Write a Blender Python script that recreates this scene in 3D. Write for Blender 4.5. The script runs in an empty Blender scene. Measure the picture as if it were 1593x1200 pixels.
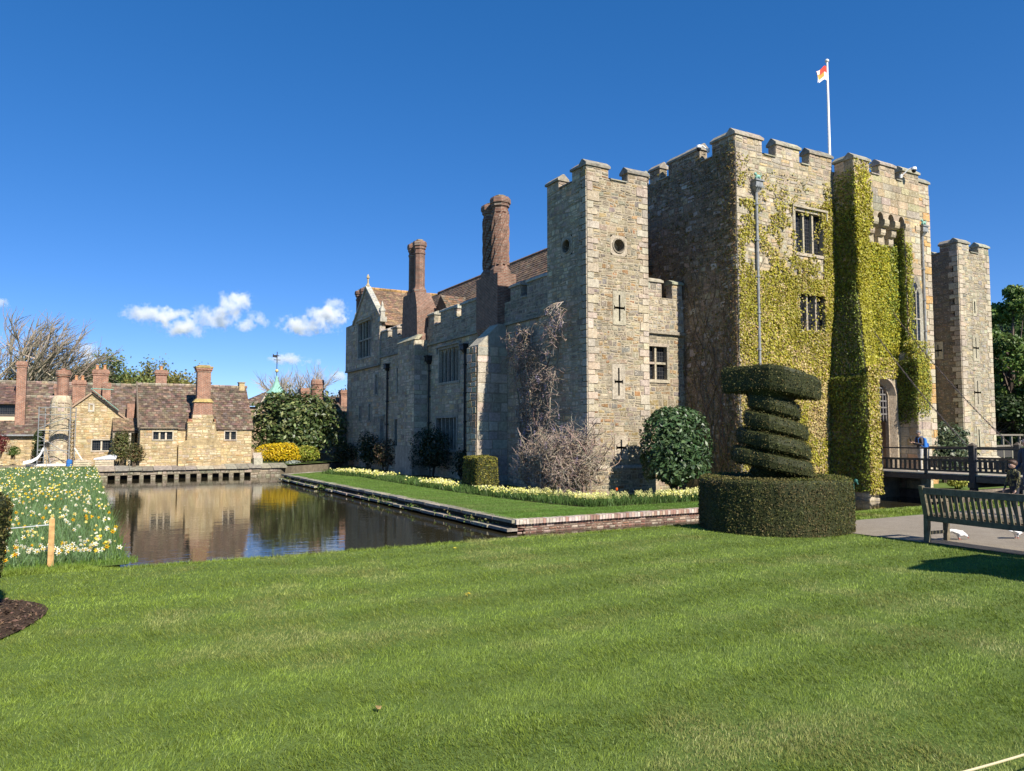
import bpy, bmesh, math, random
import numpy as np
from mathutils import Vector, Matrix

SC = bpy.context.scene
COL = SC.collection
RAD = math.radians

# ------------------------------------------------------------------ camera, sky, sun, exposure
cam_data = bpy.data.cameras.new('camera')
cam = bpy.data.objects.new('camera', cam_data)
COL.objects.link(cam)
EYE = Vector((0.0, 0.0, 1.65))
PITCH = math.atan(75.0 / 1176.0)
HEAD = RAD(60.8)                     # the castle's long axis lies this far right of the view
fwd = Vector((math.cos(HEAD) * math.cos(PITCH), math.sin(HEAD) * math.cos(PITCH), math.sin(PITCH)))
cam.location = EYE
cam.rotation_euler = fwd.to_track_quat('-Z', 'Y').to_euler()
cam_data.sensor_width = 36.0
cam_data.lens = 1176.0 / 1593.0 * 36.0
cam_data.clip_start = 0.05
cam_data.clip_end = 8000.0
SC.camera = cam

SUN_EL, SUN_AZ = RAD(40.0), RAD(5.5)  # azimuth: from the front wall's outward normal towards +x
to_sun = Vector((math.sin(SUN_AZ) * math.cos(SUN_EL), -math.cos(SUN_AZ) * math.cos(SUN_EL), math.sin(SUN_EL)))
world = bpy.data.worlds.new('World')
SC.world = world
world.use_nodes = True
wn, wl = world.node_tree.nodes, world.node_tree.links
wn.clear()
w_out = wn.new('ShaderNodeOutputWorld')
w_bg = wn.new('ShaderNodeBackground')
w_sky = wn.new('ShaderNodeTexSky')
w_sky.sky_type = 'NISHITA'
w_sky.sun_disc = False
w_sky.sun_elevation = SUN_EL
w_sky.sun_rotation = math.atan2(to_sun.x, to_sun.y)
w_sky.altitude = 0.0
w_sky.air_density = 0.5
w_sky.dust_density = 0.0
w_sky.ozone_density = 5.0
w_hsv = wn.new('ShaderNodeHueSaturation')
w_hsv.inputs['Saturation'].default_value = 1.26
w_hsv.inputs['Hue'].default_value = 0.5145
wl.new(w_sky.outputs[0], w_hsv.inputs['Color'])
w_gam = wn.new('ShaderNodeGamma')
w_gam.inputs['Gamma'].default_value = 0.7
wl.new(w_hsv.outputs[0], w_gam.inputs['Color'])
wl.new(w_gam.outputs[0], w_bg.inputs['Color'])
w_bg.inputs['Strength'].default_value = 0.15
wl.new(w_bg.outputs[0], w_out.inputs['Surface'])

sun_data = bpy.data.lights.new('sun', 'SUN')
sun_data.energy = 4.2
sun_data.angle = RAD(0.53)
sun_data.color = (1.0, 0.93, 0.82)
sun = bpy.data.objects.new('sun', sun_data)
COL.objects.link(sun)
sun.location = to_sun * 200
sun.rotation_euler = to_sun.to_track_quat('Z', 'Y').to_euler()

SC.view_settings.view_transform = 'Standard'
SC.view_settings.look = 'None'
SC.view_settings.exposure = 0.97
SC.view_settings.gamma = 1.0
SC.view_settings.use_curve_mapping = False
SC.render.engine = 'CYCLES'
SC.cycles.max_bounces = 24
SC.cycles.diffuse_bounces = 4
SC.cycles.glossy_bounces = 4
SC.cycles.transparent_max_bounces = 8
SC.cycles.volume_bounces = 24
SC.cycles.use_denoising = True

# ------------------------------------------------------------------ materials
MATS = {}

def nd(nt, kind, **kw):
    n = nt.nodes.new(kind)
    for k, v in kw.items():
        setattr(n, k, v)
    return n

def mix_rgb(nt, a, b, fac, blend='MIX'):
    m = nd(nt, 'ShaderNodeMix', data_type='RGBA', blend_type=blend)
    for sock, val in ((m.inputs[0], fac), (m.inputs[6], a), (m.inputs[7], b)):
        if hasattr(val, 'is_linked') or hasattr(val, 'links'):
            nt.links.new(val, sock)
        elif isinstance(val, (int, float)):
            sock.default_value = val
        else:
            sock.default_value = (*val[:3], 1)
    return m.outputs[2]

def noise(nt, vec, scale, detail=4, rough=0.55, dist=0.0):
    n = nd(nt, 'ShaderNodeTexNoise')
    n.inputs['Scale'].default_value = scale
    n.inputs['Detail'].default_value = detail
    n.inputs['Roughness'].default_value = rough
    n.inputs['Distortion'].default_value = dist
    if vec is not None:
        nt.links.new(vec, n.inputs['Vector'])
    return n.outputs[0]

def ramp(nt, fac, stops):
    r = nd(nt, 'ShaderNodeValToRGB')
    el = r.color_ramp.elements
    while len(el) < len(stops):
        el.new(0.5)
    for e, (p, c) in zip(el, stops):
        e.position = p
        e.color = (*c[:3], 1) if not isinstance(c, (int, float)) else (c, c, c, 1)
    nt.links.new(fac, r.inputs[0])
    return r.outputs[0]

def base_mat(name):
    m = bpy.data.materials.new(name)
    m.use_nodes = True
    nt = m.node_tree
    b = nt.nodes['Principled BSDF']
    b.inputs['Specular IOR Level'].default_value = 0.3
    MATS[name] = m
    return m, nt, b

def geo_pos(nt):
    return nd(nt, 'ShaderNodeNewGeometry').outputs['Position']

def bump(nt, b, height, strength=0.4, dist=0.02):
    n = nd(nt, 'ShaderNodeBump')
    n.inputs['Strength'].default_value = strength
    n.inputs['Distance'].default_value = dist
    nt.links.new(height, n.inputs['Height'])
    nt.links.new(n.outputs[0], b.inputs['Normal'])

def mat_attr(name, rough=0.85, lo=0.72, hi=1.25, nscale=5.0, spots=None, bscale=18.0, bstr=0.5, bdist=0.02, big=None, spec=0.3, streak=0.0):
    """colour carried by each piece (attribute col), broken up by grain, lichen spots and relief"""
    m, nt, b = base_mat(name)
    at = nd(nt, 'ShaderNodeAttribute', attribute_name='col').outputs['Color']
    p = geo_pos(nt)
    g = ramp(nt, noise(nt, p, nscale, 6, 0.65), ((0.3, lo), (0.7, hi)))
    c = mix_rgb(nt, at, g, 1.0, 'MULTIPLY')
    if big:
        sc, dark = big
        c = mix_rgb(nt, c, ramp(nt, noise(nt, p, sc, 4, 0.6), ((0.35, dark), (0.65, (1.08, 1.06, 1.02)))), 1.0, 'MULTIPLY')
    if streak:
        mp = nd(nt, 'ShaderNodeMapping'); nt.links.new(p, mp.inputs['Vector']); mp.inputs['Scale'].default_value = (1.6, 1.6, 0.16)
        c = mix_rgb(nt, c, ramp(nt, noise(nt, mp.outputs[0], 1.5, 5, 0.65), ((0.36, streak), (0.56, 1.0))), 1.0, 'MULTIPLY')
    if spots:
        for (sc, th, colr, amt) in spots:
            f = ramp(nt, noise(nt, p, sc, 5, 0.6), ((th, 0.0), (th + 0.06, amt)))
            c = mix_rgb(nt, c, colr, f)
    nt.links.new(c, b.inputs['Base Color'])
    b.inputs['Roughness'].default_value = rough
    b.inputs['Specular IOR Level'].default_value = spec
    if bstr:
        bump(nt, b, noise(nt, p, bscale, 6, 0.65), bstr, bdist)
    return m

def mat_leaf(name, rough=0.5, trans=0.25, spec=0.3, lo=0.8, hi=1.2):
    m, nt, b = base_mat(name)
    at = nd(nt, 'ShaderNodeAttribute', attribute_name='col').outputs['Color']
    g = ramp(nt, noise(nt, geo_pos(nt), 9.0, 2), ((0.3, lo), (0.7, hi)))
    c = mix_rgb(nt, at, g, 1.0, 'MULTIPLY')
    nt.links.new(c, b.inputs['Base Color'])
    b.inputs['Roughness'].default_value = rough
    b.inputs['Specular IOR Level'].default_value = spec
    t = nd(nt, 'ShaderNodeBsdfTranslucent')
    nt.links.new(c, t.inputs['Color'])
    mx = nd(nt, 'ShaderNodeMixShader')
    mx.inputs[0].default_value = trans
    nt.links.new(b.outputs[0], mx.inputs[1])
    nt.links.new(t.outputs[0], mx.inputs[2])
    nt.links.new(mx.outputs[0], nt.nodes['Material Output'].inputs['Surface'])
    return m

def mat_brick(name, c1, c2, mortar, w=0.22, h=0.075):
    m, nt, b = base_mat(name)
    sx = nd(nt, 'ShaderNodeSeparateXYZ')
    p = geo_pos(nt)
    nt.links.new(p, sx.inputs[0])
    ad = nd(nt, 'ShaderNodeMath', operation='ADD')
    nt.links.new(sx.outputs[0], ad.inputs[0]); nt.links.new(sx.outputs[1], ad.inputs[1])
    cb = nd(nt, 'ShaderNodeCombineXYZ')
    nt.links.new(ad.outputs[0], cb.inputs[0]); nt.links.new(sx.outputs[2], cb.inputs[1])
    br = nd(nt, 'ShaderNodeTexBrick')
    nt.links.new(cb.outputs[0], br.inputs['Vector'])
    br.inputs['Color1'].default_value = (*c1, 1); br.inputs['Color2'].default_value = (*c2, 1); br.inputs['Mortar'].default_value = (*mortar, 1)
    br.inputs['Scale'].default_value = 1.0; br.inputs['Mortar Size'].default_value = 0.012
    br.inputs['Brick Width'].default_value = w; br.inputs['Row Height'].default_value = h
    br.inputs['Bias'].default_value = -0.1
    c = mix_rgb(nt, br.outputs['Color'], ramp(nt, noise(nt, p, 3.5, 6, 0.7), ((0.3, 0.55), (0.7, 1.25))), 1.0, 'MULTIPLY')
    c = mix_rgb(nt, c, (0.30, 0.25, 0.19), ramp(nt, noise(nt, p, 7.0, 5, 0.7), ((0.6, 0.0), (0.72, 0.45))))
    nt.links.new(c, b.inputs['Base Color'])
    b.inputs['Roughness'].default_value = 0.9
    hgt = mix_rgb(nt, br.outputs['Fac'], noise(nt, p, 25.0, 4), 0.4)
    bump(nt, b, hgt, -0.5, 0.015)
    return m

def mat_plain(name, col, rough=0.6, metal=0.0, var=0.2, nscale=6.0, bstr=0.2, spec=0.3):
    m, nt, b = base_mat(name)
    p = geo_pos(nt)
    g = ramp(nt, noise(nt, p, nscale, 5, 0.65), ((0.3, 1 - var), (0.7, 1 + var)))
    nt.links.new(mix_rgb(nt, col, g, 1.0, 'MULTIPLY'), b.inputs['Base Color'])
    b.inputs['Roughness'].default_value = rough
    b.inputs['Metallic'].default_value = metal
    b.inputs['Specular IOR Level'].default_value = spec
    if bstr:
        bump(nt, b, noise(nt, p, nscale * 4, 5), bstr, 0.01)
    return m

STONE = mat_attr('castle_stone', 0.9, 0.7, 1.3, 9.0, spots=((13.0, 0.57, (0.56, 0.5, 0.39), 0.6), (6.0, 0.66, (0.12, 0.105, 0.085), 0.45)), bscale=24, bstr=0.9, bdist=0.04, big=(0.45, (0.82, 0.8, 0.78)), streak=0.78)
MORTAR = mat_attr('lime_mortar', 0.95, 0.65, 1.2, 5.0, spots=((8.0, 0.64, (0.14, 0.12, 0.1), 0.45),), bscale=14, bstr=0.9, bdist=0.03, big=(0.5, (0.78, 0.77, 0.76)), streak=0.78)
COPING = mat_attr('weathered_coping', 0.92, 0.55, 1.3, 5.0, spots=((7.0, 0.6, (0.42, 0.36, 0.2), 0.6), (13.0, 0.64, (0.5, 0.48, 0.42), 0.6)), bscale=20, bstr=0.7)
TILE = mat_attr('clay_tile', 0.9, 0.55, 1.4, 6.0, spots=((9.0, 0.66, (0.4, 0.37, 0.27), 0.55),), bscale=22, bstr=0.5, big=(0.8, (0.7, 0.7, 0.7)))
BRICK = mat_brick('red_brick', (0.33, 0.125, 0.07), (0.23, 0.09, 0.06), (0.36, 0.3, 0.23))
BRICK_OLD = mat_brick('old_brick', (0.22, 0.095, 0.06), (0.14, 0.07, 0.05), (0.28, 0.23, 0.18))
LEAD = mat_plain('lead_pipe', (0.22, 0.23, 0.23), 0.55, 0.0, 0.3, 8)
IRON = mat_plain('black_iron', (0.02, 0.02, 0.022), 0.5, 0.0, 0.3, 8)
COPPER = mat_plain('verdigris_copper', (0.22, 0.42, 0.34), 0.7, 0.0, 0.3, 12)
OAK = mat_attr('grey_oak', 0.8, 0.6, 1.35, 14.0, bscale=40, bstr=0.4, bdist=0.01)
WHITE = mat_plain('white_paint', (0.8, 0.8, 0.78), 0.4, 0, 0.04, 4, 0.0)
DARKVOID = mat_plain('dark_interior', (0.012, 0.011, 0.01), 0.9, 0, 0.2, 3, 0)  # near-black sheet behind openings, standing in for the darkness of their depth
LEAF = mat_leaf('leaf')
LEAF_GLOSS = mat_leaf('glossy_leaf', 0.42, 0.12, 0.4)
YEW = mat_leaf('yew_needle', 0.6, 0.08, 0.2)
BARK = mat_attr('bark', 0.9, 0.6, 1.3, 10, bscale=30, bstr=0.5)
PAINT = mat_attr('painted', 0.5, 0.92, 1.06, 3, bstr=0)

def mat_glass():
    m, nt, b = base_mat('leaded_glass')
    p = geo_pos(nt)
    sx = nd(nt, 'ShaderNodeSeparateXYZ'); nt.links.new(p, sx.inputs[0])
    ad = nd(nt, 'ShaderNodeMath', operation='ADD')
    nt.links.new(sx.outputs[0], ad.inputs[0]); nt.links.new(sx.outputs[1], ad.inputs[1])
    cb = nd(nt, 'ShaderNodeCombineXYZ')
    nt.links.new(ad.outputs[0], cb.inputs[0]); nt.links.new(sx.outputs[2], cb.inputs[1])
    br = nd(nt, 'ShaderNodeTexBrick', offset=0.0)
    nt.links.new(cb.outputs[0], br.inputs['Vector'])
    br.inputs['Color1'].default_value = (0.006, 0.007, 0.009, 1); br.inputs['Color2'].default_value = (0.016, 0.018, 0.022, 1)
    br.inputs['Mortar'].default_value = (0.05, 0.05, 0.05, 1)
    br.inputs['Scale'].default_value = 1; br.inputs['Mortar Size'].default_value = 0.012
    br.inputs['Brick Width'].default_value = 0.13; br.inputs['Row Height'].default_value = 0.17
    nt.links.new(br.outputs['Color'], b.inputs['Base Color'])
    b.inputs['Roughness'].default_value = 0.2
    b.inputs['Specular IOR Level'].default_value = 0.28
    bump(nt, b, noise(nt, p, 6.0, 1), 0.15, 0.02)
    return m
GLASS = mat_glass()

# ------------------------------------------------------------------ builders
RNG = random.Random(11)
NPR = np.random.default_rng(11)
UPV = Vector((0, 0, 1))

def V3(*a):
    return Vector(a)

def wloc(o):
    l = Vector((0, 0, 0))
    while o is not None:
        l += o.location
        o = o.parent
    return l

def tag(o, label=None, cat=None, group=None, kind=None):
    if label: o['label'] = label
    if cat: o['category'] = cat
    if group: o['group'] = group
    if kind: o['kind'] = kind
    return o

def empty(name, loc, label, cat, group=None):
    o = bpy.data.objects.new(name, None)
    o.empty_display_size = 0.3
    COL.objects.link(o)
    o.location = loc
    return tag(o, label, cat, group)

def np_mesh(name, v, f, mats, parent=None, cols=None, at=None, smooth=False, midx=None):
    """v (n,3) world positions, f (m,k) equal-size faces"""
    v = np.asarray(v, np.float32)
    if parent is not None:
        off = wloc(parent)
    else:
        off = Vector(at) if at is not None else Vector((0, 0, 0))
    v = v - np.array(off[:], np.float32)
    f = np.asarray(f, np.int32)
    me = bpy.data.meshes.new(name)
    n, (m, k) = len(v), f.shape
    me.vertices.add(n)
    me.vertices.foreach_set('co', v.ravel())
    me.loops.add(m * k)
    me.loops.foreach_set('vertex_index', f.ravel())
    me.polygons.add(m)
    me.polygons.foreach_set('loop_start', np.arange(0, m * k, k, dtype=np.int32))
    if cols is not None:
        a = me.attributes.new('col', 'FLOAT_COLOR', 'FACE')
        c4 = np.ones((m, 4), np.float32); c4[:, :3] = cols
        a.data.foreach_set('color', c4.ravel())
    for mt in (mats if isinstance(mats, (list, tuple)) else [mats]):
        me.materials.append(mt)
    if midx is not None:
        me.polygons.foreach_set('material_index', np.asarray(midx, np.int32))
    me.update(calc_edges=True)
    if smooth:
        me.polygons.foreach_set('use_smooth', np.ones(m, bool))
    o = bpy.data.objects.new(name, me)
    COL.objects.link(o)
    if parent is not None:
        o.parent = parent
    else:
        o.location = off
    return o

class MB:
    def __init__(s):
        s.v, s.f, s.c, s.m = [], [], [], []
    def face(s, pts, col=(1, 1, 1), m=0):
        i = len(s.v)
        s.v += [tuple(p) for p in pts]
        s.f.append(tuple(range(i, i + len(pts))))
        s.c.append(col); s.m.append(m)
    def hexa(s, b, t, col=(1, 1, 1), m=0, bottom=True):
        i = len(s.v)
        s.v += [tuple(p) for p in b] + [tuple(p) for p in t]
        n = len(b)
        if bottom: s.f.append(tuple(range(i + n - 1, i - 1, -1))); s.c.append(col); s.m.append(m)
        s.f.append(tuple(range(i + n, i + 2 * n))); s.c.append(col); s.m.append(m)
        for k in range(n):
            s.f.append((i + k, i + (k + 1) % n, i + n + (k + 1) % n, i + n + k)); s.c.append(col); s.m.append(m)
    def box(s, a, b, col=(1, 1, 1), m=0):
        x0, y0, z0 = a; x1, y1, z1 = b
        s.hexa([(x0, y0, z0), (x1, y0, z0), (x1, y1, z0), (x0, y1, z0)], [(x0, y0, z1), (x1, y0, z1), (x1, y1, z1), (x0, y1, z1)], col, m)
    def prism(s, poly, vec, col=(1, 1, 1), m=0):
        vec = Vector(vec)
        s.hexa([Vector(p) for p in poly], [Vector(p) + vec for p in poly], col, m)
    def bar(s, a, b, w, h, col=(1, 1, 1), m=0, up=UPV):
        """a straight timber from a to b, w wide (sideways) and h high"""
        a, b = Vector(a), Vector(b)
        d = (b - a).normalized()
        sd = d.cross(up)
        if sd.length < 1e-4: sd = d.cross(Vector((1, 0, 0)))
        sd.normalize(); u = sd.cross(d).normalized()
        q = [sd * w / 2 + u * h / 2, -sd * w / 2 + u * h / 2, -sd * w / 2 - u * h / 2, sd * w / 2 - u * h / 2]
        s.hexa([a + k for k in q], [b + k for k in q], col, m)
    def tube(s, pts, rad, n=6, col=(1, 1, 1), m=0, cap=True):
        pts = [Vector(p) for p in pts]
        rad = rad if isinstance(rad, (list, tuple)) else [rad] * len(pts)
        base = len(s.v)
        ref = None
        for i, p in enumerate(pts):
            d = (pts[min(i + 1, len(pts) - 1)] - pts[max(i - 1, 0)])
            d = d.normalized() if d.length > 1e-9 else Vector((0, 0, 1))
            if ref is None:
                ref = d.orthogonal().normalized()
            ref = (ref - d * ref.dot(d))
            ref = ref.normalized() if ref.length > 1e-6 else d.orthogonal().normalized()
            bi = d.cross(ref)
            for k in range(n):
                t = 2 * math.pi * k / n
                s.v.append(tuple(p + (ref * math.cos(t) + bi * math.sin(t)) * rad[i]))
        for i in range(len(pts) - 1):
            for k in range(n):
                s.f.append((base + i * n + k, base + i * n + (k + 1) % n, base + (i + 1) * n + (k + 1) % n, base + (i + 1) * n + k))
                s.c.append(col); s.m.append(m)
        if cap:
            s.f.append(tuple(base + k for k in range(n - 1, -1, -1))); s.c.append(col); s.m.append(m)
            e = base + (len(pts) - 1) * n
            s.f.append(tuple(e + k for k in range(n))); s.c.append(col); s.m.append(m)
    def lathe(s, prof, c, n=12, col=(1, 1, 1), m=0, rot=0.0, cols=None):
        base = len(s.v)
        c = Vector(c)
        for (r, z) in prof:
            for k in range(n):
                t = 2 * math.pi * k / n + rot
                s.v.append((c.x + r * math.cos(t), c.y + r * math.sin(t), c.z + z))
        for i in range(len(prof) - 1):
            for k in range(n):
                s.f.append((base + i * n + k, base + i * n + (k + 1) % n, base + (i + 1) * n + (k + 1) % n, base + (i + 1) * n + k))
                s.c.append(cols[i] if cols else col); s.m.append(m)
        s.f.append(tuple(base + k for k in range(n - 1, -1, -1))); s.c.append(col); s.m.append(m)
        e = base + (len(prof) - 1) * n
        s.f.append(tuple(e + k for k in range(n))); s.c.append(col); s.m.append(m)
    def ball(s, c, r, n=10, rings=6, col=(1, 1, 1), m=0):
        rx, ry, rz = r if isinstance(r, (tuple, list)) else (r, r, r)
        base = len(s.v)
        for i in range(rings + 1):
            ph = math.pi * i / rings
            rr = max(math.sin(ph), 0.02)
            for k in range(n):
                t = 2 * math.pi * k / n
                s.v.append((c[0] + rx * rr * math.cos(t), c[1] + ry * rr * math.sin(t), c[2] - rz * math.cos(ph)))
        for i in range(rings):
            for k in range(n):
                s.f.append((base + i * n + k, base + i * n + (k + 1) % n, base + (i + 1) * n + (k + 1) % n, base + (i + 1) * n + k))
                s.c.append(col); s.m.append(m)
    def build(s, name, mats, parent=None, at=None, smooth=False, bevel=0.0):
        if parent is not None:
            off = wloc(parent)
        else:
            off = Vector(at) if at is not None else Vector((0, 0, 0))
        me = bpy.data.meshes.new(name)
        me.from_pydata([(x - off.x, y - off.y, z - off.z) for x, y, z in s.v], [], s.f)
        a = me.attributes.new('col', 'FLOAT_COLOR', 'FACE')
        a.data.foreach_set('color', np.array([(*c[:3], 1) for c in s.c], np.float32).ravel())
        for mt in (mats if isinstance(mats, (list, tuple)) else [mats]):
            me.materials.append(mt)
        me.polygons.foreach_set('material_index', np.array(s.m, np.int32))
        if smooth:
            me.polygons.foreach_set('use_smooth', np.ones(len(s.f), bool))
        me.update()
        o = bpy.data.objects.new(name, me)
        COL.objects.link(o)
        if parent is not None: o.parent = parent
        else: o.location = off
        if bevel:
            md = o.modifiers.new('worn_edges', 'BEVEL'); md.width = bevel; md.segments = 1; md.limit_method = 'ANGLE'
        return o

def copy_tree(o, parent=None):
    c = o.copy(); COL.objects.link(c)
    if parent is not None: c.parent = parent
    for ch in list(o.children): copy_tree(ch, c)
    return c

def vary(col, amt, rng=RNG):
    k = 1 + rng.uniform(-amt, amt)
    return tuple(max(0.005, c * k * (1 + rng.uniform(-amt, amt) * 0.35)) for c in col)

def vnoise(x, y, seed=0):
    """smooth value noise in numpy, 0..1"""
    x = np.asarray(x, float); y = np.asarray(y, float)
    xi, yi = np.floor(x).astype(int), np.floor(y).astype(int)
    xf, yf = x - xi, y - yi
    def h(a, b):
        n = np.sin(a * 127.1 + b * 311.7 + seed * 74.7) * 43758.5453
        return n - np.floor(n)
    u, v = xf * xf * (3 - 2 * xf), yf * yf * (3 - 2 * yf)
    return (h(xi, yi) * (1 - u) + h(xi + 1, yi) * u) * (1 - v) + (h(xi, yi + 1) * (1 - u) + h(xi + 1, yi + 1) * u) * v

def fnoise(x, y, seed=0):
    return 0.55 * vnoise(x, y, seed) + 0.3 * vnoise(x * 2.1, y * 2.1, seed + 3) + 0.15 * vnoise(x * 4.3, y * 4.3, seed + 7)

def unit(a):
    return a / np.maximum(np.linalg.norm(a, axis=-1, keepdims=True), 1e-9)

def leaf_quads(P, N, size, asp=0.55, jit=0.7, fold=0.15, rng=NPR):
    """folded leaf-shaped quads at P facing roughly N"""
    n = len(P)
    nn = unit(N + rng.normal(size=(n, 3)) * jit)
    t = unit(np.cross(nn, rng.normal(size=(n, 3))))
    b = np.cross(nn, t)
    s = (size * rng.uniform(0.6, 1.35, n))[:, None] if np.isscalar(size) else (size * rng.uniform(0.7, 1.3, n))[:, None]
    v = np.empty((n, 4, 3))
    v[:, 0] = P - t * s
    v[:, 1] = P + b * s * asp + nn * s * fold
    v[:, 2] = P + t * s
    v[:, 3] = P - b * s * asp + nn * s * fold
    f = np.arange(n * 4).reshape(n, 4)
    return v.reshape(-1, 3), f

def cvar(base, n, amt=0.25, rng=NPR, alt=None, altp=0.0):
    c = np.tile(np.array(base, float), (n, 1))
    if alt is not None:
        k = rng.random(n) < altp
        c[k] = np.array(alt)
    c *= rng.uniform(1 - amt, 1 + amt, (n, 1))
    c *= 1 + rng.uniform(-amt, amt, (n, 3)) * 0.25
    return np.clip(c, 0.004, 0.9)

class PL:
    """a wall plane: a runs along it, z up, d outwards"""
    def __init__(s, O, e, n):
        s.O, s.e, s.n = Vector(O), Vector(e), Vector(n)
    def p(s, a, z, d=0.0):
        q = s.O + s.e * a + s.n * d
        return Vector((q.x, q.y, s.O.z + z))
def front(v): return PL((0, v, 0), (1, 0, 0), (0, -1, 0))
def left(u): return PL((u, 0, 0), (0, 1, 0), (-1, 0, 0))
def rightp(u): return PL((u, 0, 0), (0, 1, 0), (1, 0, 0))

def wall_core(mb, pl, a0, a1, z0, z1, holes=(), reveal=0.3, col=(0.4, 0.35, 0.27), m=0):
    A = sorted({a0, a1, *[min(max(x, a0), a1) for h in holes for x in h[:2]]})
    Z = sorted({z0, z1, *[min(max(x, z0), z1) for h in holes for x in h[2:4]]})
    for i in range(len(A) - 1):
        for k in range(len(Z) - 1):
            ca, cz = (A[i] + A[i + 1]) / 2, (Z[k] + Z[k + 1]) / 2
            if any(h[0] < ca < h[1] and h[2] < cz < h[3] for h in holes): continue
            mb.face([pl.p(A[i], Z[k]), pl.p(A[i + 1], Z[k]), pl.p(A[i + 1], Z[k + 1]), pl.p(A[i], Z[k + 1])], col, m)
    for (h0, h1, g0, g1) in [h[:4] for h in holes]:
        for q in (((h0, g0), (h1, g0)), ((h1, g0), (h1, g1)), ((h1, g1), (h0, g1)), ((h0, g1), (h0, g0))):
            mb.face([pl.p(*q[0]), pl.p(*q[1]), pl.p(*q[1], -reveal), pl.p(*q[0], -reveal)], col, m)

def masonry(pl, a0, a1, z0, z1, holes=(), pal=None, hc=(0.1, 0.24), lc=(0.14, 0.5), amp=0.03, dep=(0.002, 0.024), gap=0.032, rng=RNG, amt=0.2, tone=None):
    """courses of uneven rubble; returns stones as (corners, colour, depth)"""
    out = []
    Z = sorted({z0, z1, *[x for h in holes for x in h[2:4] if z0 < x < z1]})
    k = rng.randint(0, 99)
    for zi in range(len(Z) - 1):
        lo, hi = Z[zi], Z[zi + 1]
        if hi - lo < 0.05: continue
        hs, zz = [], lo
        while zz < hi - 1e-6:
            h = rng.uniform(*hc)
            if hi - zz - h < hc[0] * 0.7: h = hi - zz
            if h > hc[1] * 1.5: h /= 2
            hs.append((zz, zz + h)); zz += h
        for (y0, y1) in hs:
            k += 1
            f0 = 0.0 if y0 == lo else amp
            f1 = 0.0 if abs(y1 - hi) < 1e-6 else amp
            cuts = sorted([(max(h[0], a0), min(h[1], a1)) for h in holes if h[2] < (y0 + y1) / 2 < h[3] and h[1] > a0 and h[0] < a1])
            spans, x = [], a0
            for c in cuts:
                if c[0] > x + 0.03: spans.append((x, c[0]))
                x = max(x, c[1])
            if x < a1 - 0.03: spans.append((x, a1))
            for (s0, s1) in spans:
                x = s0
                while x < s1 - 1e-6:
                    l = rng.uniform(*lc) * (0.7 + 0.5 * (y1 - y0) / hc[1])
                    if s1 - x - l < lc[0] * 0.8: l = s1 - x
                    if l > lc[1] * 1.7: l /= 2
                    def wob(q, kk, f): return f * (math.sin(q * 1.7 + kk * 2.3) + 0.6 * math.sin(q * 4.1 + kk * 5.1))
                    parts = [(x, x + l, 0.0, 1.0)]
                    if (y1 - y0) > hc[0] * 1.7 and rng.random() < 0.4:
                        mid = rng.uniform(0.4, 0.6)
                        parts = [(x, x + l, 0.0, mid), (x, x + l, mid, 1.0)]
                    elif l > lc[0] * 2.2 and rng.random() < 0.18:
                        xm = x + l * rng.uniform(0.35, 0.65)
                        parts = [(x, xm, 0.0, 1.0), (xm, x + l, 0.0, 1.0)]
                    for (p0, p1, t0, t1) in parts:
                        def zz_(q, t): return (y0 + wob(q, k - 1, f0)) * (1 - t) + (y1 + wob(q, k, f1)) * t
                        j = lambda: rng.uniform(0, gap)
                        g = gap / 4
                        cs = [(p0 + g + j(), zz_(p0, t0) + g + j()), (p1 - g - j(), zz_(p1, t0) + g + j()),
                              (p1 - g - j(), zz_(p1, t1) - g - j()), (p0 + g + j(), zz_(p0, t1) - g - j())]
                        c = rng.choices([q[0] for q in pal], [q[1] for q in pal])[0]
                        if tone: c = tuple(u * v for u, v in zip(c, tone((p0 + p1) / 2, (y0 + y1) / 2)))
                        out.append((pl, cs, vary(c, amt, rng), rng.uniform(*dep)))
                    x += l
    return out

def emit(mb, st, m=0):
    pl, cs, c, d = st
    ca = sum(q[0] for q in cs) / 4; cz = sum(q[1] for q in cs) / 4
    ch = 0.011
    i = len(mb.v)
    for (a, z) in cs: mb.v.append(tuple(pl.p(a, z, 0.0)))
    for (a, z) in cs:
        mb.v.append(tuple(pl.p(a + max(-ch, min(ch, (ca - a) * 0.4)), z + max(-ch, min(ch, (cz - z) * 0.4)), d)))
    for q in ((4, 5, 6, 7), (0, 1, 5, 4), (1, 2, 6, 5), (2, 3, 7, 6), (3, 0, 4, 7)):
        mb.f.append(tuple(i + t for t in q)); mb.c.append(c); mb.m.append(m)

def area(st):
    cs = st[1]
    return abs((cs[1][0] - cs[0][0]) * (cs[2][1] - cs[1][1]))

def quoins(pl, a0, a1, z0, z1, sides, pal, rng=RNG, hc=(0.2, 0.42), w=(0.32, 0.54)):
    out = []
    for s in sides:
        z, k = z0, rng.randint(0, 1)
        while z < z1 - 0.05:
            h = min(rng.uniform(*hc), z1 - z)
            l = w[k % 2] * rng.uniform(0.85, 1.15); k += 1
            x0, x1 = (a0, a0 + l) if s == 'L' else (a1 - l, a1)
            out.append((pl, [(x0 + 0.002, z + 0.006), (x1 - 0.004, z + 0.006), (x1 - 0.004, z + h - 0.006), (x0 + 0.002, z + h - 0.006)], vary(rng.choices([q[0] for q in pal], [q[1] for q in pal])[0], 0.12, rng), 0.03 + rng.uniform(0, 0.01)))
            z += h
    return out

def stones_obj(stones, parent, name='rubble', mat=None):
    mb = MB()
    for s in stones: emit(mb, s)
    o = mb.build(name, mat or STONE, parent)
    o['kind'] = 'stuff'
    return o

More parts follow.
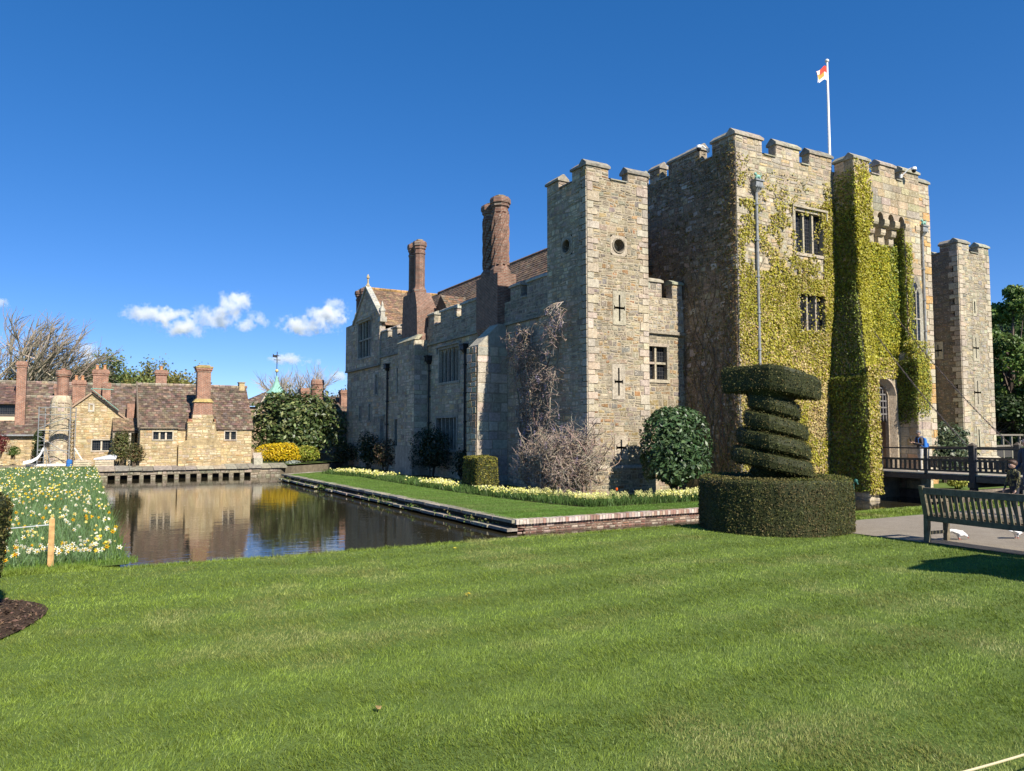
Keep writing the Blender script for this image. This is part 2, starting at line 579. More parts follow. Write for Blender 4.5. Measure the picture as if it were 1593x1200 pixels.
PAL_WARM = [((0.315, 0.255, 0.17), 4), ((0.28, 0.238, 0.175), 4), ((0.35, 0.245, 0.128), 2.8), ((0.225, 0.2, 0.165), 2.8), ((0.39, 0.33, 0.235), 2.0), ((0.3, 0.17, 0.08), 0.7)]
PAL_GREY = [((0.53, 0.425, 0.31), 4), ((0.44, 0.355, 0.26), 3), ((0.58, 0.475, 0.345), 2.4), ((0.33, 0.27, 0.21), 1.5), ((0.54, 0.375, 0.21), 1.2)]  # palette for shaded walls: lightened and warmed in the colour against blue shade
PAL_QUOIN = [((0.45, 0.39, 0.305), 4), ((0.48, 0.405, 0.3), 3), ((0.41, 0.355, 0.28), 2), ((0.5, 0.44, 0.34), 1.5)]
PAL_GOLD = [((0.56, 0.44, 0.26), 4), ((0.5, 0.385, 0.22), 3), ((0.6, 0.5, 0.34), 2.5), ((0.44, 0.36, 0.25), 1.5), ((0.5, 0.34, 0.16), 0.7)]

def window(parent, pl, a0, a1, z0, z1, lights=2, rows=1, sur=0.14, deep=0.2, hood=True, arch=False, col=(0.4, 0.355, 0.27), mat=None, label=None):
    """stone mullioned window set in a wall opening (the opening is a0-sur .. a1+sur)"""
    mat = mat or STONE
    f = MB()
    def bx(mb, x0, x1, y0, y1, d0, d1, c):
        mb.hexa([pl.p(x0, y0, d0), pl.p(x1, y0, d0), pl.p(x1, y0, d1), pl.p(x0, y0, d1)], [pl.p(x0, y1, d0), pl.p(x1, y1, d0), pl.p(x1, y1, d1), pl.p(x0, y1, d1)], c)
    zz = z0
    while zz < z1 - 0.01:
        h = min(RNG.uniform(0.35, 0.55), z1 - zz)
        if z1 - zz - h < 0.15: h = z1 - zz
        bx(f, a0 - sur, a0, zz + 0.004, zz + h - 0.004, -deep - 0.06, 0.035, vary(col, 0.12))
        bx(f, a1, a1 + sur, zz + 0.004, zz + h - 0.004, -deep - 0.06, 0.035, vary(col, 0.12))
        zz += h
    bx(f, a0 - sur, a1 + sur, z1, z1 + sur, -deep - 0.06, 0.04, vary(col, 0.1))
    bx(f, a0 - sur, a1 + sur, z0 - sur, z0, -deep - 0.06, 0.06, vary(col, 0.1))
    w = f.build('window', mat, parent)
    if label: w['label'] = label
    if hood:
        h = MB()
        bx(h, a0 - sur - 0.1, a1 + sur + 0.1, z1 + sur + 0.004, z1 + sur + 0.1, -0.05, 0.14, vary(col, 0.1))
        for x in (a0 - sur - 0.1, a1 + sur + 0.03):
            bx(h, x, x + 0.07, z1 - 0.22, z1 + sur + 0.002, -0.05, 0.12, vary(col, 0.1))
        h.build('hood_mould', mat, w)
    lw = (a1 - a0) / lights
    for i in range(1, lights):
        mb = MB(); x = a0 + i * lw
        bx(mb, x - 0.05, x + 0.05, z0 + 0.002, z1 - 0.002, -deep - 0.05, -0.05, vary(col, 0.1))
        mb.build('mullion', mat, w)
    for k in range(1, rows):
        z = z0 + (z1 - z0) * k / rows
        mb = MB()
        for i in range(lights):
            bx(mb, a0 + i * lw + (0.052 if i else 0.002), a0 + (i + 1) * lw - (0.052 if i < lights - 1 else 0.002), z - 0.05, z + 0.05, -deep - 0.04, -0.06, vary(col, 0.1))
        mb.build('transom', mat, w)
    for i in range(lights):
        x0, x1 = a0 + i * lw, a0 + (i + 1) * lw
        g = MB()
        g.face([pl.p(x0, z0, -deep), pl.p(x1, z0, -deep), pl.p(x1, z1, -deep), pl.p(x0, z1, -deep)])
        g.build('pane', GLASS, w)
        if arch:
            s = MB()
            xm, rr = (x0 + x1) / 2, (x1 - x0) / 2 - 0.04
            for sg in (-1, 1):
                pts = [(xm + sg * (rr + 0.045), z1 - 0.003), (xm + sg * 0.0, z1 - 0.003), (xm + sg * rr * 0.5, z1 - 0.1), (xm + sg * rr * 0.85, z1 - 0.25), (xm + sg * (rr + 0.005), z1 - 0.42), (xm + sg * (rr + 0.045), z1 - 0.42)]
                s.prism([pl.p(a, z, -deep + 0.01) for a, z in pts], pl.n * 0.1, vary(col, 0.1))
            s.build('tracery', mat, w)
    return w

def hole(a0, a1, z0, z1, sur=0.14):
    return (a0 - sur, a1 + sur, z0 - sur, z1 + sur)

def roof_tiles(mb, P, ax, up, w, l, tw=0.24, th=0.2, pal=((0.16, 0.10, 0.07),), amt=0.35, jit=0.02, rng=RNG, thick=0.022, inside=None):
    """overlapping tiles on the slope starting at eave corner P"""
    ax, up = Vector(ax).normalized(), Vector(up).normalized()
    n = ax.cross(up).normalized()
    if n.z < 0: n = -n
    rows = max(1, int(l / th)); cols_ = max(1, int(w / tw)); th = l / rows; tw = w / cols_
    for r in range(rows):
        off = 0.5 * tw if r % 2 else 0.0
        for c in range(cols_ + (1 if r % 2 else 0)):
            x0 = max(0.0, c * tw - off); x1 = min(w, (c + 1) * tw - off)
            if x1 - x0 < 0.03: continue
            if inside and not inside((x0 + x1) / 2, (r + 0.5) * th): continue
            h = thick * rng.uniform(0.8, 1.7); dz = rng.uniform(-jit, jit) * 0.6; g = 0.006
            a = P + ax * (x0 + g) + up * (r * th + dz); b = P + ax * (x1 - g) + up * (r * th + dz * rng.uniform(0.3, 1))
            e = up * (th * 1.06)
            col = vary(rng.choice(pal), amt, rng)
            i = len(mb.v)
            mb.v += [tuple(a + n * 0.002), tuple(b + n * 0.002), tuple(a + n * h), tuple(b + n * h), tuple(b + e + n * 0.004), tuple(a + e + n * 0.004)]
            for q in ((0, 1, 3, 2), (2, 3, 4, 5), (0, 2, 5), (1, 4, 3)):
                mb.f.append(tuple(i + t for t in q)); mb.c.append(col); mb.m.append(0)
# ------------------------------------------------------------------ castle
GZ = -0.82                            # ground of the castle garden
WZ = -1.2                             # moat water
castle = empty('castle', (17.4, 24.9, GZ), 'big moated stone castle with battlemented gatehouse, square corner turrets and brick chimneys', 'castle')
CORE = (0.42, 0.36, 0.255)
COREG = (0.44, 0.375, 0.285)
FIRST = []                            # candidate stones that become pieces of their own

def merlon(parent, pl, a0, a1, zb, zt, thick=0.42, pal=PAL_GREY, cap=0.3, col=(0.3, 0.28, 0.22), endL=True, endR=True, trim=0.0):
    mb = MB()
    mb.hexa([pl.p(a0, zb), pl.p(a1, zb), pl.p(a1, zb, -thick), pl.p(a0, zb, -thick)], [pl.p(a0, zt), pl.p(a1, zt), pl.p(a1, zt, -thick), pl.p(a0, zt, -thick)], COREG)
    for s in masonry(pl, a0, a1, zb, zt, (), pal, hc=(0.16, 0.32), lc=(0.22, 0.5)): emit(mb, s)
    for (x, sg) in ((a0, -1), (a1, 1)):
        ep = PL(pl.p(x, 0, 0) - Vector((0, 0, 0)), -pl.n, pl.e * sg)
        ep.O.z = pl.O.z
        for s in masonry(ep, 0.0, thick, zb, zt, (), pal, hc=(0.2, 0.34), lc=(0.2, 0.42)): emit(mb, s)
    m = mb.build('merlon', STONE, parent)
    c = MB()
    o = 0.075; e0, e1 = a0 - o + trim, a1 + o - trim
    prof = [(o, zt + 0.002), (o, zt + 0.1), (-thick * 0.42, zt + cap), (-thick * 0.58, zt + cap), (-thick - o, zt + 0.1), (-thick - o, zt + 0.002)]
    n = max(1, int((e1 - e0) / 0.75)); w = (e1 - e0) / n
    for i in range(n):
        dz = RNG.uniform(-0.012, 0.012)
        c.prism([pl.p(e0 + i * w + 0.004, z + dz, d + RNG.uniform(-0.006, 0.006)) for d, z in prof], pl.e * (w - 0.008), vary(col, 0.2))
    c.build('coping', COPING, m)
    return m

def crenel_cap(par, pl, a0, a1, z, thick=0.42, col=(0.3, 0.28, 0.22)):
    prof = [(0.07, z - 0.02), (0.07, z + 0.03), (-thick * 0.5, z + 0.13), (-thick - 0.07, z + 0.03), (-thick - 0.07, z - 0.02)]
    mb = MB(); mb.prism([pl.p(a0 + 0.08, zz, d) for d, zz in prof], pl.e * (a1 - a0 - 0.16), vary(col, 0.2)); mb.build('crenel_cap', COPING, par)

def arrow_loop(parent, pl, a, z, h, arm=0.6, w=0.085, pw=0.62, margin=0.16, armz=0.0):
    """a pale stone panel with a cross cut through it"""
    f = MB()
    q = PL(pl.O + pl.n * 0.03, pl.e, pl.n)
    z0, z1 = z - h / 2, z + h / 2
    hw, ah = w / 2, w * 0.55
    cut = [(a - hw, a + hw, z0, z1)]
    if arm:
        for s in (-1, 1):
            cut.append(tuple(sorted((a + s * hw, a + s * (arm / 2 - 0.05)))) + (z + armz - ah, z + armz + ah))
            cut.append(tuple(sorted((a + s * (arm / 2 - 0.05), a + s * arm / 2))) + (z + armz - ah * 1.9, z + armz + ah * 1.9))
    wall_core(f, q, a - pw / 2, a + pw / 2, z0 - margin, z1 + margin, cut, 0.16, vary((0.42, 0.375, 0.285), 0.08))
    f.face([pl.p(a - pw / 2, z0 - margin, -0.12), pl.p(a + pw / 2, z0 - margin, -0.12), pl.p(a + pw / 2, z1 + margin, -0.12), pl.p(a - pw / 2, z1 + margin, -0.12)], (1, 1, 1), 1)
    for (x0, x1, y0, y1) in ((a - pw / 2, a - pw / 2, z0 - margin, z1 + margin), (a + pw / 2, a + pw / 2, z0 - margin, z1 + margin)):
        f.face([pl.p(x0, y0, 0.03), pl.p(x0, y1, 0.03), pl.p(x0, y1, -0.05), pl.p(x0, y0, -0.05)], (0.4, 0.36, 0.27))
    f.build('arrow_loop', [STONE, DARKVOID], parent)
    return (a - pw / 2 + 0.004, a + pw / 2 - 0.004, z0 - margin + 0.004, z1 + margin - 0.004)

def oculus(parent, pl, a, z, r=0.25, R=0.34, col=(0.27, 0.235, 0.18)):
    f = MB(); n = 20
    def c(k, rr, d): t = 2 * math.pi * k / n; return pl.p(a + rr * math.cos(t), z + rr * math.sin(t), d)
    def sq(k, d):
        t = 2 * math.pi * k / n; cx, cz = math.cos(t), math.sin(t); s = (R + 0.08) / max(abs(cx), abs(cz))
        return pl.p(a + cx * s, z + cz * s, d)
    for k in range(n):
        cc = vary(col, 0.06) if k % 4 == 0 else col
        f.face([sq(k, 0.01), sq(k + 1, 0.01), c(k + 1, R, 0.01), c(k, R, 0.01)], COREG)
        f.face([c(k, R, 0.01), c(k + 1, R, 0.01), c(k + 1, R - 0.02, 0.05), c(k, R - 0.02, 0.05)], cc)
        f.face([c(k, R - 0.02, 0.05), c(k + 1, R - 0.02, 0.05), c(k + 1, r + 0.02, 0.05), c(k, r + 0.02, 0.05)], cc)
        f.face([c(k, r + 0.02, 0.05), c(k + 1, r + 0.02, 0.05), c(k + 1, r, -0.9), c(k, r, -0.9)], (0.2, 0.17, 0.13))
        f.face([c(k, r, -0.9), c(k + 1, r, -0.9), pl.p(a, z, -0.9)], (1, 1, 1), 1)
    f.build('oculus', [STONE, DARKVOID], parent)
    s = R + 0.08
    return (a - s, a + s, z - s, z + s)

def slab_core(mb, pl, a0, a1, z0, z1, depth, holes=(), col=CORE, top=True, reveal=0.3):
    """front face with openings, closed back, sides and top"""
    wall_core(mb, pl, a0, a1, z0, z1, holes, reveal, col)
    P = pl.p
    mb.face([P(a0, z0), P(a0, z1), P(a0, z1, -depth), P(a0, z0, -depth)], col)
    mb.face([P(a1, z0), P(a1, z1), P(a1, z1, -depth), P(a1, z0, -depth)], col)
    mb.face([P(a0, z0, -depth), P(a1, z0, -depth), P(a1, z1, -depth), P(a0, z1, -depth)], col)
    if top: mb.face([P(a0, z1), P(a1, z1), P(a1, z1, -depth), P(a0, z1, -depth)], col)

def drainpipe(parent, pl, a, z0, z1, r=0.055, hop=True, top=None, lion=False, mat=None, d=0.11):
    mat = mat or LEAD
    mb = MB()
    mb.tube([pl.p(a, z0, d), pl.p(a, z1, d)], r, 8)
    z = z0 + 0.5
    while z < z1 - 0.3:
        mb.tube([pl.p(a, z, d), pl.p(a, z + 0.08, d)], r * 1.5, 8)
        mb.hexa([pl.p(a - 0.13, z + 0.01, 0.02), pl.p(a + 0.13, z + 0.01, 0.02), pl.p(a + 0.13, z + 0.01, d - 0.01), pl.p(a - 0.13, z + 0.01, d - 0.01)], [pl.p(a - 0.13, z + 0.07, 0.02), pl.p(a + 0.13, z + 0.07, 0.02), pl.p(a + 0.13, z + 0.07, d - 0.01), pl.p(a - 0.13, z + 0.07, d - 0.01)])
        z += 1.55
    p = mb.build('drainpipe', mat, parent)
    if hop:
        h = MB()
        def ring(w, dd, zz): return [pl.p(a - w, zz, 0.0), pl.p(a + w, zz, 0.0), pl.p(a + w, zz, dd), pl.p(a - w, zz, dd)]
        h.hexa(ring(0.06, 0.17, z1 - 0.1), ring(0.2, 0.3, z1 + 0.12))
        h.hexa(ring(0.205, 0.305, z1 + 0.122), ring(0.205, 0.305, z1 + 0.34))
        h.hexa(ring(0.25, 0.35, z1 + 0.342), ring(0.25, 0.35, z1 + 0.41))
        for k in range(5):
            x = a - 0.22 + k * 0.11
            h.prism([pl.p(x - 0.05, z1 + 0.12, 0.307), pl.p(x + 0.05, z1 + 0.12, 0.307), pl.p(x, z1 + 0.03, 0.3)], pl.n * 0.012)
        h.build('hopper', mat, p)
    if lion:
        c = pl.p(a, z1 + 0.55, 0.2); L = MB()
        L.ball(c + pl.e * 0.02, (0.13, 0.1, 0.09), 10, 6); L.ball(c + pl.e * -0.13 + UPV * 0.1, (0.07, 0.06, 0.07), 8, 6)
        for dx in (-0.1, 0.1):
            for dy in (-0.04, 0.04): L.tube([c + pl.e * dx + pl.n * dy, c + pl.e * dx + pl.n * dy - UPV * 0.14], [0.03, 0.025], 6)
        L.tube([c + pl.e * 0.14, c + pl.e * 0.22 + UPV * 0.12, c + pl.e * 0.16 + UPV * 0.2], [0.025, 0.02, 0.015], 5)
        L.build('beast_finial', COPPER, p, smooth=True)
    return p

# ---- the two corner turrets
def turret(u0, v0, w, dpt, label, loops, eyes, side_loops=(), side_eyes=(), first=False, pal=PAL_WARM, palside=PAL_GREY, dark_side=CORE):
    zc, zt = 12.2, 12.62
    t = MB()
    fp, lp, rp = front(v0), left(u0), rightp(u0 + w)
    root = bpy.data.objects.new('turret', None); COL.objects.link(root); root.parent = castle
    root['label'] = label
    fh, lh = [], []
    for (a, z, h, arm) in loops: fh.append(arrow_loop(root, fp, u0 + a, z, h, arm, 0.085 if arm else 0.12, 0.66 if arm else 0.4))
    for (a, z) in eyes: fh.append(oculus(root, fp, u0 + a, z))
    for (a, z, h, arm) in side_loops: lh.append(arrow_loop(root, lp, v0 + a, z, h, arm))
    for (a, z) in side_eyes: lh.append(oculus(root, lp, v0 + a, z))
    slab_core(t, fp, u0, u0 + w, -1.3, zc, 0.4, fh, CORE)
    wall_core(t, lp, v0 + 0.4, v0 + dpt, -1.3, zc, [h for h in lh], 0.3, dark_side)
    wall_core(t, lp, v0, v0 + 0.4, -1.3, zc, (), 0.0, dark_side)
    wall_core(t, rp, v0, v0 + dpt, -1.3, zc, (), 0.0, dark_side)
    t.face([(u0, v0 + dpt, -1.3), (u0 + w, v0 + dpt, -1.3), (u0 + w, v0 + dpt, zc), (u0, v0 + dpt, zc)], dark_side)
    t.face([(u0, v0, 11.4), (u0 + w, v0, 11.4), (u0 + w, v0 + dpt, 11.4), (u0, v0 + dpt, 11.4)], dark_side)
    for pl_, lo, hi in ((fp, u0, u0 + w), (lp, v0, v0 + dpt)):   # parapet backs
        t.face([pl_.p(lo, 11.4, -0.42), pl_.p(hi, 11.4, -0.42), pl_.p(hi, zc, -0.42), pl_.p(lo, zc, -0.42)], dark_side)
    t.build('wall', MORTAR, root)
    st = masonry(fp, u0 + 0.3, u0 + w - 0.3, 0.37, zc, fh, pal, hc=(0.08, 0.21), lc=(0.12, 0.42), amp=0.04)
    st += quoins(fp, u0, u0 + w, 0.37, zc, 'LR', PAL_QUOIN)
    sl = masonry(lp, v0 + 0.3, v0 + dpt, 0.37, zc, lh, palside, hc=(0.09, 0.22), lc=(0.13, 0.44), amp=0.04)
    sl += quoins(lp, v0, v0 + dpt, 0.37, zc, 'L', PAL_QUOIN)
    sr = masonry(rp, v0, v0 + dpt, 0.37, zc, (), palside)
    # battered plinth
    pm = MB(); b = 0.16
    pm.hexa([(u0 - b, v0 - b, -1.3), (u0 + w + b, v0 - b, -1.3), (u0 + w + b, v0 + dpt, -1.3), (u0 - b, v0 + dpt, -1.3)],
            [(u0 - b, v0 - b, 0.26), (u0 + w + b, v0 - b, 0.26), (u0 + w + b, v0 + dpt, 0.26), (u0 - b, v0 + dpt, 0.26)], CORE)
    pm.hexa([(u0 - b, v0 - b, 0.262), (u0 + w + b, v0 - b, 0.262), (u0 + w + b, v0 + dpt, 0.262), (u0 - b, v0 + dpt, 0.262)],
            [(u0 - 0.02, v0 - 0.02, 0.37), (u0 + w + 0.02, v0 - 0.02, 0.37), (u0 + w + 0.02, v0 + dpt, 0.37), (u0 - 0.02, v0 + dpt, 0.37)], (0.4, 0.36, 0.28))
    for s in masonry(front(v0 - b), u0 - b, u0 + w + b, GZ - 0.1, 0.26, (), pal, hc=(0.12, 0.24), lc=(0.18, 0.5)) + masonry(left(u0 - b), v0 - b, v0 + dpt, GZ - 0.1, 0.26, (), palside, hc=(0.12, 0.24)): emit(pm, s)
    pm.build('plinth', STONE, root)
    if first:
        FIRST.extend([(root, s) for s in st + sl]); FIRST.append((root, None, sr))
    else:
        stones_obj(st + sl + sr, root)
    m1 = 1.1
    merlon(root, fp, u0, u0 + m1, zc, zt, pal=pal, trim=0.0)
    merlon(root, fp, u0 + w - 1.03, u0 + w, zc, zt, pal=pal)
    crenel_cap(root, fp, u0 + m1, u0 + w - 1.03, zc)
    merlon(root, lp, v0 + 0.46, v0 + 1.05, zc, zt, pal=palside, trim=0.003)
    merlon(root, lp, v0 + dpt - 0.95, v0 + dpt, zc, zt - 0.05, pal=palside)
    crenel_cap(root, lp, v0 + 1.05, v0 + dpt - 0.95, zc)
    bk = PL((0, v0 + dpt, 0), (1, 0, 0), (0, 1, 0))
    merlon(root, bk, u0 + 0.5, u0 + 1.2, zc, zt, pal=pal); merlon(root, bk, u0 + w - 1.1, u0 + w - 0.46, zc, zt, pal=pal)
    merlon(root, rp, v0 + 0.5, v0 + 1.1, zc, zt, pal=palside)
    return root

turret(17.4, 24.91, 3.15, 3.04, 'nearest corner turret, with two round openings and three cross-shaped loops', [(1.6, 6.84, 1.1, 0.56), (1.53, 3.78, 1.14, 0.44), (1.63, 1.08, 0.66, 0.52)], [(1.6, 9.45)], (), [(1.48, 9.56)], first=True)
turret(43.25, 24.91, 3.13, 3.0, 'far corner turret beyond the gatehouse, with cross-shaped loops', [(1.44, 8.97, 0.7, 0.0), (1.42, 6.6, 1.2, 0.6), (1.42, 4.02, 1.35, 0.66), (1.38, 1.4, 1.0, 0.0)], [], [(1.35, 6.5, 0.7, 0.5)], [], palside=[((0.21, 0.165, 0.12), 3), ((0.16, 0.14, 0.11), 2), ((0.27, 0.2, 0.13), 2)], dark_side=(0.2, 0.17, 0.13), pal=[((0.42, 0.375, 0.28), 4), ((0.37, 0.34, 0.27), 3), ((0.46, 0.37, 0.23), 2), ((0.31, 0.29, 0.25), 2)])  # its shaded left side has the shade put into darker stone colours

FIRST.sort(key=lambda q: -(area(q[1]) if q[1] else 0) * (1.0 if q[1] and q[1][0].n.y < -0.5 else 0.6))
n_ind, rest, rr = 0, [], {}
for q in FIRST:
    if q[1] is None: rest += q[2]; rroot = q[0]; continue
    if n_ind < 300:
        mb = MB(); emit(mb, q[1]); mb.build('stone', STONE, q[0]); n_ind += 1
    else: rest.append(q[1])
stones_obj(rest, rroot)

# ---- gatehouse
gate = bpy.data.objects.new('gatehouse', None); COL.objects.link(gate); gate.parent = castle
gate['label'] = 'tall central gatehouse block hung with yellow-green creeper'
GV, GU0, GU1, GZC, GZT = 22.6, 23.4, 36.87, 13.7, 14.28
gf, gl, gr_ = front(GV), left(GU0), rightp(GU1)
w_up, w_lo = (26.95, 28.75, 9.65, 11.5), (27.08, 28.82, 6.2, 7.95)
holes = [hole(*w_up), hole(*w_lo)]
gm = MB()
wall_core(gm, gf, GU0, 29.56, -1.3, GZC, holes, 0.32, CORE)
wall_core(gm, gf, 29.56, 30.1, -1.3, GZC, (), 0.0, CORE)
wall_core(gm, gf, 33.0, GU1, -1.3, GZC, (), 0.0, CORE)
wall_core(gm, gf, 30.1, 33.0, 10.0, GZC, (), 0.0, CORE)
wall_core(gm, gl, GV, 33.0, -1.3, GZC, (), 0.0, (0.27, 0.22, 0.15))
wall_core(gm, gr_, GV, 33.0, -1.3, GZC, (), 0.0, COREG)
gm.face([(GU0, 33, -1.3), (GU1, 33, -1.3), (GU1, 33, GZC), (GU0, 33, GZC)], COREG)
gm.face([(GU0, GV, 12.8), (GU1, GV, 12.8), (GU1, 33, 12.8), (GU0, 33, 12.8)], COREG)
gm.face([(GU0, GV + 0.42, 12.8), (GU1, GV + 0.42, 12.8), (GU1, GV + 0.42, GZC), (GU0, GV + 0.42, GZC)], COREG)
gm.face([(GU0 + 0.42, GV, 12.8), (GU0 + 0.42, 33, 12.8), (GU0 + 0.42, 33, GZC), (GU0 + 0.42, GV, GZC)], COREG)
gm.build('wall', MORTAR, gate)
PAL_GATE = [((0.43, 0.36, 0.24), 4), ((0.38, 0.33, 0.25), 3), ((0.48, 0.37, 0.2), 2), ((0.33, 0.3, 0.25), 2), ((0.5, 0.45, 0.34), 1.5)]
PAL_SIDE_SHADE = [((0.27, 0.215, 0.15), 4), ((0.2, 0.165, 0.12), 3), ((0.34, 0.28, 0.2), 2), ((0.45, 0.41, 0.35), 1.0)]  # shaded side wall: its shade darkened into the stone colour
st = masonry(gf, GU0 + 0.34, 29.52, -1.2, GZC, holes, PAL_GATE, hc=(0.12, 0.27), lc=(0.18, 0.5)) + quoins(gf, GU0, 29.5, -1.2, GZC, 'L', PAL_QUOIN)
st += masonry(gf, 34.35, GU1 - 0.3, -1.2, GZC, (), [((0.5, 0.39, 0.24), 4), ((0.52, 0.31, 0.12), 2.5), ((0.45, 0.4, 0.3), 3)], hc=(0.2, 0.36), lc=(0.25, 0.6)) + quoins(gf, 34.35, GU1, -1.2, GZC, 'R', [((0.5, 0.43, 0.32), 3), ((0.52, 0.32, 0.13), 1.2)])
st += masonry(gl, GV, 33.0, -1.2, GZC, (), PAL_SIDE_SHADE, hc=(0.13, 0.3), lc=(0.16, 0.42), amp=0.05)
stones_obj(st, gate)
for (a0, a1) in ((GU0, 24.98), (25.85, 27.33), (28.0, 29.5), (35.55, GU1)):
    merlon(gate, gf, a0, a1, GZC, GZT, 0.42, PAL_GATE, 0.32)
for (a0, a1) in ((24.98, 25.85), (27.33, 28.0), (34.3, 35.55)): crenel_cap(gate, gf, a0, a1, GZC)
for (v0_, v1_) in ((GV + 0.46, 23.95), (24.7, 26.8), (27.4, 28.15), (28.75, 30.4)):
    merlon(gate, gl, v0_, v1_, GZC, GZT, 0.42, PAL_SIDE_SHADE, 0.32, trim=0.003)
for (v0_, v1_) in ((23.95, 24.7), (26.8, 27.4), (28.15, 28.75)): crenel_cap(gate, gl, v0_, v1_, GZC)
window(castle, gf, *w_up, lights=3, rows=1, label='upper gatehouse window half covered by creeper')
window(castle, gf, *w_lo, lights=3, rows=1, hood=False, label='lower gatehouse window framed by creeper')

# projecting centre bay: two stepped piers, a recess with the gate arch, corbels carrying the top block
BV, BU0, BU1 = 21.5, 29.55, 34.3
bay = MB()
bf, bl, br_ = front(BV), left(BU0), rightp(BU1)
bay.box((BU0, BV, 11.8), (BU1, GV - 0.01, 13.5), CORE)                         # top block
bay.box((BU0, BV + 0.003, 5.0), (30.28, GV - 0.01, 11.8), CORE)                # upper left pier
bay.box((33.12, BV + 0.003, 4.2), (BU1, GV - 0.01, 11.8), CORE)                # upper right pier
LV = 20.75
bay.hexa([(28.95, LV, -1.9), (29.62, LV, -1.9), (29.62, GV - 0.02, -1.9), (28.95, GV - 0.02, -1.9)], [(28.95, LV, 4.0), (29.62, LV, 4.0), (29.62, GV - 0.02, 4.0), (28.95, GV - 0.02, 4.0)], CORE)
bay.hexa([(28.95, LV, 4.002), (29.62, LV, 4.002), (29.62, GV - 0.02, 4.002), (28.95, GV - 0.02, 4.002)], [(BU0 - 0.02, BV - 0.01, 8.4), (30.26, BV - 0.01, 8.4), (30.26, GV - 0.02, 8.4), (BU0 - 0.02, GV - 0.02, 8.4)], CORE)
bay.hexa([(32.5, LV, -1.9), (33.45, LV, -1.9), (33.45, GV - 0.02, -1.9), (32.5, GV - 0.02, -1.9)], [(32.5, LV, 4.7), (33.45, LV, 4.7), (33.45, GV - 0.02, 4.7), (32.5, GV - 0.02, 4.7)], CORE)
bay.hexa([(32.5, LV, 4.702), (33.45, LV, 4.702), (33.45, GV - 0.02, 4.702), (32.5, GV - 0.02, 4.702)], [(33.13, BV - 0.03, 5.6), (34.2, BV - 0.03, 5.6), (34.2, GV - 0.02, 5.6), (33.13, GV - 0.02, 5.6)], (0.38, 0.35, 0.28))
RV = 22.0
rf = front(RV)
RL = 21.66                                                                     # the arch stands a little forward of the ivy-hung wall
ra = front(RL)
AU, AH, AS, AP = 31.1, 1.22, 3.4, 4.25                                       # arch centre, half width, spring, apex
def arch_pt(t, h=AH, s=AS, p=AP):                                               # four-centred arch, t -1..1
    x = abs(t); return (AU + t * h, s + (p - s) * (1 - x ** 2.6) ** 0.62)
wall_core(bay, rf, 29.6, 33.2, 4.7, 11.8, (), 0.0, CORE)
wall_core(bay, ra, 29.6, 33.2, AP + 0.05, 4.6, (), 0.0, CORE)
bay.face([(29.6, RL, 4.6), (33.2, RL, 4.6), (33.2, RV, 5.0), (29.6, RV, 5.0)], CORE)
wall_core(bay, ra, 29.6, AU - AH, -1.9, AP + 0.05, (), 0.0, CORE)
wall_core(bay, ra, AU + AH, 33.2, -1.9, AP + 0.05, (), 0.0, CORE)
wall_core(bay, ra, AU - AH, AU + AH, -1.9, 0.02, (), 0.0, CORE)
NA = 16
for k in range(NA):
    a, b = arch_pt(-1 + 2 * k / NA), arch_pt(-1 + 2 * (k + 1) / NA)
    bay.face([ra.p(a[0], a[1]), ra.p(b[0], b[1]), ra.p(b[0], AP + 0.05), ra.p(a[0], AP + 0.05)], CORE)
bay.build('gate_bay', MORTAR, castle)
ga = MB()                                                                       # moulded arch order and jambs
def order(h0, s0, p0, d0, h1, s1, p1, d1, col):
    pts0 = [(AU - h0, 0.06)] + [arch_pt(-1 + 2 * k / NA, h0, s0, p0) for k in range(NA + 1)] + [(AU + h0, 0.06)]
    pts1 = [(AU - h1, 0.06)] + [arch_pt(-1 + 2 * k / NA, h1, s1, p1) for k in range(NA + 1)] + [(AU + h1, 0.06)]
    for k in range(len(pts0) - 1):
        ga.face([ra.p(*pts0[k], d0), ra.p(*pts0[k + 1], d0), ra.p(*pts1[k + 1], d1), ra.p(*pts1[k], d1)], vary(col, 0.1))
AC = (0.44, 0.37, 0.27)
order(AH + 0.02, AS, AP + 0.02, 0.05, AH - 0.06, AS, AP - 0.06, 0.05, AC)
order(AH - 0.06, AS, AP - 0.06, 0.05, AH - 0.2, AS, AP - 0.2, -0.25, AC)
order(AH - 0.2, AS, AP - 0.2, -0.25, AH - 0.24, AS, AP - 0.24, -0.25, AC)
order(AH - 0.24, AS, AP - 0.24, -0.25, AH - 0.24, AS, AP - 0.24, -0.42, (0.42, 0.33, 0.24))
gateway = ga.build('gate_arch', STONE, castle)
pm = MB()
for i in range(10):
    x = AU - 0.95 + i * 0.211
    pm.box((x - 0.035, RL + 0.34, 2.35), (x + 0.035, RL + 0.41, 4.1), (0.13, 0.12, 0.115))
    pm.prism([(x - 0.035, RL + 0.34, 2.35), (x + 0.035, RL + 0.34, 2.35), (x, RL + 0.34, 2.2)], (0, 0.07, 0), (0.1, 0.1, 0.1))
for z in (2.55, 2.85, 3.15, 3.45, 3.75): pm.box((AU - 0.98, RL + 0.32, z - 0.035), (AU + 0.98, RL + 0.337, z + 0.035), (0.15, 0.14, 0.13))
pm.build('portcullis', OAK, castle)
dm = MB()
for i in range(6): dm.box((AU + 0.45 + i * 0.005, RL + 1.0 + i * 0.16, 0.06), (AU + 0.53 + i * 0.005, RL + 1.155 + i * 0.16, 2.9), vary((0.25, 0.15, 0.085), 0.2))
dm.build('gate_door', OAK, castle)
pm = MB()                                                                       # passage behind the arch
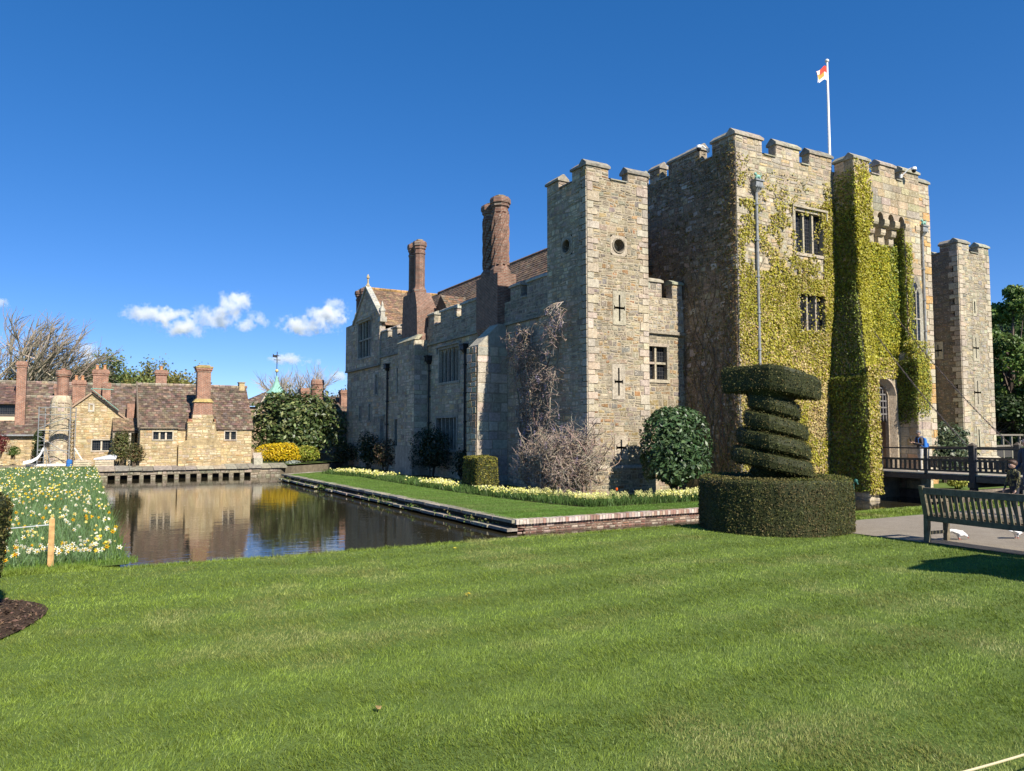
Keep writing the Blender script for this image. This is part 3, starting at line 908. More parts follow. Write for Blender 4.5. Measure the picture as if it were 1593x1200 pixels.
pm.face([(AU - 1.22, RL + 0.4, 0.05), (AU - 1.22, 31, 0.05), (AU - 1.22, 31, 4.2), (AU - 1.22, RL + 0.4, 4.2)], (0.4, 0.3, 0.22))
pm.face([(AU + 1.22, RL + 0.4, 0.05), (AU + 1.22, 31, 0.05), (AU + 1.22, 31, 4.2), (AU + 1.22, RL + 0.4, 4.2)], (0.4, 0.3, 0.22))
pm.face([(AU - 1.22, 31, 0.05), (AU + 1.22, 31, 0.05), (AU + 1.22, 31, 4.2), (AU - 1.22, 31, 4.2)], (0.3, 0.25, 0.2))
pm.face([(AU - 1.22, RL, 0.05), (AU + 1.22, RL, 0.05), (AU + 1.22, 31, 0.05), (AU - 1.22, 31, 0.05)], (0.3, 0.27, 0.22))
pm.face([(AU - 1.22, RL + 0.4, 4.2), (AU + 1.22, RL + 0.4, 4.2), (AU + 1.22, 31, 4.2), (AU - 1.22, 31, 4.2)], (0.2, 0.18, 0.15))
pm.build('gate_passage', MORTAR, castle)
# corbels
cw, x0 = 0.34, 30.02
pitch = (BU1 - 0.06 - x0 - cw) / 5
sp = MB()
for i in range(6):
    c = MB(); x = x0 + i * pitch
    for (z0_, z1_, pr) in ((10.35, 10.74, 0.2), (10.76, 11.12, 0.36), (11.14, 11.5, 0.56)):
        q = []
        hh = z1_ - z0_
        prof = [(RV + 0.02, z0_), (RV - pr + hh * 0.42, z0_), (RV - pr + hh * 0.12, z0_ + hh * 0.16), (RV - pr, z0_ + hh * 0.45), (RV - pr, z1_ - hh * 0.12), (RV - pr + 0.03, z1_), (RV + 0.02, z1_)]
        c.prism([(x, v, z) for v, z in prof], (cw, 0, 0), vary((0.45, 0.38, 0.27), 0.12))
    c.build('corbel', STONE, castle)
    # spandrel between the little arches above
    g = pitch - cw
    prof = [(x, 11.503), (x + cw, 11.503)]
    if i < 5: prof += [(x + cw + g / 2 * (1 - math.cos(t)), 11.503 + 0.29 * math.sin(t)) for t in (0.35, 0.75, 1.2)] + [(x + cw + g / 2, 11.797)]
    else: prof += [(x + cw, 11.797)]
    if i > 0: prof += [(x - g / 2, 11.797)] + [(x - g / 2 * (1 - math.cos(t)), 11.503 + 0.29 * math.sin(t)) for t in (1.2, 0.75, 0.35)]
    else: prof += [(x, 11.797)]
    sp.prism([(a, BV + 0.004, z) for a, z in prof], (0, 0.55, 0), vary((0.44, 0.37, 0.26), 0.1))
sp.build('corbel_arch', STONE, castle)
ASH = [((0.42, 0.35, 0.23), 3), ((0.47, 0.38, 0.24), 2), ((0.33, 0.29, 0.22), 2)]
st = masonry(bf, BU0, BU1, 11.82, 13.5, (), ASH, hc=(0.26, 0.36), lc=(0.4, 0.75), amp=0.0, gap=0.008, dep=(0.01, 0.02))
st += masonry(bl, BV, GV, 11.82, 13.5, (), PAL_GREY) + masonry(bl, BV, GV, 5.2, 11.8, (), PAL_GREY) + masonry(front(BV + 0.003), BU0, 30.28, 5.2, 11.8, (), PAL_GATE)
gw = (33.46, 34.02, 5.75, 8.45)
st += masonry(front(BV + 0.003), 33.12, BU1, 5.6, 11.8, [(33.34, 34.14, 5.62, 9.1)], [((0.5, 0.4, 0.25), 4), ((0.5, 0.33, 0.15), 2), ((0.44, 0.39, 0.3), 2)], hc=(0.2, 0.34), lc=(0.25, 0.6))
st += masonry(left(33.12), BV, RV, 5.6, 11.4, (), PAL_GREY) + masonry(rf, 30.3, 33.1, 5.0, 10.3, (), PAL_GREY)
st += masonry(ra, AU + AH + 0.03, 32.6, -1.2, AP, (), ASH, hc=(0.3, 0.4)) 
st += masonry(left(28.95), LV, GV, -1.2, 4.0, (), PAL_GREY) + masonry(front(LV), 28.95, 29.62, -1.2, 4.0, (), PAL_GATE)
st += masonry(left(32.5), LV, RV, -1.2, 4.7, (), PAL_GREY, hc=(0.3, 0.42), lc=(0.4, 0.8), amp=0) + masonry(front(LV), 32.5, 33.45, -1.2, 4.7, (), [((0.5, 0.43, 0.32), 3), ((0.44, 0.4, 0.32), 2)], hc=(0.3, 0.42), lc=(0.4, 0.8), amp=0.0)
o = stones_obj(st, castle, 'bay_rubble')
for (a0, a1) in ((BU0, 30.64), (31.38, 32.48), (33.06, BU1)): merlon(castle, bf, a0, a1, 13.5, 14.0, 0.42, ASH, 0.3)
merlon(castle, bl, BV + 0.46, 22.5, 13.5, 14.0, 0.42, PAL_GREY, 0.3, trim=0.003)
for (a0, a1) in ((30.64, 31.38), (32.48, 33.06)): crenel_cap(gate, bf, a0, a1, 13.5)
# pointed window on the right pier: built proud of the pier face as a framed panel
gwf = MB()
pp = front(BV - 0.005)
def gp(t, w, zs, zp): return (33.74 + t * w, zs + (zp - zs) * (1 - abs(t) ** 1.7))
gwf.face([pp.p(33.46, 5.75, -0.002), pp.p(34.02, 5.75, -0.002)] + [pp.p(*gp(t, 0.28, 8.2, 8.8), -0.002) for t in (1, 0.75, 0.5, 0.25, 0, -0.25, -0.5, -0.75, -1)], (1, 1, 1), 1)
outl = [(33.46, 5.75)] + [gp(t, 0.28, 8.2, 8.8) for t in (-1, -0.75, -0.5, -0.25, 0, 0.25, 0.5, 0.75, 1)] + [(34.02, 5.75)]
outo = [(33.33, 5.62)] + [gp(t, 0.41, 8.2, 9.05) for t in (-1, -0.75, -0.5, -0.25, 0, 0.25, 0.5, 0.75, 1)] + [(34.15, 5.62)]
for k in range(len(outl)):
    a, b, c, d = outl[k], outl[(k + 1) % len(outl)], outo[(k + 1) % len(outo)], outo[k]
    cc = vary((0.4, 0.37, 0.3), 0.08)
    gwf.face([pp.p(*a, 0.02), pp.p(*b, 0.02), pp.p(*c, 0.1), pp.p(*d, 0.1)], cc)
    gwf.face([pp.p(*d, 0.1), pp.p(*c, 0.1), pp.p(*c, 0.0), pp.p(*d, 0.0)], cc)
    gwf.face([pp.p(*a, 0.02), pp.p(*b, 0.02), pp.p(*b, -0.002), pp.p(*a, -0.002)], cc)
gw_o = gwf.build('gothic_window', [STONE, GLASS], castle)
mm = MB()
mm.box((33.71, BV - 0.05, 5.76), (33.77, BV - 0.009, 8.2), (0.42, 0.39, 0.32))
for z in (7.0,): mm.box((33.47, BV - 0.045, z), (33.708, BV - 0.009, z + 0.06), (0.42, 0.39, 0.32)); mm.box((33.772, BV - 0.045, z), (34.01, BV - 0.009, z + 0.06), (0.42, 0.39, 0.32))
mm.bar((33.74, BV - 0.03, 8.2), (33.6, BV - 0.03, 8.5), 0.04, 0.05, (0.42, 0.39, 0.32)); mm.bar((33.74, BV - 0.03, 8.2), (33.88, BV - 0.03, 8.5), 0.04, 0.05, (0.42, 0.39, 0.32))
mm.build('mullion', STONE, gw_o)
drainpipe(castle, gf, 24.48, 0.0, 12.0, 0.06, True, lion=True)
drainpipe(castle, gf, 36.05, 0.0, 11.6, 0.06, True, lion=True)

# ---- low curtain wall between turret and gatehouse
CV = 25.9
cf = front(CV)
wc = (21.18, 22.36, 4.03, 5.5)
cw_ = MB()
slab_core(cw_, cf, 20.552, GU0 - 0.003, -1.3, 7.7, 0.5, [hole(*wc)], CORE)
cwo = cw_.build('curtain_wall', MORTAR, castle)
PAL_PAR0 = [((0.3, 0.25, 0.2), 3), ((0.37, 0.315, 0.245), 3), ((0.23, 0.2, 0.16), 2)]
PAL_CW = [((0.36, 0.32, 0.26), 3), ((0.42, 0.38, 0.32), 3), ((0.27, 0.24, 0.2), 3), ((0.48, 0.44, 0.37), 1.5), ((0.42, 0.32, 0.2), 1)]
stones_obj(masonry(cf, 20.56, GU0, -1.2, 6.05, [hole(*wc)], PAL_WARM, hc=(0.14, 0.28)) + masonry(cf, 20.56, GU0, 6.2, 7.7, (), PAL_CW, hc=(0.09, 0.2), lc=(0.12, 0.34), amp=0.04), cwo)
mb = MB(); mb.box((20.56, CV - 0.13, 6.06), (GU0 - 0.004, CV + 0.02, 6.19), (0.34, 0.3, 0.23)); mb.build('string_course', STONE, cwo)
merlon(cwo, cf, 20.63, 22.12, 7.7, 8.36, 0.42, PAL_CW, 0.22); merlon(cwo, cf, 22.75, GU0 - 0.08, 7.7, 8.36, 0.42, PAL_CW, 0.22)
window(castle, cf, *wc, lights=2, rows=2, hood=False, label='small leaded window in the wall between turret and gatehouse')

# ---- long wing on the moat side
WU = 17.75
wl_ = left(WU)
WA0, WA1 = 27.96, 58.5
wins = {'w3': (29.95, 31.15, 4.4, 6.35), 'door': (30.0, 31.0, -0.2, 2.65), 'w2': (37.75, 40.45, 4.6, 6.5), 'w1': (38.05, 40.8, 0.76, 2.55), 'lowa': (49.95, 50.55, 0.8, 2.7), 'lowb': (46.95, 47.7, 0.8, 2.6), 'slit': (51.2, 51.75, 4.45, 5.85), 'slit2': (46.9, 47.35, 4.3, 6.0), 'lowc': (54.9, 55.3, 2.6, 3.7), 'lowd': (52.7, 53.1, 2.6, 3.8)}
hw = [hole(*w) for w in wins.values()]
wm = MB()
wall_core(wm, wl_, WA0, 50.6, -1.3, 8.1, [h for h in hw if h[0] < 50.5], 0.3, COREG)
wall_core(wm, wl_, 50.6, WA1, -1.3, 6.5, [h for h in hw if h[1] > 50.7], 0.3, COREG)
wm.face([(WU, WA1, -1.3), (WU + 12, WA1, -1.3), (WU + 12, WA1, 9.5), (WU, WA1, 9.5)], COREG)
wm.face([wl_.p(WA0, 6.9, -0.42), wl_.p(50.6, 6.9, -0.42), wl_.p(50.6, 8.1, -0.42), wl_.p(WA0, 8.1, -0.42)], COREG)
wing = wm.build('moat_wing', MORTAR, castle)
st = masonry(wl_, WA0, 50.6, -1.2, 6.92, hw, PAL_GREY, hc=(0.14, 0.32), lc=(0.22, 0.6)) + masonry(wl_, WA0, 50.6, 7.08, 8.1, (), PAL_PAR0, hc=(0.14, 0.3))
st += masonry(wl_, 50.6, WA1, -1.2, 6.42, hw, PAL_GREY, hc=(0.16, 0.36), lc=(0.25, 0.7))
stones_obj(st, wing)
sc_ = MB()
for (a0, a1) in ((27.97, 32.4), (33.5, 42.1), (45.1, 50.6)): sc_.box((WU - 0.12, a0, 6.93), (WU + 0.02, a1, 7.07), vary((0.27, 0.25, 0.21), 0.1))
sc_.box((WU - 0.2, 50.6, 6.43), (WU + 0.02, WA1, 6.58), (0.27, 0.25, 0.21))
sc_.build('string_course', STONE, wing)
PAL_PAR = [((0.3, 0.25, 0.2), 3), ((0.37, 0.315, 0.245), 3), ((0.42, 0.37, 0.29), 1)]
mer = [(28.0, 30.3), (30.9, 31.9), (35.6, 37.5), (38.4, 40.3), (41.2, 42.1), (45.2, 46.6), (47.4, 48.4), (49.2, 50.5)]
for (a0, a1) in mer: merlon(wing, wl_, a0, a1, 8.1, 8.72, 0.42, PAL_PAR, 0.24, col=(0.4, 0.375, 0.32))
for i in range(len(mer) - 1):
    if mer[i + 1][0] - mer[i][1] < 1.2: crenel_cap(wing, wl_, mer[i][1], mer[i + 1][0], 8.1, col=(0.4, 0.375, 0.32))
for k, w in wins.items():
    nl, rw, ar, hd = {'w3': (2, 2, True, True), 'door': (1, 1, False, True), 'w2': (5, 1, True, True), 'w1': (5, 1, False, False), 'lowa': (1, 1, False, True), 'lowb': (2, 1, False, False)}.get(k, (1, 1, True, False))
    window(castle, wl_, *w, lights=nl, rows=rw, arch=ar, hood=hd, col=(0.36, 0.33, 0.275))
# gable end of the wing
gb = MB()
JU = WU - 0.12
jl = left(JU)
gw2 = (52.45, 55.4, 7.3, 9.95)
def gz(v): return 9.95 + (12.4 - 9.95) * (1 - abs(v - 53.6) / 3.05)
gh_ = hole(*gw2)
wall_core(gb, jl, 50.6, WA1 + 0.12, 6.58, gh_[3], [gh_], 0.3, COREG)
vs = [50.55, 51.4, 52.3, 53.6, 54.9, 55.8, 56.65]
for i in range(6):
    gb.face([jl.p(vs[i], gh_[3]), jl.p(vs[i + 1], gh_[3]), jl.p(vs[i + 1], max(gz(vs[i + 1]), gh_[3] + 0.001)), jl.p(vs[i], max(gz(vs[i]), gh_[3] + 0.001))], COREG)
gb.face([(JU, 50.6, 6.58), (WU + 0.3, 50.6, 6.58), (WU + 0.3, 50.6, 9.9), (JU, 50.6, 9.9)], COREG)
gb.face([(JU, WA1 + 0.12, 6.58), (WU + 6, WA1 + 0.12, 6.58), (WU + 6, WA1 + 0.12, 9.4), (JU, WA1 + 0.12, 9.4)], COREG)
gb.face([(JU, 50.6, 6.58), (WU + 0.3, 50.6, 6.58), (WU + 0.3, WA1, 6.58), (JU, WA1, 6.58)], COREG)
gab = gb.build('gable', MORTAR, castle)
sg = [s for s in masonry(jl, 50.6, WA1 + 0.1, 6.6, 12.2, [gh_], PAL_GREY, hc=(0.16, 0.34), lc=(0.25, 0.6)) if max(q[1] for q in s[1]) < (gz(sum(q[0] for q in s[1]) / 4) if abs(sum(q[0] for q in s[1]) / 4 - 53.6) < 3.0 else (10.0 if sum(q[0] for q in s[1]) / 4 < 57.5 else 9.3))]
sg += masonry(front(50.6), JU, WU + 0.3, 6.6, 9.9, (), [((0.42, 0.39, 0.33), 1)], hc=(0.25, 0.4))
stones_obj(sg, gab)
cp = MB()
for (va, vb) in ((50.5, 53.62), (56.7, 53.58)):
    n = 7
    for i in range(n):
        t0, t1 = i / n, (i + 1) / n
        p0 = Vector((JU + 0.1, va + (vb - va) * t0, gz(va) + (12.42 - gz(va)) * t0 + 0.1)); p1 = Vector((JU + 0.1, va + (vb - va) * t1, gz(va) + (12.42 - gz(va)) * t1 + 0.1))
        cp.bar(p0, p0.lerp(p1, 0.985), 0.42, 0.14, vary((0.4, 0.38, 0.33), 0.15))
cp.build('coping', COPING, gab)
fn = MB()
fn.lathe([(0.14, 0), (0.14, 0.15), (0.07, 0.25), (0.06, 0.6), (0.12, 0.66), (0.12, 0.74), (0.03, 0.95)], (JU + 0.1, 53.6, 12.5), 8, (0.42, 0.34, 0.2))
fn.build('finial', COPING, gab)
for v in (50.55, 56.65):
    k = MB(); k.box((JU - 0.08, v - 0.28, 9.5), (JU + 0.4, v + 0.28, 9.85), (0.4, 0.38, 0.32)); k.lathe([(0.22, 0), (0.22, 0.35), (0.27, 0.4), (0.27, 0.48), (0.1, 0.75), (0.1, 0.9), (0.02, 1.15)], (JU + 0.15, v, 9.852), 4, (0.4, 0.38, 0.32), rot=math.pi / 4)
    k.build('kneeler', COPING, gab)
window(castle, jl, *gw2, lights=4, rows=2, hood=True, col=(0.36, 0.33, 0.275), label='mullioned window high in the gable end')

# buttresses and chimneys of the wing
def shaft(mb, c, r, z0, z1, spiral=False, col=(1, 1, 1)):
    x, y = c
    mb.lathe([(r * 1.3, z0), (r * 1.3, z0 + 0.25), (r * 1.05, z0 + 0.4), (r, z0 + 0.5), (r, z1 - 0.8), (r * 1.1, z1 - 0.78), (r * 1.1, z1 - 0.66), (r, z1 - 0.64), (r, z1 - 0.52), (r * 1.18, z1 - 0.45), (r * 1.18, z1 - 0.35), (r * 1.34, z1 - 0.28), (r * 1.34, z1 - 0.1), (r * 1.25, z1)], (x, y, 0), 8, col, 0, math.pi / 8)
    mb.tube([(x, y, z1 - 0.02), (x, y, z1 + 0.12)], r * 0.7, 8, (0.3, 0.25, 0.15), 1)
    if spiral:
        for k in range(8):
            pts = []
            for i in range(15):
                t = i / 14; an = 2 * math.pi * (k / 8 + 0.45 * t)
                pts.append((x + r * 1.0 * math.cos(an), y + r * 1.0 * math.sin(an), z0 + 0.5 + (z1 - 1.3 - z0) * t))
            mb.tube(pts, 0.07, 5, col, 0)
b1 = MB()
b1.hexa([(16.88, 42.18, -1.2), (WU + 0.1, 42.18, -1.2), (WU + 0.1, 44.95, -1.2), (16.88, 44.95, -1.2)], [(16.88, 42.18, 7.3), (WU + 0.1, 42.18, 7.3), (WU + 0.1, 44.95, 7.3), (16.88, 44.95, 7.3)], COREG)
b1.hexa([(16.72, 42.05, -1.2), (WU + 0.05, 42.05, -1.2), (WU + 0.05, 45.1, -1.2), (16.72, 45.1, -1.2)], [(16.8, 42.12, 0.9), (WU + 0.05, 42.12, 0.9), (WU + 0.05, 45.0, 0.9), (16.8, 45.0, 0.9)], COREG)
b1o = b1.build('chimney_breast', MORTAR, castle)
stones_obj(masonry(left(16.88), 42.18, 44.95, 0.9, 7.3, (), PAL_GREY, hc=(0.14, 0.3)) + masonry(front(42.18), 16.88, WU, 0.9, 7.3, (), [((0.48, 0.43, 0.34), 1), ((0.42, 0.37, 0.29), 1)], hc=(0.24, 0.4), lc=(0.35, 0.6), amp=0.0), b1o)
b1b = MB()
b1b.prism([(16.82, 42.1, 7.302), (16.82, 45.03, 7.302), (17.1, 45.03, 7.62), (17.1, 42.1, 7.62)], (0.3, 0, 0.0), (0.38, 0.35, 0.24))
b1b.build('offset', COPING, b1o)
c1 = MB()
c1.hexa([(17.1, 42.3, 7.31), (18.5, 42.3, 7.31), (18.5, 44.95, 7.31), (17.1, 44.95, 7.31)], [(17.1, 42.4, 9.3), (18.4, 42.4, 9.3), (18.4, 44.8, 9.3), (17.1, 44.8, 9.3)])
c1.hexa([(17.1, 42.4, 9.302), (18.4, 42.4, 9.302), (18.4, 44.8, 9.302), (17.1, 44.8, 9.302)], [(17.12, 42.75, 10.3), (18.1, 42.75, 10.3), (18.1, 44.75, 10.3), (17.12, 44.75, 10.3)])
shaft(c1, (17.6, 43.25), 0.33, 10.25, 13.55); shaft(c1, (17.6, 44.15), 0.33, 10.25, 13.55)
c1.build('chimney', [BRICK_OLD, COPING], castle)['label'] = 'plain twin brick chimney, second from the corner turret'
b2 = MB()
b2.hexa([(16.05, 32.2, -1.2), (WU + 0.1, 32.2, -1.2), (WU + 0.1, 33.25, -1.2), (16.05, 33.25, -1.2)], [(16.15, 32.2, 5.9), (WU + 0.1, 32.2, 5.9), (WU + 0.1, 33.25, 5.9), (16.15, 33.25, 5.9)], COREG)
b2.hexa([(16.15, 32.2, 5.902), (WU + 0.1, 32.2, 5.902), (WU + 0.1, 33.25, 5.902), (16.15, 33.25, 5.902)], [(17.3, 32.3, 7.0), (WU + 0.1, 32.3, 7.0), (WU + 0.1, 33.25, 7.0), (17.3, 33.25, 7.0)], (0.4, 0.37, 0.3))
b2o = b2.build('buttress', MORTAR, castle)
stones_obj(masonry(left(16.05), 32.2, 33.25, -1.0, 5.85, (), PAL_GREY, hc=(0.22, 0.4), lc=(0.3, 0.6)) + masonry(front(32.2), 16.1, WU, -1.0, 5.85, (), [((0.52, 0.47, 0.38), 2), ((0.46, 0.41, 0.33), 2), ((0.4, 0.37, 0.31), 1)], hc=(0.3, 0.5), lc=(0.4, 0.75), amp=0.0), b2o)
c2 = MB()
c2.hexa([(17.7, 32.6, 5.9), (18.4, 32.6, 5.9), (18.4, 34.7, 5.9), (17.7, 34.7, 5.9)], [(17.35, 32.5, 7.0), (18.4, 32.5, 7.0), (18.4, 34.85, 7.0), (17.35, 34.85, 7.0)])
c2.hexa([(17.35, 32.5, 7.002), (18.4, 32.5, 7.002), (18.4, 34.85, 7.002), (17.35, 34.85, 7.002)], [(17.35, 32.5, 9.6), (18.4, 32.5, 9.6), (18.4, 34.85, 9.6), (17.35, 34.85, 9.6)])
shaft(c2, (17.85, 33.15), 0.4, 9.6, 13.55, True); shaft(c2, (17.85, 34.15), 0.4, 9.6, 13.4, True)
c2.build('chimney', [BRICK_OLD, COPING], castle)['label'] = 'spiral-patterned twin brick chimney nearest the corner turret'
c3 = MB()
c3.box((18.6, 57.3, 6.0), (20.0, 59.9, 9.9))
shaft(c3, (19.0, 57.9), 0.4, 9.9, 13.2); shaft(c3, (19.0, 59.1), 0.4, 9.9, 13.2)
c3.build('chimney', [BRICK_OLD, COPING], castle)['label'] = 'short brick chimney behind the far gable'
drainpipe(castle, wl_, 36.8, 0.2, 6.1, 0.06, True, mat=IRON); drainpipe(castle, wl_, 41.75, 0.2, 5.9, 0.05, True, mat=IRON); drainpipe(castle, wl_, 49.0, 0.2, 6.0, 0.06, True, mat=IRON)

# roofs behind the parapet
RT = [(0.17, 0.115, 0.08), (0.14, 0.1, 0.075), (0.2, 0.135, 0.09), (0.17, 0.13, 0.1)]
rm = MB()
e0, rg = Vector((18.3, 28.0, 8.0)), Vector((21.4, 28.0, 11.6))
rm.face([(18.3, 28.0, 7.98), (18.3, 50.8, 7.98), (21.4, 50.8, 11.58), (21.4, 28.0, 11.58)], (0.1, 0.07, 0.05))
rm.face([(24.5, 28.0, 7.98), (24.5, 50.8, 7.98), (21.4, 50.8, 11.58), (21.4, 28.0, 11.58)], (0.1, 0.07, 0.05))
roof_tiles(rm, e0, (0, 1, 0), rg - e0, 20.4, (rg - e0).length, 0.27, 0.22, RT, 0.2)
for k in range(50): rm.tube([(21.4, 28 + k * 0.42, 11.6), (21.4, 28 + k * 0.42 + 0.4, 11.61)], 0.11, 6, vary((0.2, 0.13, 0.085), 0.2))
rm.build('roof', TILE, castle)['kind'] = 'stuff'
rm = MB()
P0, P1 = Vector((17.75, 50.5, 9.3)), Vector((17.75, 53.6, 12.35))
rm.face([(17.75, 50.5, 9.28), (26, 50.5, 9.28), (26, 53.6, 12.33), (17.75, 53.6, 12.33)], (0.12, 0.08, 0.05))
rm.face([(17.75, 56.7, 9.28), (26, 56.7, 9.28), (26, 53.6, 12.33), (17.75, 53.6, 12.33)], (0.12, 0.08, 0.05))
roof_tiles(rm, P0, (1, 0, 0), P1 - P0, 6.0, (P1 - P0).length, 0.27, 0.21, [(0.23, 0.15, 0.1), (0.19, 0.13, 0.09), (0.27, 0.18, 0.11)], 0.22)
for k in range(14): rm.tube([(17.8 + k * 0.42, 53.6, 12.38), (18.2 + k * 0.42, 53.6, 12.39)], 0.12, 6, vary((0.4, 0.24, 0.1), 0.2))
rm.build('roof', TILE, castle)['kind'] = 'stuff'
rm = MB()                                             # small cross roof beside the second chimney
P0, P1 = Vector((18.3, 40.2, 8.6)), Vector((18.3, 41.6, 10.0))
rm.face([P0 - UPV * 0.02, P0 + Vector((3, 0, -0.02)), P1 + Vector((3, 0, -0.02)), P1 - UPV * 0.02], (0.1, 0.07, 0.05))
rm.face([(18.3, 43.0, 8.58), (21.3, 43.0, 8.58), (21.3, 41.6, 9.98), (18.3, 41.6, 9.98)], (0.1, 0.07, 0.05))
rm.face([(18.31, 40.2, 8.0), (18.31, 43.0, 8.0), (18.31, 43.0, 8.58), (18.31, 41.6, 9.98), (18.31, 40.2, 8.58)], (0.1, 0.07, 0.05))
roof_tiles(rm, P0, (1, 0, 0), P1 - P0, 2.4, (P1 - P0).length, 0.27, 0.2, [(0.2, 0.12, 0.075), (0.17, 0.13, 0.1)], 0.25)
rm.build('roof', TILE, castle)['kind'] = 'stuff'
# body of the building behind, so the courtyard side is closed
bk = MB()
bk.box((18.4, 28.0, -1.2), (24.4, 58.0, 7.9), COREG); bk.box((37.0, 26.5, -1.2), (43.3, 33.0, 8.2), CORE)
bk.build('inner_range', MORTAR, castle)
# ------------------------------------------------------------------ land and water
def mat_ground(name, c1, c2, sc=3.0, bstr=0.5, bs=30, rough=0.95):
    m, nt, b = base_mat(name)
    p = geo_pos(nt)
    f = ramp(nt, noise(nt, p, sc, 6, 0.7), ((0.32, 0.0), (0.68, 1.0)))
    c = mix_rgb(nt, c1, c2, f)
    c = mix_rgb(nt, c, ramp(nt, noise(nt, p, 55.0, 4, 0.7), ((0.25, 0.6), (0.75, 1.35))), 1.0, 'MULTIPLY')
    nt.links.new(c, b.inputs['Base Color'])
    b.inputs['Roughness'].default_value = rough
    b.inputs['Specular IOR Level'].default_value = 0.15
    bump(nt, b, noise(nt, p, bs, 5, 0.7), bstr, 0.03)
    return m
TURF = mat_ground('turf', (0.085, 0.135, 0.026), (0.115, 0.16, 0.038))
FIELD = mat_ground('field', (0.05, 0.085, 0.02), (0.08, 0.11, 0.03), 0.6)
SOIL = mat_ground('soil', (0.10, 0.065, 0.042), (0.055, 0.036, 0.024), 8.0, 1.0, 40)
TARMAC = mat_ground('tarmac', (0.25, 0.21, 0.162), (0.32, 0.275, 0.215), 2.6, 0.6, 120)
BANK = mat_ground('bank', (0.06, 0.055, 0.03), (0.09, 0.085, 0.045), 2.0, 0.8, 14)

def structure(o):
    o['kind'] = 'structure'
    return o

mw, nt, b = base_mat('moat_water')
b.inputs['Base Color'].default_value = (0.030, 0.026, 0.014, 1)
b.inputs['Roughness'].default_value = 0.03
b.inputs['IOR'].default_value = 1.333
b.inputs['Specular IOR Level'].default_value = 0.5
tc = nd(nt, 'ShaderNodeMapping'); nt.links.new(geo_pos(nt), tc.inputs['Vector'])
tc.inputs['Rotation'].default_value = (0, 0, RAD(29)); tc.inputs['Scale'].default_value = (0.55, 1.6, 1)
h = mix_rgb(nt, noise(nt, tc.outputs[0], 1.3, 2, 0.5), noise(nt, tc.outputs[0], 5.0, 2, 0.5), 0.3)
bump(nt, b, h, 0.14, 0.04)
mb = MB(); mb.face([(-0.2, 8.5, WZ), (64, 8.5, WZ), (64, 59.5, WZ), (-0.2, 59.5, WZ)])
structure(mb.build('moat_water', mw))
mb = MB(); mb.face([(-3, 5, -2.6), (70, 5, -2.6), (70, 62, -2.6), (-3, 62, -2.6)]); structure(mb.build('moat_bed', BANK))

# lawn in front of the moat: fine sheet, rounded lip
BANKV = 10.95
def lawn_z(u, v):
    z = 0.035 * (fnoise(u * 0.35, v * 0.35, 2) - 0.5)
    e = np.clip((v - (BANKV - 0.55)) / 0.55, 0, 1)
    z = z - 0.16 * e ** 2 * np.clip((u - 0.0) / 0.5, 0, 1)
    return z
def grid_sheet(name, u0, u1, v0, v1, nu, nv, zf, mat, keep=None):
    us, vs = np.linspace(u0, u1, nu + 1), np.linspace(v0, v1, nv + 1)
    U, Vv = np.meshgrid(us, vs)
    Z = zf(U, Vv)
    v = np.stack([U.ravel(), Vv.ravel(), np.broadcast_to(Z, U.shape).ravel()], 1)
    i = np.arange((nu + 1) * (nv + 1)).reshape(nv + 1, nu + 1)
    f = np.stack([i[:-1, :-1], i[:-1, 1:], i[1:, 1:], i[1:, :-1]], -1).reshape(-1, 4)
    if keep is not None:
        c = v[f].mean(1); f = f[keep(c[:, 0], c[:, 1])]
    return structure(np_mesh(name, v, f, mat, smooth=True))
def path_edge(v):                      # u where the path begins, for a given v
    v = np.asarray(v, float)
    return np.where(v < 7.2, 11.12 + 0.05 * (7.2 - v), 11.12 + 0.0 * v)
grid_sheet('lawn', -6.0, 11.1, -1.0, BANKV, 90, 110, lawn_z, TURF)
grid_sheet('lawn', 11.1, 29.0, 9.55, BANKV, 40, 14, lawn_z, TURF)
mb = MB(); mb.face([(-300, -300, -0.06), (300, -300, -0.06), (300, 8.8, -0.06), (-300, 8.8, -0.06)])
mb.face([(-300, 8.8, -0.06), (-6.0, 8.8, -0.06), (-6.0, BANKV, -0.06), (-300, BANKV, -0.06)])
mb.face([(29, 8.8, -0.06), (300, 8.8, -0.06), (300, BANKV, -0.06), (29, BANKV, -0.06)])
structure(mb.build('ground', FIELD))
mb = MB()                                                   # near bank down to the water
mb.face([(0.3, BANKV, -0.16), (60, BANKV, -0.16), (60, BANKV + 0.25, -1.6), (0.3, BANKV + 0.25, -1.6)])
mb.face([(0.42, BANKV - 0.3, -0.1), (0.42, 54, -0.55), (0.66, 54, -1.6), (0.66, BANKV - 0.3, -1.6)])
structure(mb.build('moat_bank', BANK))
# path beside the bench and along the moat to the bridge
mb = MB()
mb.face([(11.12, 7.2, 0.004), (11.3, -12, 0.004), (22, -12, 0.004), (34, 6, 0.004), (34, 9.5, 0.004), (11.12, 9.5, 0.004)])
structure(mb.build('path', TARMAC))
mb = MB(); mb.face([(29.8, 9.5, 0.006), (34, 9.5, 0.006), (34, 13.6, 0.03), (29.8, 13.6, 0.03)]); structure(mb.build('path', TARMAC))
mb = MB()
for i in range(26):
    v = 7.1 - i * 0.75
    mb.box((11.07 + (7.2 - v) * 0.0095, v - 0.745, -0.05), (11.13 + (7.2 - v) * 0.0095, v, 0.015), vary((0.07, 0.06, 0.05), 0.2))
structure(mb.build('path_edge_strip', OAK))  # dark strip laid where a shadow line follows the path's edge

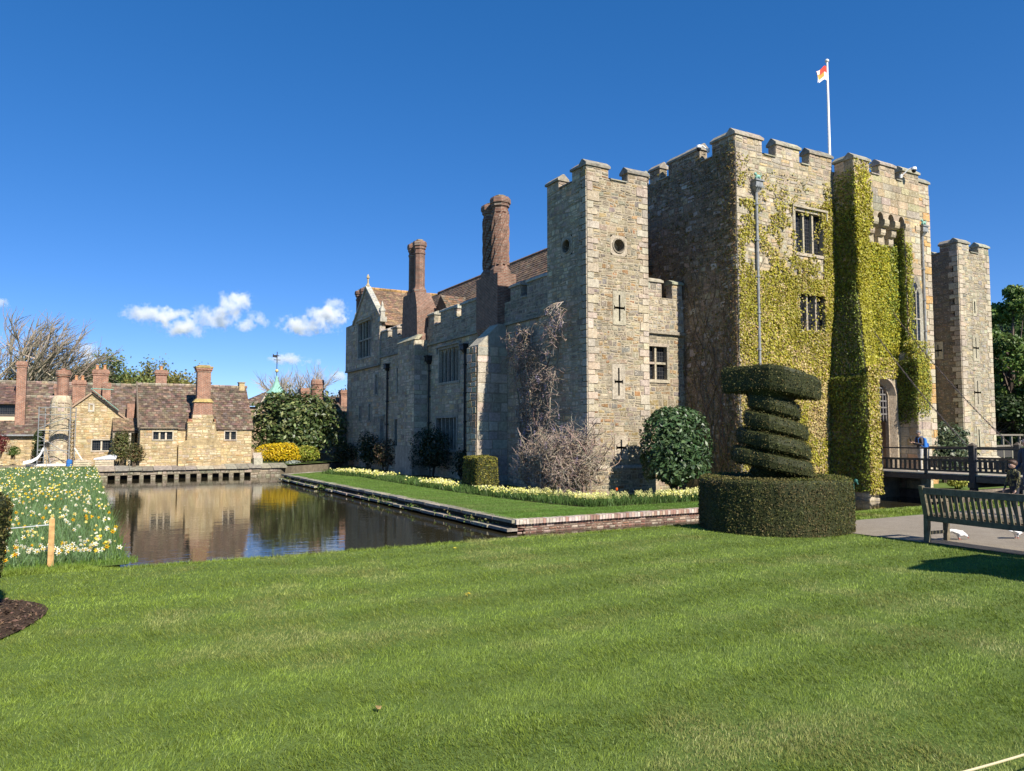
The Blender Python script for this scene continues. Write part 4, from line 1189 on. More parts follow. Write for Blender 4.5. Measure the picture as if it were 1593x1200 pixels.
# castle garden
ISL = [(10.72, 19.0), (10.42, 47.3), (15.3, 51.2), (17.5, 59.0), (24.0, 59.0), (24.0, 25.0), (22.9, 25.0), (22.9, 19.0)]
mb = MB(); mb.face([(u, v, GZ) for u, v in ISL]); structure(mb.build('garden_lawn', TURF))
mb = MB(); mb.face([(32.3, 19.4, GZ), (50.0, 19.4, GZ), (50.0, 59.0, GZ), (36, 59.0, GZ), (36, 24, GZ), (32.3, 24, GZ)]); structure(mb.build('garden_lawn', TURF))
# land to the left, behind and to the right
def mead_z(u, v): return -0.02 - 0.5 * np.clip((v - 11) / 38.0, 0, 1) + 0.05 * (fnoise(u * 0.5, v * 0.5, 5) - 0.5)
grid_sheet('meadow', -40, 0.5, BANKV, 54.0, 60, 60, mead_z, TURF)
mb = MB()
mb.face([(-300, BANKV, -0.6), (-40, BANKV, -0.6), (-40, 300, -0.6), (-300, 300, -0.6)])
mb.face([(-40, 54.0, -0.5), (0.5, 54.0, -0.5), (0.5, 300, -0.5), (-40, 300, -0.5)])
mb.face([(0.5, 53.2, -0.5), (11.5, 53.2, -0.5), (19.0, 59.6, -0.5), (60, 59.6, -0.5), (60, 300, -0.5), (0.5, 300, -0.5)])
mb.face([(56.5, BANKV, -0.2), (300, BANKV, -0.2), (300, 300, -0.2), (56.5, 300, -0.2)])
structure(mb.build('ground', FIELD))
mb = MB(); mb.face([(-3000, -3000, -3.0), (3000, -3000, -3.0), (3000, 3000, -3.0), (-3000, 3000, -3.0)]); structure(mb.build('terrain', FIELD))
mb = MB(); mb.face([(-9, 53.95, -0.42), (0.4, 53.95, -0.4), (0.4, 58, -0.4), (-12, 61, -0.4)]); structure(mb.build('yard', mat_ground('yard_gravel', (0.33, 0.27, 0.19), (0.25, 0.2, 0.14))))

# ---- retaining wall round the garden: slabs, ledge, brick front
rw = empty('retaining_wall', (10.7, 19.0, WZ), 'low moat wall of stone slabs and brick edging the castle garden', 'wall')
LICH = [((0.30, 0.27, 0.21), 3), ((0.24, 0.215, 0.17), 3), ((0.36, 0.32, 0.25), 2)]
core = MB()
def wallrun(a, b, inward, zt, zb, th, col):
    a, b, n = Vector((*a, 0)), Vector((*b, 0)), Vector((*inward, 0))
    core.hexa([a + UPV * zb, b + UPV * zb, b + n * th + UPV * zb, a + n * th + UPV * zb], [a + UPV * zt, b + UPV * zt, b + n * th + UPV * zt, a + n * th + UPV * zt], col)
wallrun((10.78, 19.03), (10.48, 47.3), (1, 0), GZ - 0.07, -2.0, 0.3, (0.06, 0.055, 0.04))
wallrun((10.48, 47.3), (15.3, 51.2), (0.5, -0.6), GZ - 0.07, -2.0, 0.3, (0.07, 0.06, 0.045))
wallrun((15.3, 51.2), (17.5, 59), (0.5, -0.2), GZ - 0.07, -2.0, 0.3, (0.07, 0.06, 0.045))
wallrun((10.78, 19.03), (22.9, 19.03), (0, 1), GZ - 0.12, -2.0, 0.3, (0.2, 0.15, 0.115))
wallrun((22.87, 19.03), (22.87, 25.0), (-1, 0), GZ - 0.05, -2.0, 0.3, (0.2, 0.15, 0.115))
wallrun((32.3, 19.43), (50, 19.43), (0, 1), GZ - 0.02, -2.0, 0.3, (0.22, 0.18, 0.14))
wallrun((32.33, 19.43), (32.33, 24), (1, 0), GZ - 0.02, -2.0, 0.3, (0.2, 0.15, 0.115))
core.build('core', MORTAR, rw)
v = 19.0
while v < 47.2:                                             # coping slabs and the ledge below them
    l = RNG.uniform(0.7, 1.25); u = 10.72 - (v - 19) * 0.0106
    mb = MB(); dz = RNG.uniform(-0.012, 0.012)
    mb.box((u - 0.1, v + 0.01, GZ - 0.075 + dz), (u + 0.3, min(v + l, 47.3) - 0.01, GZ + 0.012 + dz), vary(RNG.choice(LICH)[0], 0.15)); mb.build('slab', COPING, rw)
    if RNG.random() < 0.86:
        mb = MB(); mb.box((u - 0.26 + RNG.uniform(-0.05, 0.05), v + 0.02, GZ - 0.31 + dz), (u + 0.1, min(v + l, 47.3) - 0.02, GZ - 0.23 + dz), vary(RNG.choice(LICH)[0], 0.2)); mb.build('ledge_slab', COPING, rw)
    v += l
t = 0.0
A_, B_ = Vector((10.42, 47.3, 0)), Vector((15.3, 51.2, 0))
dd = (B_ - A_).normalized(); nn_ = Vector((dd.y, -dd.x, 0))
while t < (B_ - A_).length - 0.2:
    l = RNG.uniform(0.7, 1.2); p0 = A_ + dd * t; p1 = A_ + dd * (t + l - 0.02)
    mb = MB(); q = [p0 - nn_ * 0.1, p1 - nn_ * 0.1, p1 + nn_ * 0.3, p0 + nn_ * 0.3]
    mb.hexa([x + UPV * (GZ - 0.07) for x in q], [x + UPV * (GZ + 0.01) for x in q], vary(RNG.choice(LICH)[0], 0.15)); mb.build('slab', COPING, rw); t += l
u, n = 10.72, 0
bt = MB(); bt.box((-0.052, 0, 0), (0.052, 0.24, 0.135), (0.5, 0.42, 0.35))
while u < 17.6:                                             # bricks on edge along the front
    mb = MB(); mb.box((u + 0.004, 18.93, GZ - 0.12), (u + 0.104, 19.22, GZ + 0.014 + RNG.uniform(-0.006, 0.006)), vary(RNG.choice([(0.42, 0.33, 0.27), (0.5, 0.43, 0.36), (0.34, 0.21, 0.16), (0.46, 0.38, 0.32)]), 0.15))
    mb.build('brick', COPING, rw); u += 0.112
mb = MB()
mb.box((17.6, 18.93, GZ - 0.12), (22.9, 19.22, GZ + 0.014), (0.42, 0.34, 0.28)); mb.build('brick_edge', COPING, rw)
o = stones_obj(masonry(front(19.03), 10.79, 18.2, -1.5, GZ - 0.125, (), [((0.24, 0.13, 0.095), 3), ((0.38, 0.3, 0.24), 2), ((0.19, 0.11, 0.085), 2), ((0.46, 0.39, 0.32), 1.2)], hc=(0.07, 0.11), lc=(0.16, 0.26), amp=0.004, gap=0.02), rw, 'brickwork')
# ferns and weeds on the ledge
wp = []
for i in range(34):
    v = RNG.uniform(19.5, 47); u = 10.55 - (v - 19) * 0.0106
    k = RNG.randint(10, 40)
    wp.append(np.stack([u + NPR.normal(0, 0.1, k), v + NPR.normal(0, 0.22, k), GZ - 0.2 + NPR.normal(0, 0.06, k)], 1))
P = np.concatenate(wp); N = np.tile([-0.6, -0.3, 0.6], (len(P), 1))
vv, ff = leaf_quads(P, N, 0.045, 0.4, 0.8)
tag(np_mesh('weeds', vv, ff, LEAF, cols=cvar((0.10, 0.16, 0.03), len(ff), 0.4, alt=(0.2, 0.17, 0.07), altp=0.3)), kind='stuff')

# ---- quay wall on the far side with dark drain slots
qw = empty('quay_wall', (5.0, 52.9, WZ), 'low stone quay wall with a row of square drain slots under the cottages', 'wall')
mb = MB(); QV = 52.9
slots = []
u = 1.1
while u < 9.2:
    slots.append((u, u + 0.4, -1.3, -0.93)); u += RNG.uniform(0.62, 0.7)
wall_core(mb, front(QV), 0.5, 11.5, -2.0, -0.66, slots, 0.4, (0.2, 0.17, 0.12))
for s in slots: mb.face([front(QV).p(s[0], s[2], -0.4), front(QV).p(s[1], s[2], -0.4), front(QV).p(s[1], s[3], -0.4), front(QV).p(s[0], s[3], -0.4)], (1, 1, 1), 1)
mb.hexa([(11.5, QV, -2.0), (19, 59.3, -2.0), (18.7, 59.7, -2.0), (11.2, QV + 0.4, -2.0)], [(11.5, QV, -0.62), (19, 59.3, -0.62), (18.7, 59.7, -0.62), (11.2, QV + 0.4, -0.62)], (0.2, 0.17, 0.12))
mb.build('core', [MORTAR, DARKVOID], qw)
stones_obj(masonry(front(QV), 0.5, 11.5, -1.25, -0.68, slots, [((0.27, 0.235, 0.18), 3), ((0.2, 0.175, 0.135), 2), ((0.33, 0.29, 0.225), 1)], hc=(0.14, 0.2), lc=(0.2, 0.5)), qw)
u = 0.4
while u < 11.4:
    l = RNG.uniform(0.6, 1.1); mb = MB(); dz = RNG.uniform(-0.02, 0.02)
    mb.hexa([(u + 0.01, QV - 0.14, -0.66 + dz), (u + l - 0.01, QV - 0.14, -0.66 + dz), (u + l - 0.01, QV + 1.02, -0.62), (u + 0.01, QV + 1.02, -0.62)], [(u + 0.01, QV - 0.14, -0.57 + dz), (u + l - 0.01, QV - 0.14, -0.57 + dz), (u + l - 0.01, QV + 1.02, -0.36), (u + 0.01, QV + 1.02, -0.36)], vary(RNG.choice(LICH)[0], 0.2))
    mb.build('slab', COPING, qw); u += l
lw = empty('low_wall', (17.5, 62.0, -0.5), 'short pale garden wall beyond the moat beside the castle corner', 'wall')
mb = MB(); mb.box((15.6, 61.5, -0.6), (21.0, 61.9, 0.05), (0.36, 0.33, 0.28)); mb.build('core', MORTAR, lw)
for i in range(6): mb = MB(); mb.box((15.55 + i * 0.92, 61.45, 0.052), (16.45 + i * 0.92, 61.95, 0.13), vary((0.42, 0.39, 0.33), 0.15)); mb.build('slab', COPING, lw)

# ---- mown grass: real blades, thinner with distance, leaning with the mower stripes
def grass_blades(name, u0, u1, v0, v1, n, hmin, hmax, wid, keep, zf, base, alt, label_lean=True, dens=None, seed=1):
    r = np.random.default_rng(seed)
    U = r.uniform(u0, u1, n); Vv = r.uniform(v0, v1, n)
    k = keep(U, Vv)
    if dens is not None: k &= r.random(n) < dens(U, Vv)
    U, Vv = U[k], Vv[k]; n = len(U)
    d = np.sqrt(U ** 2 + Vv ** 2)
    stripe = np.sin((Vv + 0.25 * np.sin(U * 0.5) + 0.2 * fnoise(U, Vv, 40)) * 2 * math.pi / 1.05) * (0.35 + 0.9 * fnoise(U * 0.3, Vv * 0.3, 41))
    lean = np.stack([0.75 * np.sign(stripe) * np.minimum(1, np.abs(stripe) * 1.6), 0.15 * np.ones(n)], 1) * (0.5 if label_lean else 0.1)
    tuft = fnoise(U * 6.0, Vv * 6.0, 9)
    hgt = r.uniform(hmin, hmax, n) * (0.45 + 1.1 * tuft)
    w = wid * np.clip(d / 5.0, 0.8, 3.0) * r.uniform(0.7, 1.3, n)
    an = r.uniform(0, 2 * math.pi, n)
    sx, sy = np.cos(an) * w, np.sin(an) * w
    tip = lean * hgt[:, None] * 1.1 + r.normal(0, 0.5, (n, 2)) * hgt[:, None]
    z0 = zf(U, Vv) - 0.004
    v = np.empty((n, 5, 3))
    v[:, 0] = np.stack([U - sx, Vv - sy, z0], 1); v[:, 1] = np.stack([U + sx, Vv + sy, z0], 1)
    mid = tip * 0.4
    v[:, 2] = np.stack([U + sx * 0.75 + mid[:, 0], Vv + sy * 0.75 + mid[:, 1], z0 + hgt * 0.6], 1)
    v[:, 3] = np.stack([U - sx * 0.75 + mid[:, 0], Vv - sy * 0.75 + mid[:, 1], z0 + hgt * 0.6], 1)
    v[:, 4] = np.stack([U + tip[:, 0], Vv + tip[:, 1], z0 + hgt], 1)
    i = np.arange(n)[:, None] * 5
    nr = d < 4.6                       # bent blades close by, plain ones farther off
    own = np.concatenate([np.repeat(np.arange(n)[nr], 3), np.arange(n)[~nr]])
    f = np.concatenate([np.concatenate([i[nr] + np.array([[0, 1, 2]]), i[nr] + np.array([[0, 2, 3]]), i[nr] + np.array([[3, 2, 4]])], 1).reshape(-1, 3), i[~nr] + np.array([[0, 1, 4]])])
    patch = fnoise(U * 0.45, Vv * 0.6, 21); dry = fnoise(U * 1.3 + 9, Vv * 1.3, 33)
    fine = fnoise(U * 5.0, Vv * 5.0, 55)
    c = np.array(base)[None] * ((0.62 + 0.5 * patch) * (0.72 + 0.56 * fine))[:, None]
    m = np.clip((dry - 0.57) * 2.6, 0, 0.5)[:, None]
    c = c * (1 - m) + np.array(alt)[None] * m
    c = c * (1 + 0.15 * stripe[:, None] * np.array([[0.9, 1.0, 1.7]])) * r.uniform(0.65, 1.35, (n, 1))  # mower stripes' light and dark tinted into blade colour besides the lean
    o = np_mesh(name, v.reshape(-1, 3), f, LEAF, cols=np.clip(c, 0.01, 0.6)[own])
    return tag(o, kind='stuff')
drumc = (10.6, 9.48)
def on_lawn(u, v):
    return (v < BANKV - 0.02) & ((u < 11.06) | (v > 9.6)) & ((u - drumc[0]) ** 2 + (v - drumc[1]) ** 2 > 1.15 ** 2) & ((u + 1.62) ** 2 + (v - 8.2) ** 2 > 1.3 ** 2)
G1, G2 = (0.198, 0.268, 0.036), (0.31, 0.28, 0.11)
def seen(u, v):                       # the part of the lawn in front of the camera, with a margin for a step aside
    f_, s_ = 0.488 * u + 0.873 * v, 0.873 * u - 0.488 * v
    return (f_ > 1.2) & (np.abs(s_) < 0.74 * f_ + 4.0)
near_d = lambda u, v: np.clip(26.0 / (u * u + v * v), 0.15, 1) * np.where(np.abs(0.873 * u - 0.488 * v) > 0.72 * (0.488 * u + 0.873 * v) + 0.6, 0.45, 1.0)
grass_blades('mown_grass', -5.5, 11.08, -0.9, BANKV, 2150000, 0.011, 0.031, 0.0021, lambda u, v: on_lawn(u, v) & seen(u, v), lawn_z, G1, G2, dens=near_d, seed=3)
grass_blades('long_grass_tips', -2.6, 11.08, 0.6, BANKV, 30000, 0.025, 0.055, 0.0016, lambda u, v: on_lawn(u, v) & seen(u, v), lawn_z, (0.19, 0.26, 0.07), G2, dens=near_d, seed=13)
grass_blades('lawn_edge_grass', -1.0, 11.0, BANKV - 0.4, BANKV + 0.02, 26000, 0.02, 0.06, 0.0024, lambda u, v: on_lawn(u, v), lawn_z, G1, G2, label_lean=False, seed=5)
grass_blades('lawn_edge_grass', 12.2, 20, 9.6, BANKV + 0.02, 26000, 0.025, 0.05, 0.003, lambda u, v: on_lawn(u, v), lawn_z, G1, G2, seed=6)
def in_garden(u, v): return (u > 10.8 - (v - 19) * 0.0106) & (v > 19.1)
gzf = lambda u, v: np.full_like(u, GZ)
grass_blades('garden_grass', 10.2, 14.4, 19.1, 47, 90000, 0.02, 0.045, 0.0018, in_garden, gzf, (0.13, 0.24, 0.035), (0.2, 0.24, 0.06), label_lean=False, seed=7)
grass_blades('garden_grass', 10.7, 20.5, 19.1, 21.2, 40000, 0.02, 0.045, 0.0018, in_garden, gzf, (0.13, 0.24, 0.035), (0.2, 0.24, 0.06), label_lean=False, seed=8)
# a few fallen leaves and dandelions in the lawn
lf = [(3.4, 7.0, (0.6, 0.45, 0.05), 'small yellow dandelion head in the middle of the lawn'), (1.55, 4.4, (0.45, 0.3, 0.12), 'tan fallen leaf on the lawn nearest the camera'), (4.6, 9.9, (0.6, 0.5, 0.05), 'tiny yellow flower near the far lawn edge, below the brick moat wall')]
for (u, v, lc0, lb0) in lf:
    mb = MB(); z = float(lawn_z(np.array([u]), np.array([v]))[0]) + 0.03; a = RNG.uniform(0, 6.28)
    q = [Vector((u + math.cos(a + t) * r_, v + math.sin(a + t) * r_, z + dz)) for t, r_, dz in ((0, 0.03, 0), (0.7, 0.022, 0.012), (1.57, 0.018, 0.0), (3.14, 0.03, 0.004), (4.7, 0.018, 0.01), (5.6, 0.022, 0.0))]
    mb.face(q, lc0); mb.tube([(u, v, z - 0.02), q[3]], 0.002, 3, lc0)
    tag(mb.build('fallen_leaf', LEAF, at=(u, v, z)), lb0, 'leaf')
# petals and leaf scraps afloat on the moat
n = 170; U = NPR.uniform(0.8, 10.2, n); Vv = NPR.uniform(12, 46, n); k = (U < 10.3) ; P = np.stack([U, Vv, np.full(n, WZ + 0.006)], 1)
leafmesh0 = leaf_quads(P, np.tile([0, 0, 1.0], (n, 1)), 0.03, 0.6, 0.05, 0.05)
tag(np_mesh('floating_scraps', leafmesh0[0], leafmesh0[1], LEAF, cols=cvar((0.3, 0.27, 0.2), n, 0.5)), kind='stuff')
# ------------------------------------------------------------------ the village houses beyond the moat
RT2 = [(0.155, 0.108, 0.08), (0.13, 0.095, 0.072), (0.18, 0.125, 0.09), (0.21, 0.165, 0.125), (0.115, 0.085, 0.065)]
GOLD = (0.44, 0.34, 0.19)

def house(root, u0, u1, v0, v1, zb, ze, zr, axis='u', holes=(), pal=PAL_GOLD, over=0.25, tiles=RT2, tsz=(0.24, 0.21), mside=True, hipL=0.0, face_pal=None, wallmat=None):
    mb = MB(); fp = front(v0)
    if axis == 'u':
        vm = (v0 + v1) / 2
        wall_core(mb, fp, u0, u1, zb, ze, holes, 0.25, GOLD)
        mb.face([(u0, v1, zb), (u1, v1, zb), (u1, v1, ze), (u0, v1, ze)], GOLD)
        for u in (u0, u1): mb.face([(u, v0, zb), (u, v1, zb), (u, v1, ze), (u, vm, zr - 0.05), (u, v0, ze)], GOLD)
        mb.build('wall', wallmat or MORTAR, root)
        if mside: stones_obj(masonry(fp, u0, u1, zb, ze, holes, pal, hc=(0.1, 0.2), lc=(0.16, 0.46)) + masonry(left(u0), v0, v1, zb, ze, (), pal, hc=(0.12, 0.22)), root, 'stonework')
        rm = MB(); slope = Vector((0, vm - v0, zr - ze)); o = slope.normalized() * over
        e = Vector((u0 - over, v0, ze)) - o
        w = u1 - u0 + 2 * over
        rm.face([e - UPV * 0.02, e + Vector((w, 0, -0.02)), Vector((u1 + over, vm, zr - 0.02)), Vector((u0 - over, vm, zr - 0.02))], (0.08, 0.055, 0.04))
        e2 = Vector((u0 - over, v1, ze)) + Vector((0, o.y, -o.z))
        rm.face([e2, e2 + Vector((w, 0, 0)), Vector((u1 + over, vm, zr - 0.02)), Vector((u0 - over, vm, zr - 0.02))], (0.1, 0.07, 0.05))
        roof_tiles(rm, e, (1, 0, 0), slope, w, slope.length + over, tsz[0], tsz[1], tiles, 0.3, 0.035)
        k = u0 - over
        while k < u1 + over - 0.1:
            rm.tube([(k, vm, zr + 0.02), (k + 0.36, vm, zr + 0.03)], 0.1, 6, vary((0.3, 0.25, 0.19), 0.3)); k += 0.38
        rf = rm.build('roof', TILE, root); rf['kind'] = 'stuff'
    else:
        um = (u0 + u1) / 2
        wall_core(mb, fp, u0, u1, zb, ze, [h for h in holes if h[3] <= ze], 0.25, GOLD)
        mb.face([fp.p(u0, ze), fp.p(u1, ze), fp.p(um, zr)], GOLD)
        for u in (u0, u1): mb.face([(u, v0, zb), (u, v1, zb), (u, v1, ze), (u, v0, ze)], GOLD)
        mb.build('wall', wallmat or MORTAR, root)
        if mside:
            st = [s for s in masonry(fp, u0, u1, zb, zr, holes, pal, hc=(0.1, 0.2), lc=(0.16, 0.46)) if max(q[1] for q in s[1]) < ze or all(q[1] - ze < (zr - ze) * (1 - abs(q[0] - um) / (um - u0)) - 0.02 for q in s[1])]
            stones_obj(st, root, 'stonework')
        rm = MB()
        for sg in (-1, 1):
            ue = u0 if sg < 0 else u1
            sl = Vector((um - ue, 0, zr - ze)); o = sl.normalized() * over
            e = Vector((ue, v0 - 0.12, ze)) - o
            rm.face([e - UPV * 0.02, e + Vector((0, v1 - v0, -0.02)), Vector((um, v1 - 0.12, zr - 0.02)), Vector((um, v0 - 0.12, zr - 0.02))], (0.08, 0.055, 0.04))
            roof_tiles(rm, e, (0, 1, 0), sl, v1 - v0, sl.length + over, tsz[0], tsz[1], tiles, 0.3, 0.035)
        rf = rm.build('roof', TILE, root); rf['kind'] = 'stuff'
        vb = MB()
        for sg in (-1, 1):
            ue = u0 if sg < 0 else u1
            sl = Vector((um - ue, 0, zr - ze)); o = sl.normalized() * over
            vb.bar(Vector((ue, v0 - 0.08, ze - 0.06)) - o, Vector((um, v0 - 0.08, zr - 0.06)), 0.12, 0.1, (0.36, 0.25, 0.17))
        vb.build('verge', OAK, root)

def brick_stack(root, u0, u1, v0, v1, z0, z1, name='chimney', mat=None, cap=0.08, pots=0, label=None):
    mb = MB(); mb.box((u0, v0, z0), (u1, v1, z1 - 0.42))
    for i, (o, za, zb_) in enumerate(((cap * 0.5, 0.418, 0.3), (cap, 0.298, 0.12), (cap * 0.4, 0.118, 0.0))):
        mb.box((u0 - o, v0 - o, z1 - za), (u1 + o, v1 + o, z1 - zb_), (1, 1, 1), 0 if i != 1 else 0)
    o = mb.build(name, [mat or BRICK], root)
    for i in range(pots):
        p = MB(); x = u0 + (u1 - u0) * (i + 0.5) / pots
        p.lathe([(0.11, 0), (0.12, 0.05), (0.095, 0.1), (0.09, 0.26), (0.12, 0.3), (0.11, 0.34)], (x, (v0 + v1) / 2, z1), 8, (0.5, 0.25, 0.12))
        p.build('chimney_pot', PAINT, o)
    if label: o['label'] = label
    return o

# ---- right cottage with the stepped chimney
ct = empty('cottage', (6.3, 54.0, -0.4), 'golden stone cottage with a steep tiled roof and stepped chimney breast on the far bank', 'cottage')
wA, wB, wC = (3.62, 4.75, 1.28, 1.78), (8.02, 8.72, 1.26, 1.8), (4.35, 4.65, -0.06, 0.1)
hs = [hole(*wB, sur=0.07)]
house(ct, 2.86, 9.75, 54.0, 60.4, -0.45, 2.0, 5.0, 'u', hs, over=0.12)
mb = MB()
bayp = front(53.7)
wall_core(mb, bayp, 2.86, 5.05, -0.45, 1.98, [hole(*wA, sur=0.07)], 0.2, GOLD)
for u in (2.86, 5.05): mb.face([(u, 53.7, -0.45), (u, 54.0, -0.45), (u, 54.0, 1.98), (u, 53.7, 1.98)], GOLD)
mb.build('bay', MORTAR, ct)
stones_obj(masonry(bayp, 2.86, 5.05, -0.45, 1.98, [hole(*wA, sur=0.07)], PAL_GOLD, hc=(0.1, 0.2), lc=(0.16, 0.46)), ct, 'stonework')
mb = MB(); mb.box((2.86, 53.55, 1.99), (5.12, 54.05, 2.06), (0.25, 0.2, 0.14)); mb.build('eaves_board', OAK, ct)
window(ct, bayp, *wA, lights=3, sur=0.07, deep=0.12, hood=False, col=(0.52, 0.46, 0.36))
window(ct, front(54.0), *wB, lights=2, sur=0.07, deep=0.12, hood=False, col=(0.52, 0.46, 0.36))
cb = MB()
cv = 53.45
def stage(u0, u1, z0, z1, tu0=None, tu1=None, v=cv):
    tu0 = u0 if tu0 is None else tu0; tu1 = u1 if tu1 is None else tu1
    cb.hexa([(u0, v, z0), (u1, v, z0), (u1, 54.1, z0), (u0, 54.1, z0)], [(tu0, v, z1), (tu1, v, z1), (tu1, 54.1, z1), (tu0, 54.1, z1)], GOLD)
stage(5.1, 7.75, -0.45, 0.9); stage(5.1, 7.75, 0.902, 1.25, 5.62, 7.55); stage(5.62, 7.5, 1.252, 2.35, 5.62, 7.3); stage(5.9, 7.3, 2.352, 2.9, 5.9, 7.15)
cbo = cb.build('chimney_breast', MORTAR, ct)
stones_obj(masonry(front(cv), 5.1, 7.7, -0.45, 0.9, (), PAL_GOLD, hc=(0.1, 0.2), lc=(0.16, 0.46)) + masonry(front(cv), 5.63, 7.3, 1.25, 2.35, (), PAL_GOLD, hc=(0.1, 0.2), lc=(0.16, 0.46)) + masonry(front(cv), 5.9, 7.15, 2.36, 2.9, (), PAL_GOLD, hc=(0.1, 0.2)) + masonry(left(5.62), cv, 54.1, 1.25, 2.35, (), PAL_GOLD), cbo)
mb = MB()
for (a, b_) in ((5.58, 5.92), (7.13, 7.36)): mb.box((a, cv - 0.05, 2.36), (b_, 54.15, 2.44), (0.42, 0.3, 0.15)); mb.box((a + 0.04, cv, 2.442), (b_ - 0.02, 54.1, 2.62), (0.32, 0.14, 0.08))
mb.build('shoulder', STONE, cbo)
mb = MB()
mb.hexa([(5.92, cv, 2.902), (7.14, cv, 2.902), (7.14, 54.2, 2.902), (5.92, 54.2, 2.902)], [(6.0, cv, 3.72), (7.1, cv, 3.72), (7.1, 54.2, 3.72), (6.0, 54.2, 3.72)])
mb.box((6.15, cv + 0.02, 3.95), (6.98, 54.25, 5.75)); 
for (o, z0, z1) in ((0.05, 5.752, 5.86), (0.1, 5.862, 6.0)): mb.box((6.15 - o, cv + 0.02 - o, z0), (6.98 + o, 54.25 + o, z1))
st_ = mb.build('chimney', BRICK, ct)
mb = MB()
mb.hexa([(5.93, cv - 0.08, 3.722), (7.18, cv - 0.08, 3.722), (7.18, 54.3, 3.722), (5.93, 54.3, 3.722)], [(6.1, cv, 3.95), (7.02, cv, 3.95), (7.02, 54.28, 3.95), (6.1, 54.28, 3.95)], (0.42, 0.31, 0.12))
mb.box((6.02, cv - 0.1, 6.002), (7.11, 54.37, 6.1), (0.36, 0.28, 0.12)); mb.box((6.2, cv + 0.1, 6.102), (6.93, 54.2, 6.2), (0.34, 0.27, 0.14))
mb.build('lichened_offset', COPING, st_)
mb = MB(); mb.box((9.35, 56.9, 4.7), (9.72, 57.5, 5.3), (0.46, 0.36, 0.2)); mb.box((9.3, 56.85, 5.302), (9.77, 57.55, 5.36), (0.4, 0.32, 0.2)); mb.build('gable_stack', STONE, ct)
mb = MB(); mb.prism([(2.7, 53.7, 1.95), (2.7, 57.2, 5.02), (2.7, 57.2, 5.2), (2.7, 53.6, 2.05)], (0.1, 0, 0), (0.14, 0.11, 0.08)); mb.build('bargeboard', OAK, ct)
# mounting block by the cottage corner
mbk = empty('stone_steps', (10.1, 53.9, -0.45), 'small block of pale stone steps at the cottage corner', 'steps')
for i in range(3):
    mb = MB(); mb.box((9.83 + i * 0.005, 53.4 + i * 0.25, -0.45), (10.4, 54.0, 0.02 + i * 0.17), vary((0.46, 0.42, 0.34), 0.1)); mb.build('step', STONE, mbk)

# ---- gabled house
gb_ = empty('gabled_house', (0.2, 57.0, -0.4), 'stone house with a pointed gable and mullioned window left of the cottage', 'house')
wG, wS = (0.22, 1.3, 0.55, 1.22), (0.02, 0.18, 3.2, 3.55)
house(gb_, -2.5, 2.75, 57.0, 64.0, -0.5, 2.2, 4.42, 'v', [hole(*wG, sur=0.08), hole(*wS, sur=0.1)], over=0.12)
window(gb_, front(57.0), *wG, lights=2, rows=1, sur=0.08, deep=0.12, hood=False, col=(0.54, 0.47, 0.36))
window(gb_, front(57.0), *wS, lights=1, rows=1, sur=0.1, deep=0.1, hood=False, col=(0.54, 0.5, 0.42))
mb = MB(); mb.bar((1.7, 56.86, 3.2), (0.05, 56.86, 4.62), 0.5, 0.03); mb.bar((0.1, 56.9, 4.63), (1.3, 57.4, 4.6), 0.3, 0.04); mb.build('copper_flashing', COPPER, gb_)
brick_stack(gb_, 0.15, 1.1, 60.2, 60.9, 4.0, 6.15, pots=2, label='broad brick stack behind the gable point')
brick_stack(gb_, 0.75, 1.25, 59.6, 60.1, 4.0, 5.2, cap=0.04)
brick_stack(gb_, -1.1, -0.3, 62.5, 63.0, 3.8, 5.5, pots=2)
mb = MB()
mb.lathe([(0.62, -0.5), (0.62, 3.5), (0.58, 3.8), (0.5, 4.0), (0.42, 4.1)], (-1.6, 56.95, 0), 12, (0.52, 0.44, 0.31))
mb.build('round_stack_base', MORTAR, gb_)
sts = []
for k in range(5):                                       # stones on the round stack
    t0 = -math.pi + math.pi * k / 5; t1 = t0 + math.pi / 5
    p0 = Vector((-1.6 + 0.63 * math.cos(t0), 56.95 + 0.63 * math.sin(t0), 0)); p1 = Vector((-1.6 + 0.63 * math.cos(t1), 56.95 + 0.63 * math.sin(t1), 0))
    e = (p1 - p0).normalized(); sts += masonry(PL(p0, e, (e.y, -e.x, 0)), 0, (p1 - p0).length, -0.45, 3.7, (), [((0.5, 0.42, 0.28), 2), ((0.44, 0.36, 0.24), 2), ((0.56, 0.5, 0.4), 2)], hc=(0.12, 0.22), lc=(0.15, 0.4))
stones_obj(sts, gb_, 'stonework')
mb = MB(); mb.lathe([(0.34, 4.08), (0.34, 5.3), (0.4, 5.34), (0.4, 5.42), (0.45, 5.46), (0.45, 5.72), (0.4, 5.76)], (-1.55, 57.05, 0), 14); mb.tube([(-1.55, 57.05, 5.74), (-1.55, 57.05, 5.9)], 0.13, 8, (1, 1, 1)); mb.build('round_chimney', BRICK, gb_)
# lean-to between gable and cottage
lt = MB()
P = Vector((1.35, 55.2, 1.82)); S = Vector((0, 1.8, 0.85))
lt.face([P, P + Vector((1.48, 0, 0)), P + Vector((1.48, 0, 0)) + S, P + S], (0.1, 0.07, 0.05))
roof_tiles(lt, P + UPV * 0.02, (1, 0, 0), S, 1.48, S.length, 0.22, 0.2, [(0.24, 0.17, 0.11), (0.2, 0.14, 0.09)], 0.3, 0.03)
lto = lt.build('porch_roof', TILE, gb_); lto['kind'] = 'stuff'
mb = MB(); mb.box((1.3, 55.25, 1.7), (2.86, 55.33, 1.8), (0.1, 0.08, 0.06)); mb.box((2.28, 55.26, -0.4), (2.42, 55.36, 1.7), (0.5, 0.44, 0.34)); mb.box((1.36, 55.26, -0.4), (1.48, 55.36, 1.7), (0.3, 0.25, 0.18)); mb.build('porch_frame', OAK, gb_)
